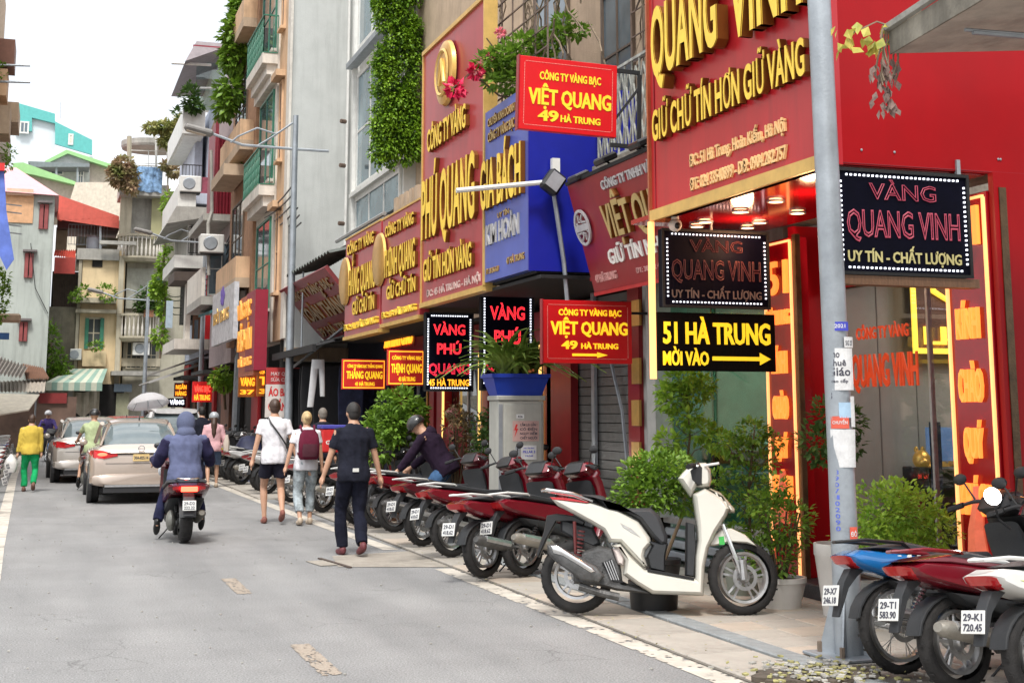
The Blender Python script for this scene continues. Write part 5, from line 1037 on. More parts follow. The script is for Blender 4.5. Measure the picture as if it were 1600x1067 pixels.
yx(h3, 'recess', darkin, 292, 425, 330, 500, Yc + .8, 3); yx(h3, 'wall', lightw, 288, 430, 296, 540, Yc, .6); yx(h3, 'wood_door', wood, 300, 440, 314, 535, Yc + .3, .2); yx(h3, 'red_banner', M('red_banner', (.55, .01, .015), rough=.6), 318, 430, 340, 535, Yc - .4, .1)
yx(h3, 'slab', lightw, 272, 530, 330, 545, Yc - .8, 5); yx(h3, 'tile_roof', M('dark_tile', (.08, .06, .05), rough=.8), 272, 425, 312, 438, Yc - 1, 2.5)
for z0, px_ in ((455, 309), (500, 309)): yx(h3, 'window', winglass, px_ - 6, z0, px_, z0 + 30, Yc + .28, .02)
fo = thing('balcony_plants', 'leafy plants hanging on the pale blue house balcony', 'plant', (3.6, Yc, 8)); q = lambda px, py, Y=Yc - 1.0: (lambda s: (s.x - 3.6, Y - Yc, s.z - 8))(at(px, py, y=Y))
leaf_mass([(q(296, 152), (.25, .3, .45)), (q(303, 165), (.3, .3, .2)), (q(275, 175), (.1, .1, .1))], 500, .2, 111).build('foliage', leafD, fo, kind='stuff')
gr_ = thing('climbing_plant', 'yellow green creeper trailing between the round balconies and the pale house', 'plant', (4.3, 54, 6)); q = lambda px, py, Y=54.: (lambda s: (s.x - 4.3, Y - 54, s.z - 6))(at(px, py, y=Y))
leaf_mass([(q(262, 320), (.2, .3, .5)), (q(268, 345), (.12, .3, .3)), (q(256, 410), (.22, .3, .4)), (q(250, 440), (.3, .3, .4)), (q(255, 480), (.2, .3, .5)), (q(250, 525), (.28, .3, .4)), (q(243, 455), (.2, .3, .3)), (q(262, 385), (.12, .3, .2))], 1500, .2, 112, droop=.5).build('foliage', leafY, gr_, kind='stuff'); MB().tube([q(250, 560), q(258, 480), q(256, 400), q(266, 320), q(262, 290)], .06, 4).build('stem', dryv, gr_)
# low shops along the right, far part
lowm = [M('shop_red_far', (.34, .01, .015), rough=.6, var=.3, sc=1), darkin, M('shop_brown_far', (.16, .07, .04), rough=.7, var=.4, sc=1)]
fs = thing('shop_row', 'dark open shop fronts in the distance behind the parked motorbikes', 'shops')
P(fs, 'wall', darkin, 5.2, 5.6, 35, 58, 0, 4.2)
for i, (a, b_) in enumerate(((36, 37.2), (39.4, 40), (42, 44), (46, 46.6), (48.5, 50), (52, 53), (55, 57))): P(fs, 'bay', lowm[i % 3], 5.1, 5.19, a, b_, .05, 3.4)
for y in (41, 47.5): P(fs, 'canopy', blackm, 4.2, 5.2, y, y + 3.5, 2.7, 2.8)
A = at(240, 590, y=52); corrug((5.2, 50, 3.3), (5.2, 56, 3.3), (3.3, 56, 2.6), (3.3, 50, 2.6), 14, .03).build('canopy', M('grey_sheet', (.2, .19, .18), rough=.7), fs)
MB().rings([[(3.2, 48, 2.85), (5.2, 48, 3.6), (5.2, 49.5, 3.6), (3.2, 49.5, 2.85)], [(3.2, 48, 2.8), (5.2, 48, 3.52), (5.2, 49.5, 3.52), (3.2, 49.5, 2.8)]]).build('canopy', MATS['grey_sheet'], fs)
def farled(px0, py0, px1, py1, Y, lab, rows, back=ledpanel, group='small lit shop signs in the distance'):
    O, w, h = spanbox(px0, py0, px1, py1, Y); b_ = Board('lit_sign', lab, 'lit sign', O, 0, group=group); P(b_.e, 'panel', back, 0, w, 0, .1, 0, h)
    for s, z, c, m in rows: lettering(b_.e, s, w * .1, w * .9, h * z, h * c, m, depth=.01, bold=.045)
hot = M('hot_red_led', (1, .05, .03), emit=1.2, var=.05, bump=0)
mb = farled(300, 596, 331, 628, 46, 'bright red LED sign with orange second row in the distance', [('VÀNG BẠC', .5, .28, hot), ('HÀ TRUNG', .1, .25, ledo)], M('led_red_back', (.5, .01, .01), emit=.2))
ob = M('orange_brown_sign', (.45, .14, .02), rough=.5, emit=.05)
farled(372, 576, 400, 620, 36.6, 'small orange lit sign nearer the road', [('CÔNG TY', .76, .12, ledo), ('VÀNG', .4, .28, ledo), ('37', .1, .15, ledo)], ob); farled(401, 574, 438, 619, 35.6, 'small orange lit sign just left of the tailor sign', [('CÔNG TY VÀNG', .78, .12, ledo), ('TÍN', .4, .28, ledo), ('39', .1, .15, ledo)], ob)
farled(262, 622, 290, 636, 50, 'tiny blue and white lit sign above the white shirt pedestrian', [('VÀNG', .3, .5, ledw)]); farled(272, 598, 293, 620, 53, 'tiny amber lettered sign above the blue one', [('NGÂN', .55, .3, ledo), ('HÀNG', .1, .3, ledo)], darkred)
hp = thing('hanging_plant', 'lime green plant hanging over the far shops beside the orange signs', 'plant', (4.2, 41, 3.6)); q = lambda px, py, Y=41.: (lambda s: (s.x - 4.2, Y - 41, s.z - 3.6))(at(px, py, y=Y))
leaf_mass([(q(350, 588), (.3, .3, .28)), (q(338, 592), (.2, .3, .2)), (q(362, 590), (.22, .3, .22)), (q(350, 600), (.25, .3, .2))], 700, .14, 121, droop=.6).build('foliage', leafY, hp, kind='stuff'); MB().tube([q(352, 640), q(350, 600)], .04, 5).build('stem', stemm, hp)
# ================================================================ street lights
for i, (px, py, Y, lab) in enumerate(((449, 700, 29.2, 'street light with a double curved arm in front of the grey side wall'), (312, 640, 46.5, 'farther street light before the red banner'), (224, 640, 62 - 5.5, 'most distant street light before the round balconies'))):
    b0 = at(px, py, y=Y); hh = at(px, (180, 345, 440)[i], y=Y).z
    t = pole_column('street_light', lab, b0.x, Y, hh, .10, .06, n=10)
    MB().tube([(.7, -.2, hh - .78), (0, 0, hh - .74), (-1.1, .2, hh - .68), (-1.75, .3, hh - .45)], .03, 6).build('arm', steel, t, True)
    MB().tube([(-.0, 0, hh - .12), (-.5, .1, hh - .5), (-.8, .15, hh - .7)], .022, 6).tube([(-.4, .08, hh - .42), (-.8, .14, hh - .3), (-1.2, .2, hh - .5), (-1.35, .22, hh - .64)], .02, 6).build('brace', steel, t, True)
    mb = MB(); mb.m = Matrix.Translation((-2.0, .35, hh - .38)) @ Matrix.Rotation(R(12), 4, 'Y'); mb.box(-.32, .3, -.14, .14, -.08, .06, 0, .05); mb.build('lamp_head', M('lamp_grey', (.2, .19, .18), rough=.5), t); mb = MB(); mb.m = Matrix.Translation((-2.0, .35, hh - .38)) @ Matrix.Rotation(R(12), 4, 'Y'); mb.box(-.26, .15, -.1, .1, -.09, -.081); mb.build('lens', M('lamp_lens', (.55, .45, .35), rough=.3), t)
# ================================================================ the end of the street
yc = lambda t, n, m, a, b_, c, d, Y, dy=.1, **k: yb(t, n, m, a, b_, c, d, Y, dy, **k)
YR = 60.
hr = thing('corner_house', 'weathered house with stacked round balconies facing down the street', 'house')
agew = M('aged_yellow_wall', (.42, .38, .29), rough=.95, var=.18, sc=1.2, streak=.5, dirt=.25); agew2 = M('grey_yellow_wall', (.36, .34, .27), rough=.95, var=.2, sc=1.2, streak=.5, dirt=.3)
yc(hr, 'wall', agew2, 186, 300, 290, 700, YR + 1, 5); 
def rbal(px0, px1, py_slab, Y=YR, rail=True):
    a, b_ = at(px0, py_slab, y=Y), at(px1, py_slab, y=Y); cx, rr, z = (a.x + b_.x) / 2, (b_.x - a.x) / 2, a.z
    mb = MB(); mb.m = Matrix.Translation((cx, Y + 1.0, z)); mb.lathe([(.001, -.22), (rr * .9, -.22), (rr, -.08), (rr, 0), (.001, 0)], 26); mb.build('balcony_slab', agew, hr)
    if rail:
        mb = MB(); mb.m = Matrix.Translation((cx, Y + 1.0, z)); mb.lathe([(rr - .12, .85), (rr + .02, .85), (rr + .02, .95), (rr - .12, .95), (rr - .12, .85)], 26); mb.build('balcony_rail', agew, hr)
        k = int(rr * 17)
        bal = MB().lathe([(.02, 0), (.045, .1), (.05, .3), (.02, .55), (.02, .75), (.03, .85)], 6).mesh('baluster', lightw)
        for i in range(k + 1):
            a_ = math.pi + math.pi * i / k; obj('baluster', bal, hr, loc=(cx + (rr - .06) * math.cos(a_), Y + 1 + (rr - .06) * math.sin(a_), z))
rbal(178, 252, 524); rbal(184, 258, 398)
yc(hr, 'balcony_slab', conc, 187, 290, 262, 304, YR - .1, 2.5); A = at(190, 291, y=YR); B = at(262, 291, y=YR); railing_y(hr, A.x, B.x, A.z, A.z + .95, YR, agew, 16)
yc(hr, 'wall_pier', agew, 186, 305, 204, 375, YR + .6, .5); yc(hr, 'recess', conc, 204, 310, 236, 372, YR + .9, .09); yc(hr, 'green_sheet', M('olive_sheet', (.30, .29, .16), rough=.8, var=.1, sc=2), 235, 300, 272, 374, YR + .5, .06)
yc(hr, 'recess', M('grey_recess', (.33, .33, .28), streak=.3), 196, 420, 238, 482, YR + .9, .09); yc(hr, 'arched_door', M('dark_green_door', (.02, .06, .035)), 236, 435, 258, 490, YR + .88, .1)
yc(hr, 'wall', agew, 186, 560, 250, 572, YR + .9, .5); A, B = at(196, 576, y=YR + 1), at(222, 534, y=YR + 1); win_y(hr, A.x, B.x, A.z, B.z, YR + .98, agew, M('dark_window', (.04, .05, .05)), 3, 2); A, B = at(226, 576, y=YR + 1), at(246, 534, y=YR + 1); win_y(hr, A.x, B.x, A.z, B.z, YR + .98, agew, MATS['dark_window'], 2, 2)
# roof pergola
a, b_ = at(193, 212, y=YR), at(292, 212, y=YR); mb = MB(); mb.m = Matrix.Translation(((a.x + b_.x) / 2, YR + 2, a.z)); rr = (b_.x - a.x) / 2; mb.lathe([(.001, -.05), (rr * .97, -.2), (rr, -.1), (rr, .12), (.001, .2)], 28); mb.build('pergola_roof', conc, hr)
A = at(204, 262, y=YR)
for px in (202, 244, 262): q0, q1 = at(px, 290, y=YR + .5), at(px, 213, y=YR + .5); MB().tube([q0, q1], .10 if px == 202 else .05, 6).build('post', agew if px == 202 else whitep, hr)
mb = MB().tube([at(205, 235, y=YR), at(262, 237, y=YR)], .02, 4).tube([at(232, 235, y=YR), at(232, 285, y=YR)], .02, 4).tube([at(205, 255, y=YR), at(262, 257, y=YR)], .02, 4); mb.build('frame', whitep, hr)
vp = thing('roof_plants', 'bushy pink tinged creeper over the roof pergola', 'plant', (5, 60, 14)); q = lambda px, py, Y=59.3: (lambda s: (s.x - 5, Y - 60, s.z - 14))(at(px, py, y=Y))
leaf_mass([(q(x, y), (a / 36, .5, b_ / 36)) for x, y, a, b_ in ((262, 200, 22, 8), (280, 205, 14, 14), (285, 225, 12, 22), (272, 212, 16, 12), (240, 200, 14, 4), (290, 235, 8, 14), (285, 190, 12, 8), (265, 222, 14, 8))], 2200, .26, 131, droop=.3).build('foliage', leafmat('leaf_olive', (.13, .19, .04), (.40, .36, .14), 3), vp, kind='stuff'); MB().tube([q(290, 290), q(288, 220), q(262, 200)], .05, 4).build('stem', dryv, vp)
vp2 = thing('roof_plants', 'pink flowering bush on the left corner of the upper round balcony', 'plant', (4, 60, 12)); q = lambda px, py, Y=59.2: (lambda s: (s.x - 4, Y - 60, s.z - 12))(at(px, py, y=Y))
leaf_mass([(q(x, y), (a / 36, .5, b_ / 36)) for x, y, a, b_ in ((192, 260, 16, 12), (185, 275, 14, 16), (200, 275, 14, 16), (178, 265, 8, 6), (205, 290, 8, 10), (262, 258, 9, 4), (272, 268, 8, 5))], 1700, .25, 132, droop=.4).build('foliage', leafmat('leaf_pinkish', (.16, .20, .05), (.45, .28, .20), 2), vp2, kind='stuff'); MB().tube([q(196, 300), q(192, 262)], .05, 4).build('stem', dryv, vp2)
gp_ = thing('balcony_plants', 'dark green shrub on the lower round balcony', 'plant', (4, 60, 6)); q = lambda px, py, Y=60.2: (lambda s: (s.x - 4, Y - 60, s.z - 6))(at(px, py, y=Y)); leaf_mass([(q(232, 470), (.6, .4, .5)), (q(245, 460), (.4, .4, .6)), (q(222, 480), (.3, .3, .25))], 600, .22, 133).build('foliage', leafD, gp_, kind='stuff'); P(gp_, 'pot', MATS['clay_pot'], *(lambda s: (s[0] - .2, s[0] + .2, 0, .3, s[2] - .2, s[2] + .1))(q(232, 488)))
tw = thing('blue_blanket', 'blue and white patterned blanket drying over the upper balcony rail', 'blanket'); A, B = at(208, 299, y=YR - .15), at(254, 262, y=YR - .15); mb = MB(); L = []
for i in range(15): x = A.x + (B.x - A.x) * i / 14; yy = YR - .14 - .04 * math.sin(i * 1.7); L.append([(x, yy, B.z), (x, yy - .02, (A.z + B.z) / 2), (x, yy - .01, A.z - .03 * math.sin(i))])
mb.rings(L, cap=False, close=False); bm_ = M('blue_check_cloth', (.22, .36, .66), rough=.9, var=.8, sc=5.5, bump=0); mb.build('cloth', bm_, tw)
# cream house
hc = thing('row_house', 'narrow cream house with green shutters at the end of the street', 'house')
creamy = M('warm_cream_wall', (.66, .52, .32), rough=.9, var=.1, sc=1, streak=.35, dirt=.15)
yc(hc, 'wall', creamy, 118, 392, 186, 640, YR + .6, 5); yc(hc, 'parapet', conc, 120, 390, 186, 405, YR + .4, 5.4); yc(hc, 'cornice', agew, 114, 466, 182, 472, YR - .1, .7); yc(hc, 'cornice', agew, 118, 484, 182, 488, YR + .1, .5); yc(hc, 'air_vent', darkin, 144, 405, 160, 417, YR + .56, .1); yc(hc, 'pilaster', agew, 112, 400, 117, 640, YR + .5, .3); yc(hc, 'pilaster', agew, 176, 400, 184, 640, YR + .4, .2)
A, B = at(131, 545, y=YR + .6), at(161, 496, y=YR + .6); win_y(hc, A.x, B.x, A.z, B.z, YR + .58, agew, MATS['dark_window'], 2, 2, f=.08)
for a in ((131, 137), (155, 161)): yc(hc, 'shutter', greenf, a[0], 497, a[1], 545, YR + .45, .05)
yc(hc, 'sill_box', creamy, 128, 548, 165, 572, YR + .3, .3)
ac = thing('air_conditioner', 'white air conditioner unit on the cream wall', 'air conditioner'); yc(ac, 'casing', whitep, 109, 545, 127, 562, YR + .1, .4, ch=.02); A = at(116, 554, y=YR + .09); mb = MB(); mb.m = Matrix.Translation((A.x, YR + .095, A.z)); mb.lathe([(.001, -.02), (.17, -.02), (.19, 0)], 16, 'y'); mb.build('fan_grille', steel, ac)
gw = thing('balcony_plants', 'scruffy plants along the cream house ledges', 'plant', (2, 60, 6)); q = lambda px, py, Y=59.8: (lambda s: (s.x - 2, Y - 60, s.z - 6))(at(px, py, y=Y)); leaf_mass([(q(128, 458), (.3, .2, .3)), (q(168, 458), (.4, .2, .35)), (q(150, 540), (.3, .2, .15)), (q(115, 465), (.2, .2, .15))], 420, .18, 134).build('foliage', leafG, gw, kind='stuff'); P(gw, 'planter', conc, -.3, 1.2, -.1, .1, 2.55, 2.7)
# dark stair gap, red canopies
hg = thing('annexe', 'dark overgrown stair gap with red tin canopies between grey and cream houses', 'annexe')
yc(hg, 'back_wall', M('dark_grille_wall', (.09, .08, .07), var=.4, sc=3), 78, 425, 120, 500, YR + 2, .3); mb = MB()
for i in range(14): A, B = at(84 + i * 2.6, 500, y=YR + 1.5), at(84 + i * 2.6, 425, y=YR + 1.5); mb.tube([A, B], .025, 4)
mb.build('bars', MATS['rusty_grille'], hg); yc(hg, 'wall', M('mossy_wall', (.20, .18, .13), var=.4, sc=1.5, streak=.5), 68, 480, 122, 640, YR + 1, .6); yc(hg, 'wall', agew, 118, 372, 186, 395, YR + 4, .3)
rt2 = M('red_tin', (.55, .10, .07), rough=.5, var=.12, streak=.15)
def roofp(t, name, m, pts, Y0_, Y1_, n=10, amp=.04):  # pts: ridge left/right at far edge, eave right/left at near edge
    a, b_, c_, d = [at(*p[:2], y=(Y1_ if i < 2 else Y0_)) for i, p in enumerate(pts)]; return corrug(a, b_, c_, d, n, amp).build(name, m, t)
roofp(hg, 'canopy_roof', rt2, ((90, 305), (162, 338), (186, 340), (90, 345)), YR + 1, YR + 4)
MB().rings([[at(89, 304, y=YR + 1), at(186, 338, y=YR + 1), at(186, 357, y=YR + 1), at(89, 343, y=YR + 1)], [at(89, 304, y=YR + 2), at(186, 338, y=YR + 2), at(186, 357, y=YR + 2), at(89, 343, y=YR + 2)]]).build('canopy_fascia', rt2, hg)
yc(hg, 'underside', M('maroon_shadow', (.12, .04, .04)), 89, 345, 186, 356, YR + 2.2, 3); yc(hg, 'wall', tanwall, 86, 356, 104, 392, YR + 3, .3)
for px in (157,): q0, q1 = at(px, 390, y=YR + 1.2), at(px, 340, y=YR + 1.2); MB().tube([q0, q1], .06, 6).build('post', steel, hg)
roofp(hg, 'canopy_roof', rt2, ((86, 391), (118, 391), (118, 404), (84, 400)), YR, YR + 1.5); yc(hg, 'canopy_fascia', M('deep_red_tin', (.34, .04, .03), rough=.6), 84, 403, 117, 427, YR - .05, .1)
A = at(106, 382, y=YR + 2); railing_y(hg, A.x, A.x + 1.6, A.z, A.z + .9, YR + 2, steel, 12); tk = thing('water_tank', 'small pale water tank under the red tin roof', 'tank', at(145, 390, y=YR + 2)); MB().lathe([(.001, 0), (.26, 0), (.28, .1), (.28, .5), (.2, .58), (.001, .6)], 14).build('tank_body', M('tank_white', (.45, .48, .55), rough=.4), tk, True)
# grey green house with maroon shutters and pink roof
gh = thing('corner_house', 'tall grey green house with maroon shutters under a pink hipped roof', 'house')
ggw = M('grey_green_wall', (.42, .46, .43), rough=.9, var=.08, sc=.8, streak=.5, dirt=.2)
YG = 56.; a, b_ = at(0, 570, y=YG), at(84, 300, y=YG); xr = at(72, 570, y=YG).x
P(gh, 'wall', ggw, -3.2, xr, YG, YG + 7, 0, at(84, 303, y=YG).z)
mar = M('maroon_shutter', (.26, .06, .06), rough=.6, var=.15)
for a in ((60, 320, 77, 358), (37, 396, 53, 434), (29, 503, 44, 533)):
    A, B = at(a[0], a[3], y=YG), at(a[2], a[1], y=YG); w_ = win_y(gh, A.x, B.x, A.z, B.z, YG - .01, M('maroon_frame', (.2, .05, .05)), darkin, 1, 1)
    for k in range(2): P(gh, 'shutter', mar, A.x + (B.x - A.x) * k / 2 + .02, A.x + (B.x - A.x) * (k + 1) / 2 - .02, YG - .11, YG - .07, A.z, B.z)
    P(gh, 'window_hood', M('slate', (.15, .13, .13)), A.x - .08, B.x + .12, YG - .25, YG - .001, B.z + .04, B.z + .12)
yc(gh, 'balcony_recess', M('peach_recess', (.62, .36, .2), rough=.8), 5, 303, 51, 347, YG - .05, .049); yc(gh, 'parapet', M('peach_edge', (.66, .45, .33)), 10, 296, 52, 304, YG - .2, .14)
top = at(25, 262, y=YG + 3.5); zb_ = at(84, 303, y=YG).z
MB().add([(-3.4, YG - .3, zb_), (xr + .15, YG - .3, zb_ - .1), (xr + .15, YG + 7, zb_), (-3.4, YG + 7, zb_), (top.x, YG + 3.5, top.z), (top.x - 1.6, YG + 3.5, top.z)], [(0, 1, 4, 5), (1, 2, 4), (2, 3, 5, 4), (3, 0, 5), (0, 3, 2, 1)]).build('roof', M('pink_tin', (.58, .30, .32), rough=.6, var=.06, streak=.15), gh)
MB().tube([at(48, 380, y=YG - .1), at(55, 450, y=YG - .12), at(75, 490, y=YG - .1)], .02, 4).build('cable', black, gh)
# roofs and houses behind
bk = thing('background_house', 'white and teal sheet clad building rising behind the rooftops', 'building'); teal = M('teal_sheet', (.10, .42, .40), rough=.5, var=.08, streak=.1); YB = 92.
pale = M('pale_blue_block', (.62, .68, .72), rough=.8, var=.04)
def poly(t, n, m, pts, Y, dy): A = [at(x, y, y=Y) for x, y in pts]; return MB().rings([[tuple(p) for p in A], [(p.x, p.y + dy, p.z) for p in A]]).build(n, m, t)
poly(bk, 'wall', pale, ((8, 280), (8, 160), (50, 175), (86, 192), (86, 245), (145, 245), (145, 290)), YB, 8); poly(bk, 'cladding', teal, ((24, 160), (86, 178), (86, 193), (50, 184), (50, 205), (24, 205)), YB - .3, .29); poly(bk, 'cladding', teal, ((86, 190), (144, 219), (144, 242), (86, 225)), YB - .3, .29)
A, B = at(30, 210, y=YB), at(46, 192, y=YB); win_y(bk, A.x, B.x, A.z, B.z, YB - .31, whitep, winglass, 2, 1, f=.1); A, B = at(106, 228, y=YB), at(115, 211, y=YB); win_y(bk, A.x, B.x, A.z, B.z, YB - .31, whitep, MATS['pale_room'], 1, 1, f=.1); MB().tube([at(94, 185, y=YB), at(94, 160, y=YB)], .03, 4).build('aerial', steel, bk)
bg2 = thing('background_house', 'grey house with lime green tin roofs behind the red canopy', 'building'); lime = M('lime_tin', (.28, .52, .22), rough=.5, var=.06); YK = 78.
poly(bg2, 'wall', M('putty_wall', (.48, .42, .36), rough=.9, streak=.15), ((60, 330), (60, 262), (105, 240), (140, 250), (175, 262), (175, 330)), YK, 6); poly(bg2, 'wall', M('grey_wall_far', (.42, .44, .42)), ((72, 260), (104, 236), (140, 252), (140, 300), (72, 300)), YK - .3, .2)
poly(bg2, 'roof', lime, ((70, 252), (104, 234), (178, 258), (178, 264), (140, 252), (106, 240), (72, 256)), YK - .6, 5)
poly(bg2, 'canopy', M('slate_sheet', (.16, .18, .2)), ((44, 252), (140, 256), (140, 261), (50, 261)), YK - 2, 2)
for a in ((78, 260, 100, 275), (120, 260, 132, 292)): A, B = at(a[0], a[3], y=YK), at(a[2], a[1], y=YK); win_y(bg2, A.x, B.x, A.z, B.z, YK - .32, whitep, winglass, 2, 2, f=.08)
for px in (88, 121): MB().tube([at(px, 285, y=YK - 1.8), at(px, 256, y=YK - 1.8)], .06, 5).build('post', steel, bg2)
bg3 = thing('background_house', 'low beige house under a broad lime green roof slope behind the pink roof', 'building'); YK2 = 72.
poly(bg3, 'wall', MATS['putty_wall'], ((30, 320), (30, 272), (60, 272), (118, 288), (118, 330)), YK2, 5); poly(bg3, 'roof', lime, ((20, 255), (36, 254), (118, 284), (118, 289), (52, 273), (20, 268)), YK2 - .6, 4)
bg4 = thing('background_house', 'cream house block behind the red tin canopy', 'building'); poly(bg4, 'wall', M('pale_cream_far', (.62, .56, .46), rough=.9, streak=.15), ((104, 400), (104, 330), (118, 285), (190, 285), (190, 400)), 70, 5); poly(bg4, 'screen', M('white_slats', (.6, .6, .56), var=.3, sc=1, stretch=(.2, 1, 8)), ((158, 356), (174, 356), (174, 388), (158, 388)), 69.9, .05)
# awnings and stalls at the far end, left
aw2 = thing('striped_awning', 'pale green striped awning with scalloped edge at the far market stalls', 'awning'); st_ = [M('awning_cream', (.50, .52, .42), rough=.8, var=.1), M('awning_green', (.24, .36, .30), rough=.8, var=.1)]
a, b_, c_, d = at(112, 576, y=YR), at(168, 576, y=YR), at(160, 598, y=YR - 2.5), at(72, 597, y=YR - 2.5)
for i in range(10):
    k0, k1 = i / 10, (i + 1) / 10; MB().add([a.lerp(b_, k0), a.lerp(b_, k1), d.lerp(c_, k1), d.lerp(c_, k0), d.lerp(c_, k0) - Vector((0, 0, .32)), d.lerp(c_, k1) - Vector((0, 0, .32))], [(0, 1, 2, 3), (3, 2, 5, 4)]).build('stripe', st_[i % 2], aw2)
q0 = at(108, 660, y=YR - 2); MB().box(q0.x - .08, q0.x + .08, YR - 2, YR - 1.8, 0, 2.9).build('post', conc, aw2)
cv = thing('hanging_canvas', 'sagging beige canvas hung under the striped awning', 'canvas'); L = []
A, B = at(112, 612, y=YR - 1.8), at(156, 605, y=YR - 1.8); z2_ = at(120, 648, y=YR - 1.8).z
for i in range(12): t = i / 11; x = A.x + (B.x - A.x) * t; yy = YR - 1.8 + .05 * math.sin(i * 2); L.append([(x, yy, A.z + (B.z - A.z) * t - .1 * math.sin(t * 3.1)), (x, yy - .1, (A.z + z2_) / 2), (x, yy, z2_ + .1 * math.sin(i))])
canv = M('beige_canvas', (.42, .38, .30), rough=.95, var=.12); MB().rings(L, cap=False, close=False).build('cloth', canv, cv)
lowL = thing('stall_row', 'low tiled roofs and dim stalls at the far left', 'stalls')
yc(lowL, 'wall', M('stall_brown', (.13, .08, .06), var=.4, sc=1.5), -60, 620, 116, 700, YG - 1, .4); yc(lowL, 'wall', darkin, 112, 600, 190, 700, YR + .3, .2); yc(lowL, 'sign', M('maroon_sign', (.2, .02, .02)), 60, 614, 104, 630, YG - 1.1, .08); yc(lowL, 'sign', M('grey_blue_sign', (.2, .26, .32)), 178, 600, 206, 612, YR - .1, .08); yc(lowL, 'shutter', M('khaki_shutter', (.3, .3, .2)), 180, 614, 200, 660, YR + .1, .1); yc(lowL, 'ledge', conc, 174, 580, 250, 586, YR - .6, 1.4)
rtile = M('grey_tile_roof', (.20, .18, .16), rough=.9, var=.3, sc=4)
roofp(lowL, 'tile_roof', rtile, ((-40, 545), (44, 573), (34, 590), (-60, 575)), YG - 3.5, YG - 1, 16, .06); roofp(lowL, 'tile_roof', M('brown_tile_roof', (.22, .12, .08), var=.3, sc=5), ((34, 568), (66, 575), (76, 592), (40, 592)), YG - 1.5, YG - .1, 10, .05)
roofp(lowL, 'tin_roof', M('rust_tin', (.35, .31, .26), rough=.8, var=.2), ((0, 596), (72, 592), (70, 612), (0, 612)), YG - 3, YG - 1, 12, .03)
cv2 = thing('market_canvas', 'cream canvas sheet sloping over the leftmost stall', 'canvas'); A, B, C_, D = at(-30, 614, y=46), at(62, 616, y=46), at(45, 640, y=44), at(-30, 652, y=43)
MB().rings([[A, B, C_, D], [p + Vector((0, 0, -.04)) for p in (A, B, C_, D)]]).build('cloth', M('cream_canvas', (.55, .50, .40), rough=.9), cv2); MB().tube([(B.x - .1, 46, 0), (B.x - .1, 46, B.z)], .03, 5).build('post', steel, cv2)
vg = thing('climbing_plant', 'dark greenery in the gap beside the grey green house', 'plant', (.5, 59, 3)); q = lambda px, py, Y=59.: (lambda s: (s.x - .5, Y - 59, s.z - 3))(at(px, py, y=Y)); leaf_mass([(q(80, 575), (.4, .3, .4)), (q(92, 585), (.4, .3, .3)), (q(78, 530), (.4, .3, .6)), (q(100, 575), (.3, .2, .2)), (q(85, 560), (.4, .2, .4))], 900, .2, 141).build('foliage', leafG, vg, kind='stuff'); MB().tube([q(82, 610), q(80, 530)], .05, 4).build('stem', dryv, vg)
# ================================================================ left side of the street, only its edge in view
XLf = -2.05
lh = thing('row_house', 'left side house edge with planted peach balconies cut by the frame', 'house')
P(lh, 'wall', tanwall, -8, at(-8, 300, y=44).x, 30, 44, 0, 14)
for py0, py1, px1, m in ((165, 205, 14, tanwall), (62, 96, 22, M('brown_box', (.2, .09, .06))), (108, 145, 10, peach)): yb(lh, 'balcony', m, -60, py0, px1, py1, 36, 1.2)
yb(lh, 'balcony', tanwall, -60, 160, 28, 186, 40, 2); yb(lh, 'balcony', lightw, -60, 200, 12, 236, 40, 2)
for py in (102, 128): MB().tube([at(0, py, y=36), at(47, py + 1, y=36)], .03, 5).build('clothes_pole', steel, lh)
for i, py in enumerate((318, 330, 350, 362)): MB().tube([at(0, py, y=45), at(34, py + 4, y=45)], .025, 4).build('clothes_pole', steel, lh)
lp = thing('balcony_plants', 'green plants spilling from the left hand balconies', 'plant', (-1.9, 36, 6)); q = lambda px, py, Y=36.: (lambda s: (s.x + 1.9, Y - 36, s.z - 6))(at(px, py, y=Y)); leaf_mass([(q(3, 110), (.1, .2, .2)), (q(14, 240), (.15, .2, .2)), (q(12, 255), (.1, .2, .2)), (q(3, 440), (.2, .2, .3)), (q(3, 465), (.2, .2, .4)), (q(0, 485), (.2, .2, .3))], 500, .12, 142).build('foliage', leafG, lp, kind='stuff'); P(lp, 'planter', tanwall, -.6, .1, -.2, .2, -1.2, -1.0)
fg = thing('folded_flag', 'folded blue and red cloth hanging at the left edge', 'flag'); A, B = at(-5, 420, y=30), at(6, 255, y=30); mb = MB().rings([[at(-10, 250, y=30), at(6, 258, y=30), at(10, 330, y=30), at(22, 405, y=30), at(10, 422, y=30), at(-10, 380, y=30)], [p + Vector((0, .06, 0)) for p in (at(-10, 250, y=30), at(6, 258, y=30), at(10, 330, y=30), at(22, 405, y=30), at(10, 422, y=30), at(-10, 380, y=30))]]); mb.build('cloth', M('blue_flag', (.10, .16, .50), rough=.8, var=.3, sc=3), fg); yb(fg, 'cloth_tip', M('red_cloth', (.6, .02, .02)), -10, 255, 7, 266, 29.9, .08)
ls_ = thing('stall_parasol', 'flat wooden sign board and umbrella edge at the far left stalls', 'stall'); yb(ls_, 'board', tanwall, -20, 490, 32, 502, 44, .6, ch=.05); yb(ls_, 'sign', M('blue_small', (.05, .15, .4)), -10, 520, 14, 530, 42, .1)
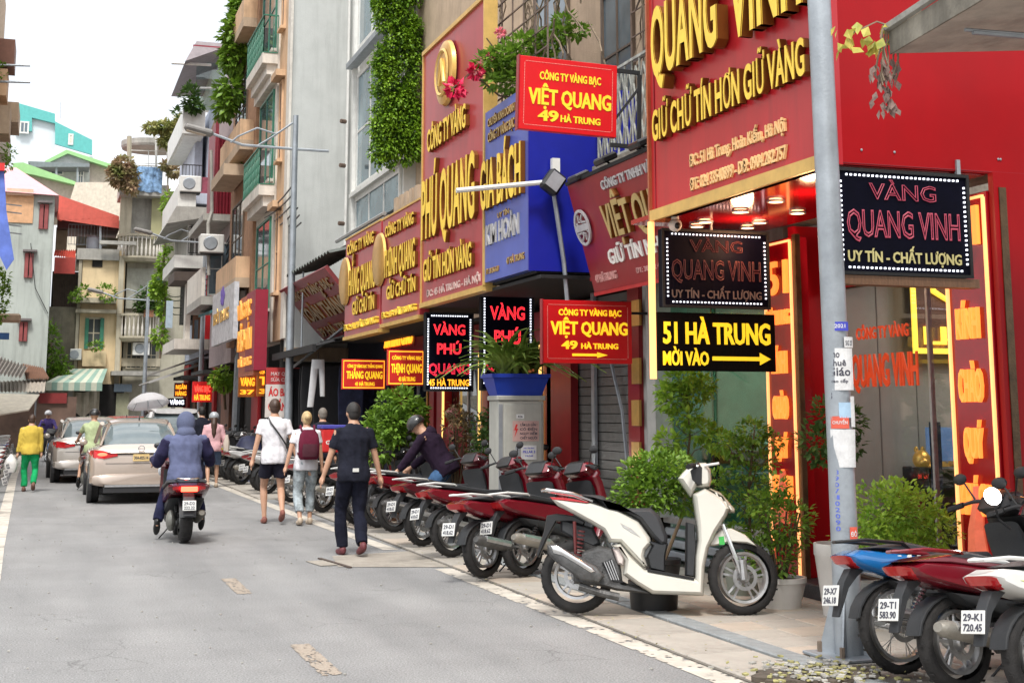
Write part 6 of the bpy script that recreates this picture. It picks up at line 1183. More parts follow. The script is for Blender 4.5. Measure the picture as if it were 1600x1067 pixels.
# ================================================================ wheels
def wheel_parts(parent, x, z, Rr, wt, kind, tm=rubber, rim=alu, steer=0., y=0.):
    k = ('wheel', Rr, wt, kind, rim.name)
    if k not in _TM:
        r2 = Rr - wt * 1.15; mb = MB(); n = 32
        mb.lathe([(r2 - .012, -wt * .45), (r2 + .008, -wt * .5), (r2 + .008, wt * .5), (r2 - .012, wt * .45), (r2 - .02, 0), (r2 - .012, -wt * .45)], n, 'y')
        mb.lathe([(.001, -.07), (.03, -.07), (.045, -.04), (.045, .04), (.03, .07), (.001, .07)], 12, 'y')
        if kind == 'wire':
            for i in range(24):
                a = 2 * math.pi * i / 24; s = .035 if i % 2 else -.035; b_ = a + (.35 if (i // 2) % 2 else -.35)
                mb.tube([(.04 * math.cos(a), s, .04 * math.sin(a)), (r2 * math.cos(b_), 0, r2 * math.sin(b_))], .0028, 3, cap=False)
        else:
            for i in range(5):
                for o_ in (-.16, .16):
                    a = 2 * math.pi * i / 5 + .3; c1, c2 = a + o_ * 1.5, a + o_; pa_ = (.04 * math.cos(c1), 0, .04 * math.sin(c1)); pb_ = (r2 * math.cos(c2), 0, r2 * math.sin(c2))
                    mb.tube([pa_, pb_], [.014, .010], 4, cap=False)
        mb.lathe([(.07, -.055), (.10, -.055), (.10, -.059), (.07, -.059), (.07, -.055)], 20, 'y')
        m1 = mb.mesh('wheel', rim, True)
        prof = []
        for i in range(9):
            a = R(-25 + 230 * i / 8); prof.append((Rr - wt * .55 + wt * .55 * math.sin(a), wt * .5 * math.cos(a)))
        tb_ = MB().lathe(prof, 40, 'y')
        for i in range(40):      # tread blocks
            a = 2 * math.pi * i / 40; tb_.m = Matrix.Rotation(-a, 4, 'Y'); s = .3 if i % 2 else -.3; tb_.box(Rr - .004, Rr + .0012, -wt * .2 + s * wt * .6, wt * .2 + s * wt * .6, -.007, .007)
        _TM[k] = (m1, tb_.mesh('tyre', tm, True))
    m1, m2 = _TM[k]; w_ = obj('wheel', m1, parent, loc=(x, y, z)); w_.rotation_euler = (0, 0, R(steer)); obj('tyre', m2, w_); return w_
paintred = M('red_bike_paint', (.15, .004, .012), rough=.22, var=.06, bump=0, coat=.8); paintw = M('pearl_white_paint', (.60, .585, .52), rough=.22, var=.03, bump=0, coat=.7); paintb = M('blue_bike_paint', (.01, .12, .34), rough=.25, var=.06, bump=0, coat=.8)
seatm = M('seat_vinyl', (.03, .032, .036), rough=.55, var=.15, bump=.06, bsc=300); dplas = M('dark_grey_plastic', (.019, .021, .024), rough=.6, var=.15, bump=.03, dirt=.2); engm = M('engine_metal', (.11, .11, .11), rough=.5, metal=.6, var=.35, sc=14, bump=.1, dirt=.3)
tailr = M('tail_lens_red', (.45, .01, .015), rough=.12, var=.1, bump=0, coat=.5); tailo = M('tail_lens_amber', (.62, .20, .03), rough=.15, var=.2, bump=0); tailon = M('tail_lamp_lit', (1, .06, .03), emit=3.2, var=.05, bump=0); lens = M('clear_lens', (.45, .47, .5), rough=.08, var=.1, bump=0, spec=1, coat=.6); platem = M('number_plate', (.60, .60, .58), rough=.45, var=.06, bump=0, dirt=.1); lamp_glare = M('headlamp_and_glare', (1, .97, .9), emit=9, var=0, bump=0)
def mudplate(t, x, z, tiltdeg, nums, w=.19, h=.14, lab=None):
    e = MB().box(-w / 2, w / 2, -.003, .003, 0, h, 0, .002).build('number_plate', platem, t); e.location = (x, 0, z); e.rotation_euler = (R(tiltdeg), 0, R(-90))
    for s, zz in zip(nums, (h * .56, h * .12)): lettering(e, s, -w * .4, w * .4, zz, h * .3, printk, y=-.003, depth=.002, bold=.03, name='plate_number')
def underbone(name, lab, cat, loc, rz, paint, group, nums=('29-D1', '418.62'), wk='alloy', railm=chrome, lean=-7, steer=12, wf=1., wave=False, tail_on=False, head_on=False, exm=engm, box=False, white2=None):
    t = thing(name, lab, cat, loc, rz, group); t.rotation_euler = (R(lean), 0, R(rz)); RR, wt = .275, .082
    if wave: RR, wt = .285, .068
    wheel_parts(t, -.62, RR, RR, wt * wf, wk); wheel_parts(t, .62, RR, RR, wt * .92, wk, steer=steer)
    S = lambda n, m, poly, w0, w1, ins=.02, **k: MB().slab(poly, w0 * (min(wf, 1.3) if 'shield' in n or 'cowl' in n or n in ('dashboard', 'headlight', 'footboard') else wf), w1 * (min(wf, 1.3) if 'shield' in n or 'cowl' in n or n in ('dashboard', 'headlight', 'footboard') else wf), ins).build(n, m, t, True, **k)
    S('tail_fairing', paint, [(-1.0, .80), (-.9, .835), (-.62, .80), (-.25, .73), (.02, .62), (.07, .50), (-.06, .46), (-.3, .52), (-.6, .60), (-.86, .685), (-.97, .74)], .085, .125, .03)
    S('side_panel', dplas, [(-.7, .60), (-.25, .52), (-.02, .45), (.06, .34), (-.08, .32), (-.35, .42), (-.62, .52)], .09, .112)
    S('seat', seatm, [(-.80, .845), (-.55, .875), (-.36, .825), (-.12, .785), (.06, .74), (.12, .66), (.04, .63), (-.25, .735), (-.6, .80)], .09, .125, .02)
    S('leg_shield', paint, [(.30, .90), (.38, .97), (.45, .86), (.50, .68), (.50, .52), (.42, .36), (.32, .27), (.24, .30), (.33, .45), (.385, .62), (.36, .78)], .13, .185, .03)
    S('inner_shield', dplas, [(.27, .88), (.335, .78), (.36, .62), (.30, .46), (.20, .30), (.17, .33), (.26, .5), (.31, .64), (.28, .76)], .11, .16, .012)
    S('footboard', dplas, [(-.08, .30), (.3, .28), (.32, .22), (.0, .20), (-.12, .24)], .11, .15)
    if white2: S('accent_panel', white2, [(-.85, .76), (-.5, .72), (-.2, .64), (.0, .53), (-.1, .53), (-.4, .62), (-.7, .70)], .105, .128, .008)
    S('head_cowl', paint, [(.20, .99), (.26, 1.06), (.36, 1.06), (.47, .97), (.49, .90), (.38, .88), (.26, .93)], .10, .15, .03)
    S('headlight', lamp_glare if head_on else lens, [(.40, 1.03), (.485, .965), (.505, .90), (.46, .89), (.39, .96)], .07, .11, .015)
    S('dashboard', black, [(.18, 1.0), (.25, 1.07), (.33, 1.075), (.25, 1.04), (.2, .97)], .07, .1, .008)
    ar = [( .62 + (RR + q) * math.cos(R(a)), RR + (RR + q) * math.sin(R(a))) for q, L_ in ((.035, range(20, 161, 20)), (.015, range(160, 19, -20))) for a in L_]
    fe = MB().slab(ar, .045, .058, .006).build('front_fender', paint, t, True)
    arc = [(-.62 + q * math.cos(R(a)), RR + q * math.sin(R(a))) for q, L_ in ((RR + .045, range(50, 171, 15)), (RR + .025, range(170, 49, -15))) for a in L_]
    S('rear_mudguard', dplas, arc, .042, .052, .004); S('plate_bracket', dplas, [(-.82, .70), (-.95, .70), (-1.01, .60), (-1.075, .36), (-1.055, .355), (-.97, .56), (-.90, .64)], .022, .034, .004)
    mudplate(t, -1.10, .44, -13, nums, .16, .12)
    S('tail_light', tailon if tail_on else tailr, [(-1.012, .80), (-.98, .735), (-.90, .70), (-.88, .74), (-.92, .79)], .05, .10, .015)
    for s in (-1, 1):
        MB().tube([(.62, .075 * s, RR), (.52, .075 * s, .56), (.43, .07 * s, .84)], [.022, .02, .018], 8).build('fork', chrome if wave else dplas, t, True)
        MB().tube([(.28, .04 * s, 1.02), (.25, .2 * s, 1.03), (.19, .33 * s, 1.02)], .014, 6).build('handlebar', black, t, True); MB().tube([(.215, .26 * s, 1.025), (.17, .36 * s, 1.015)], .021, 7).build('grip', blackm, t, True)
        MB().tube([(.27, .22 * s, 1.025), (.25, .34 * s, 1.01)], .006, 4).build('lever', chrome, t)
        MB().tube([(.26, .19 * s, 1.04), (.24, .25 * s, 1.16)], .006, 5).ell((.24, .29 * s, 1.19), (.018, .065, .04), 10, 6).build('mirror', black, t, True)
        S2 = MB(); S2.m = Matrix.Translation((.46, .12 * s * wf, .83)); S2.ell((0, 0, 0), (.03, .035, .06), 8, 6); S2.build('indicator', lens, t, True)
    rl_ = MB()
    for s in (-1, 1): rl_.tube([(-.52, .10 * s, .80), (-.62, .135 * s, .87), (-.88, .12 * s, .905), (-.99, .05 * s, .90), (-1.0, 0, .90)], .014, 6)
    rl_.build('grab_rail', railm, t, True)
    MB().tube([(.05, -.11, .25), (-.2, -.13, .235), (-.38, -.15, .27)], .016, 6).build('exhaust_pipe', engm, t, True)
    mb = MB().tube([(-.36, -.155, .265), (-.42, -.16, .275), (-.86, -.17, .375), (-.90, -.17, .385)], [.035, .056, .056, .035], 12); mb.build('silencer', exm, t, True); MB().tube([(-.45, -.185, .30), (-.8, -.195, .38)], .04, 8).build('heat_shield', alu if exm is not engm else black, t, True)
    mb = MB().box(-.28, .12, -.10, .10, .18, .40, 0, .04); mb.tube([(.12, 0, .3), (.26, 0, .36)], .07, 8)
    for i in range(5): mb.box(.13 + i * .025, .137 + i * .025, -.085, .085, .25, .44)
    mb.build('engine', engm, t)
    mb = MB().tube([(-.2, .10, .32), (-.62, .075, RR)], .028, 6).tube([(-.2, -.10, .32), (-.62, -.075, RR)], .02, 6); mb.build('swingarm', engm, t)
    for s in (-1, 1):
        mb = MB().tube([(-.60, .105 * s, RR + .04), (-.45, .10 * s, .60)], .012, 6)
        for i in range(7): k = i / 7; c = Vector((-.57, .105 * s, RR + .10)).lerp(Vector((-.46, .10 * s, .56)), k); mb.tube([c, c + Vector((.006, 0, .014))], .026, 8)
        mb.build('shock_absorber', chrome if wave else black, t, True)
    MB().tube([(-.02, .1, .2), (-.10, .27, .02)], .009, 5).build('side_stand', black, t)
    def warp(x, z): return z if z < .35 or x > .3 else .35 + (z - .35) * (.80 + .20 * min(1, max(0, (x + .1) / .4)))
    for c in t.children:
        if c.name.split('.')[0] in ('wheel', 'tyre', 'plate_number'): continue
        if c.name.startswith('number_plate'): c.location.z = .35 + (c.location.z - .35) * .8; continue
        for v_ in c.data.vertices: v_.co.z = warp(v_.co.x, v_.co.z)
    return t
def recol(t, part, m):
    for c in t.children:
        if c.name.split('.')[0] == part:
            c.material_slots[0].link = 'OBJECT'; c.material_slots[0].material = m
def rearpos(px, py, rz, z=.03):      # bike origin so that its rear tyre meets the ground at that pixel
    p = at(px, py, z=z); return (p.x + .62 * math.cos(R(rz)), p.y + .62 * math.sin(R(rz)), z)
# ---------------------------------------------------------------- the white scooter in the foreground
G_SH = 'motorbikes parked in front of the shops'
pr, pf = at(905, 958, z=.03), at(1160, 961, z=.03); mid = (pr + pf) / 2; hd = math.degrees(math.atan2(pf.y - pr.y, pf.x - pr.x))
sh = thing('scooter', 'pearl white big wheeled scooter with dark grey seat parked across the pavement', 'scooter', mid, hd, G_SH); sh.rotation_euler = (R(-6), 0, R(hd))
K = lambda P_: [((a / 3.333 - 192) / 195, (278 - b_ / 3.333) / 195) for a, b_ in P_]
SS = lambda n, m, pts, w0, w1, ins=.015, cy=0., **k: MB().slab(K(pts), w0, w1, ins, cy=cy).build(n, m, sh, True, **k)
wheel_parts(sh, -.655, .285, .285, .10, 'alloy'); wheel_parts(sh, .65, .285, .285, .085, 'alloy', steer=14)
SS('rear_body', paintw, [(80, 352), (180, 362), (300, 376), (430, 410), (535, 468), (592, 545), (600, 580), (570, 612), (562, 640), (578, 690), (560, 698), (500, 640), (440, 575), (385, 572), (352, 515), (290, 480), (200, 432), (120, 392)], .10, .155, .028)
SS('body_crease', M('silver_badge', (.45, .44, .42), rough=.3, metal=.6), [(440, 475), (500, 505), (545, 548), (500, 528), (455, 500)], .1535, .158, .003)
SS('floor_side', paintw, [(392, 590), (440, 578), (500, 650), (560, 705), (700, 728), (815, 748), (820, 640), (835, 560), (832, 470), (815, 330), (880, 300), (960, 345), (1002, 400), (985, 440), (930, 520), (890, 600), (868, 690), (858, 832), (600, 826), (520, 780), (452, 732), (462, 665), (430, 610)], .11, .175, .03)
SS('inner_leg_panel', dplas, [(780, 470), (822, 480), (826, 600), (812, 742), (770, 735), (775, 600)], .10, .15, .01)
SS('floor_mat', blackm, [(575, 702), (640, 712), (812, 744), (812, 756), (640, 728), (575, 716)], .10, .172, .004)
SS('under_seat_panel', dplas, [(570, 560), (640, 575), (685, 575), (670, 640), (668, 722), (590, 705), (575, 640), (602, 590)], .09, .145, .015)
SS('seat', seatm, [(228, 332), (340, 338), (362, 345), (392, 388), (480, 402), (600, 400), (645, 440), (682, 540), (680, 578), (650, 592), (604, 545), (540, 462), (430, 402), (300, 368)], .11, .155, .03)
SS('tail_light', tailr, [(75, 346), (180, 352), (285, 372), (270, 380), (160, 368), (90, 364)], .09, .15, .006)
for s in (-1, 1): MB().tube([(K([(300, 372)])[0][0], .12 * s, K([(0, 366)])[0][1]), (K([(200, 330)])[0][0], .15 * s, K([(0, 332)])[0][1]), (K([(60, 312)])[0][0], .12 * s, K([(0, 312)])[0][1]), (K([(35, 312)])[0][0], 0, K([(0, 312)])[0][1])], .014, 6).build('grab_rail', chrome, sh, True)
SS('head_cowl', paintw, [(742, 250), (765, 222), (800, 188), (850, 170), (890, 168), (912, 205), (915, 260), (905, 292), (870, 298), (838, 292), (808, 345), (775, 300)], .08, .15, .03)
SS('instrument_panel', black, [(798, 212), (845, 165), (872, 195), (868, 288), (838, 288), (808, 262)], .11, .156, .012)
SS('headlight', M('smoked_lens', (.32, .27, .2), rough=.2, coat=.5), [(905, 296), (960, 318), (1032, 402), (1030, 420), (1004, 420), (965, 345), (890, 305)], .06, .12, .01)
for i in range(4): SS('light_rib', paintw, [(925 + i * 22, 318 + i * 22), (940 + i * 22, 320 + i * 22), (950 + i * 22, 345 + i * 22), (938 + i * 22, 342 + i * 22)], .06, .125, .003)
SS('front_fender', paintw, [(888, 588), (920, 535), (960, 500), (1010, 498), (1080, 530), (1138, 588), (1085, 572), (1000, 568), (930, 585)], .05, .075, .012); SS('green_sticker', M('green_sticker', (.05, .42, .08)), [(942, 542), (970, 538), (974, 580), (946, 582)], .075, .077, .001)
for s in (-1, 1): MB().tube([(.65, .085 * s, .285), (K([(965, 480)])[0][0], .075 * s, K([(0, 480)])[0][1])], [.022, .018], 8).build('fork', chrome, sh, True)
MB().tube([(.655, -.11, .27), (.645, -.11, .42)], .03, 8).build('brake_caliper', alu, sh, True)
hx, hz = K([(860, 200)])[0]
for s in (-1, 1):
    MB().tube([(hx - .02, .05 * s, hz), (hx - .06, .22 * s, hz + .02), (hx - .10, .34 * s, hz)], .016, 6).build('handlebar', black, sh, True); MB().tube([(hx - .07, .25 * s, hz + .015), (hx - .11, .37 * s, hz - .005)], .022, 8).build('grip', blackm, sh, True)
    MB().tube([(hx - .02, .24 * s, hz + .02), (hx - .04, .38 * s, hz + .0)], .007, 5).ell((hx - .04, .385 * s, hz), (.012, .012, .012), 6, 4).build('lever', alu, sh, True)
MB().tube([(hx + .03, -.16, hz + .02), (hx + .14, -.2, hz + .035)], .01, 6).build('lever_arm', whitep, sh, True)
SS('rear_mudguard', black, [(60, 440), (110, 430), (200, 440), (260, 470), (250, 490), (190, 470), (110, 470), (60, 560), (20, 650), (5, 640), (45, 520)], .05, .07, .008)
mb = MB().tube([(K([(430, 760)])[0][0], -.13, .13), (K([(340, 740)])[0][0], -.16, .16), (K([(230, 720)])[0][0], -.17, .21)], .03, 8); mb.build('exhaust_pipe', engm, sh, True)
SS('silencer', engm, [(68, 590), (110, 585), (320, 690), (360, 740), (330, 775), (240, 760), (110, 670), (72, 630)], .035, .06, .02, cy=-.19); SS('heat_shield', chrome, [(82, 590), (125, 590), (300, 695), (318, 722), (290, 725), (150, 645), (100, 632)], .05, .066, .012, cy=-.195)
SS('crankcase', engm, [(190, 640), (330, 590), (400, 600), (440, 690), (450, 770), (560, 800), (600, 826), (420, 812), (330, 790), (200, 780)], .07, .12, .02); SS('fan_cover', black, [(345, 675), (395, 655), (440, 760), (470, 775), (400, 768)], .12, .142, .006)
for i in range(4): MB().tube([(K([(358 + i * 12, 672 - i * 4)])[0][0], -.145, K([(0, 672 - i * 4)])[0][1]), (K([(395 + i * 12, 760)])[0][0], -.145, K([(0, 758)])[0][1])], .005, 4).build('fin', alu, sh)
SS('cover_disc', M('pinkish_cover', (.55, .48, .45), rough=.4), [(400, 605), (440, 600), (462, 650), (455, 690), (425, 680)], .11, .14, .015)
SS('airbox', dplas, [(130, 450), (300, 500), (340, 580), (300, 600), (200, 560), (130, 520)], .06, .09, .02, cy=.05)
mb = MB().tube([(-.655, -.12, .32), (K([(205, 470)])[0][0], -.11, K([(0, 470)])[0][1])], .014, 6)
for i in range(9): mb.tube([(-.645 + .004 * i, -.12, .38 + i * .03), (-.643 + .004 * i, -.12, .392 + i * .03)], .028, 8)
mb.build('shock_absorber', M('red_spring', (.09, .012, .012), rough=.5), sh, True); MB().tube([(-.05, .08, .2), (-.12, .3, .0)], .012, 5).build('side_stand', black, sh)
MB().tube([(-.45, -.14, .3), (-.655, -.1, .285)], .03, 8).build('swingarm', engm, sh)
# ---------------------------------------------------------------- the row of red motorbikes
G_R = 'dark red motorbikes parked nose in along the kerb'
whiteg = M('white_plastic', (.6, .6, .58), rough=.35, var=.05, bump=0)
r0 = underbone('motorbike', 'nearest dark red motorbike of the row, white rail, silver silencer, behind the white scooter', 'motorbike', rearpos(820, 900, 27), 27, paintred, G_R, railm=whiteg, exm=M('silver_silencer', (.36, .34, .3), rough=.45, metal=.5, var=.2, dirt=.2), white2=None, wf=1.1)
rngb = random.Random(2)
for px, py, a, lab in ((757, 903, 27, 'second dark red motorbike of the row from the white scooter'), (707, 870, 25, 'third dark red motorbike of the row from the white scooter'), (661, 853, 26, 'fourth dark red motorbike of the row from the white scooter'), (617, 831, 24, 'fifth red motorbike of the row, beside the black shirt man'), (592, 824, 20, 'sixth red motorbike of the row, half behind the black shirt man')):
    a += rngb.uniform(-4, 4); b_ = dup(r0, rearpos(px, py, a), a, lab); b_.rotation_euler = (R(-7 + rngb.uniform(-3, 3)), 0, R(a)); recol(b_, 'silencer', engm)
    k_ = rngb.choice((0, 1, 2)); dk_ = M('darker_maroon_paint', (.085, .004, .010), rough=.3, var=.08, bump=0, coat=.6, dirt=.15)
    if k_: [recol(b_, q_, dk_) for q_ in ('tail_fairing', 'leg_shield', 'head_cowl', 'front_fender')]
    if k_ == 2: recol(b_, 'grab_rail', chrome); recol(b_, 'heat_shield', engm)
# ---------------------------------------------------------------- foreground right bikes
wv = underbone('motorbike', 'blue spoke wheeled motorbike with amber tail lens beside the grey pole foot', 'motorbike', rearpos(1412, 1053, 4), 4, paintb, G_SH, nums=('29-X7', '246.18'), wk='wire', wave=True, exm=chrome)
lettering(wv, 'Wav', -.68, -.36, .615, .08, printw, y=-.118, depth=.006, bold=.03, slant=.3); recol(wv, 'tail_light', tailr)
MB().slab([(-.93, .718), (-.84, .718), (-.74, .686), (-.80, .646), (-.90, .646)], .10, .122, .01).build('indicator_lens', tailo, wv, True)
r2 = underbone('motorbike', 'red and black motorbike with blank looking plate next to the blue one', 'motorbike', rearpos(1502, 1082, 10), 10, paintred, G_SH, nums=('29-T1', '583.90'), wf=1.12, exm=MATS['silver_silencer'], white2=None)
MB().slab([(-1.0, .734), (-.7, .758), (-.2, .694), (.05, .62), (.03, .59), (-.3, .654), (-.7, .71)], .12, .14, .01).build('red_rail', paintred, r2, True)
r3 = underbone('motorbike', 'white motorbike with yellow panel and red lens at the right edge', 'motorbike', rearpos(1636, 1108, 12), 12, whiteg, G_SH, nums=('29-K1', '720.45'), railm=whiteg, white2=M('lime_yellow_paint', (.62, .66, .05), rough=.3, bump=0), wf=1.1)
recol(wv, 'grab_rail', black); recol(r2, 'grab_rail', paintred); recol(wv, 'head_cowl', black); recol(wv, 'leg_shield', black); recol(wv, 'headlight', black)
p = at(1551, 775, y=7.3); km = MB().ell((0, 0, 0), (.052, .022, .058), 14, 8).build('glow_disc', lamp_glare, wv, True); km.matrix_parent_inverse = (Matrix.Translation(wv.location) @ wv.rotation_euler.to_matrix().to_4x4()).inverted(); km.location = p; km.rotation_euler = (R(-30), 0, R(-25))  # glowing disc added for the sky glare off this bike's mirror
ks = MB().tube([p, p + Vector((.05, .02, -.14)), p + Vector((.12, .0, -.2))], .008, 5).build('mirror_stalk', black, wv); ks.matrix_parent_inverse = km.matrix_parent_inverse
k2 = dup(r0, (7.0, 7.45, .03), 172, 'red scooter squeezed in behind the black motorbike by the wall', G_SH)
k3 = dup(r0, (5.75, 17.3, .03), 250, 'dark red scooter facing the camera left of the grey cabinet', G_SH); recol(k3, 'headlight', lamp_glare)
# ---------------------------------------------------------------- distant rows
cols = [M('bike_black', (.02, .02, .022), rough=.3, coat=.5, bump=0), M('bike_white', (.6, .6, .6), rough=.3, coat=.5, bump=0), M('bike_yellow', (.6, .45, .03), rough=.35, bump=0), M('bike_grey', (.2, .21, .23), rough=.3, coat=.5, bump=0), paintred, M('bike_blue', (.02, .05, .25), rough=.3, bump=0)]
cn_ = ['black', 'white', 'yellow', 'grey', 'red', 'blue']
SK = ('plate_bracket', 'plate_number', 'lever', 'indicator', 'side_stand', 'heat_shield', 'exhaust_pipe', 'accent_panel', 'swingarm')
i = 0
for y, c, w_ in ((19.9, 0, 'just left of the black shirt man'), (22.4, 0, 'carrying the red delivery box'), (23.6, 4, 'behind the blonde woman'), (25.0, 3, 'behind the white shirt man'), (27.6, 1, 'past the first thin street light'), (28.8, 0, 'beside the tarpaulin'), (31.2, 1, 'left of the tarpaulin'), (32.4, 0, 'second beyond the tarpaulin'), (33.5, 2, 'with a yellow body beyond the tarpaulin'), (34.7, 3, 'beyond the yellow one'), (36.2, 1, 'near the orange signs'), (38, 0, 'farther along near the orange signs'), (40, 3, 'far down near the red LED sign'), (42.5, 4, 'farthest of the right hand row')):
    b_ = dup(r0, (4.75 - .012 * (y - 20), y, .03), 28 + rngb.uniform(-8, 8), '%s motorbike parked in the distant right row, %s' % (cn_[c], w_), 'motorbikes in the distant right row', SK)
    for pt_ in ('tail_fairing', 'leg_shield', 'head_cowl', 'front_fender'): recol(b_, pt_, cols[c])
for i, (y, c) in enumerate(((24, 0), (27, 3), (30, 0), (33, 1), (36, 0), (39, 5), (42, 3), (45, 0), (48, 4))):
    b_ = dup(r0, (-1.55 - .02 * (y - 24), y, .05), 160 + rngb.uniform(-8, 8), '%s motorbike in the left hand row, %s from the camera' % (cn_[c], ('nearest', 'second', 'third', 'fourth', 'fifth', 'sixth', 'seventh', 'eighth', 'farthest')[i]), 'motorbikes parked along the left side', SK)
    for pt_ in ('tail_fairing', 'leg_shield', 'head_cowl', 'front_fender'): recol(b_, pt_, cols[c])
tp = thing('tarpaulin', 'dark blue tarpaulin thrown over a parked motorbike', 'cover', (at(388, 750, z=.03).x, at(388, 750, z=.03).y, .03)); MB().loft([(0, 0, .42, .9), (.3, 0, .40, .75), (.7, 0, .36, .45), (.98, 0, .2, .2), (1.02, 0, .05, .05)], 16, 2.6, 'z').build('cover_cloth', M('navy_tarp', (.012, .016, .05), rough=.6, var=.4, sc=6, bump=.3, bsc=8), tp, True)
O, w, h = spanbox(503, 664, 540, 707, 22.2); dbx = thing('delivery_box', 'red delivery box carried on the back of a parked motorbike', 'box', (O.x, 22.2, O.z)); P(dbx, 'box_body', M('delivery_red', (.55, .02, .02), rough=.5), 0, w, 0, .42, 0, h * .86, .02); P(dbx, 'lid', M('delivery_blue', (.05, .05, .3), rough=.5), -.01, w + .01, -.01, .43, h * .862, h, .01); lettering(dbx, 'GIAO', w * .15, w * .85, h * .3, h * .14, printw, y=-.001, depth=.004)
# ================================================================ cars
def car(lab, loc, rz, paint, kind='sedan', lit=False, nums='30A-825.14'):
    t = thing('car', lab, 'car', loc, rz, 'cars queueing in the left lane'); H_ = 1.47 if kind == 'sedan' else 1.68
    dark = M('car_black_trim', (.02, .02, .022), rough=.5, var=.1, bump=0)
    zt_ = 1.03 if kind == 'sedan' else 1.08
    MB().loft([(.02, .60, .66, .20), (.05, .61, .78, .30), (.16, .64, .845, .375), (.5, .655, .865, .395), (1.2, .65, .868, .39), (2.6, .64, .868, .385), (3.3, .62, .865, .37), (3.9, .58, .84, .32), (4.3, .52, .76, .24), (4.42, .48, .6, .15)], 26, 4.2, 'y').build('body_shell', paint, t, True)
    top = H_ - .02
    sh_ = [(.34, .93, .62, .10), (.52, 1.00, .64, .20), (.95, 1.10, .645, .32), (1.4, 1.14, .645, .355), (2.2, 1.14, .64, .35), (2.8, 1.07, .63, .25), (3.35, .94, .6, .10)] if kind == 'sedan' else [(.12, 1.0, .66, .14), (.25, 1.15, .67, .33), (.5, 1.22, .665, .42), (2.2, 1.22, .66, .41), (2.8, 1.1, .64, .28), (3.3, .96, .6, .12)]
    MB().loft(sh_, 22, 3.4, 'y').build('window_band', M('car_glass', (.10, .13, .14), rough=.04, var=.1, bump=0, spec=1), t, True)
    rf0 = .93 if kind == 'sedan' else .22
    MB().loft([(rf0, H_ - .085, .50, .045), (rf0 + .25, H_ - .05, .545, .05), (1.6, H_ - .035, .55, .045), (2.3, H_ - .045, .54, .045), (2.6, H_ - .09, .50, .04)], 18, 3, 'y').build('roof', paint, t, True)
    for s in (-1, 1):
        if kind == 'sedan': MB().tube([(.60 * s, 2.45, H_ - .09), (.68 * s, 3.3, zt_ - .02)], .04, 6).build('pillar', paint, t, True); MB().rings([[(.50 * s, .95, H_ - .10), (.57 * s, 1.25, H_ - .12), (.66 * s, .95, 1.0), (.665 * s, .36, zt_ - .02)], [(.54 * s, .93, H_ - .06), (.605 * s, 1.25, H_ - .12), (.695 * s, .95, 1.0), (.70 * s, .38, zt_ - .02)]]).build('pillar', paint, t)
        else: MB().tube([(.56 * s, .25, H_ - .1), (.69 * s, .1, zt_)], .06, 6).build('pillar', paint, t, True)
        MB().ell((.92 * s, 2.75, 1.02), (.08, .06, .06), 10, 6).build('door_mirror', paint, t, True)
        mb = MB(); mb.m = Matrix.Translation((.79 * s, .75, .315)); mb.lathe([(.001, .1 * s), (.20, .1 * s), (.215, .09 * s)], 20, 'x'); mb.tube([(.09 * s, 0, 0), (.105 * s, 0, 0)], .05, 8)
        for yy in (.75, 3.35):
            wo = thing_part_wheel(t, .77 * s, yy, s)
            mb = MB(); mb.m = Matrix.Translation((.80 * s, yy, .33)); mb.lathe([(.001, .072 * s), (.36, .072 * s), (.37, .03 * s), (.37, 0)], 22, 'x'); mb.build('wheel_arch', dark, t)
        # tail lights wrap round the corner
        zl = .86 if kind == 'sedan' else .9
        L = [[(.40 * s, .0, zl - .03), (.62 * s, .005, zl - .075), (.80 * s, .07, zl - .06), (.865 * s, .30, zl + .0)], [(.40 * s, .0, zl + .0), (.62 * s, .005, zl + .06), (.80 * s, .08, zl + .075), (.862 * s, .34, zl + .06)], [(.40 * s, .09, zl + .0), (.62 * s, .12, zl + .06), (.74 * s, .2, zl + .075), (.80 * s, .36, zl + .06)], [(.40 * s, .09, zl - .03), (.62 * s, .12, zl - .075), (.74 * s, .2, zl - .06), (.80 * s, .32, zl + .0)]]
        MB().rings(L, close=False, cap=False).rings([[q_[0] for q_ in L], [q_[0] for q_ in L]]).build('tail_light', tailr, t)
        if lit: mb = MB(); mb.m = Matrix.Translation((.66 * s, .0, zl + .0)); mb.ell((0, 0, 0), (.085, .012, .03), 10, 6); mb.build('glow_disc', tailon, t)
        MB().box(.52 * s, .78 * s, .035, .06, .40, .435).build('reflector', tailr, t)
    MB().box(-.62, .62, .0, .04, .865, .885, 0, .005).build('trim_strip', dark, t)
    mb = MB().box(-.14, .14, -.012, .0, .74, .86, 0, .004); mb.build('number_plate', platem if kind != 'sedan' else M('yellow_plate', (.62, .45, .2), rough=.5, bump=0), t); lettering(t, nums, -.12, .12, .775, .05, printk, y=-.013, depth=.003, name='plate_number')
    mb = MB(); mb.m = Matrix.Translation((0, -.002, .955)); mb.lathe([(.045, 0), (.06, 0), (.06, -.012), (.045, -.012), (.045, 0)], 18, 'y').box(-.05, .05, -.01, 0, -.008, .008); mb.build('emblem', chrome, t, True)
    MB().loft([(.005, .43, .72, .09), (.05, .42, .82, .12), (.2, .42, .86, .13)], 20, 4, 'y').build('rear_bumper', paint, t, True); MB().box(-.60, .60, .0, .03, .30, .335).build('chrome_strip', alu, t); MB().box(-.62, .62, .02, .5, .20, .299).build('diffuser', dark, t); MB().box(-.7, .7, .5, 4.0, .18, .26).build('floor_pan', dark, t)
    MB().box(-.60, .60, .012, .02, .70, .706).build('bumper_gap', dark, t)
    MB().tube([(0, 1.05, H_ - .03), (0, .93, H_ + .04)], .012, 5).build('aerial', dark, t)
    return t
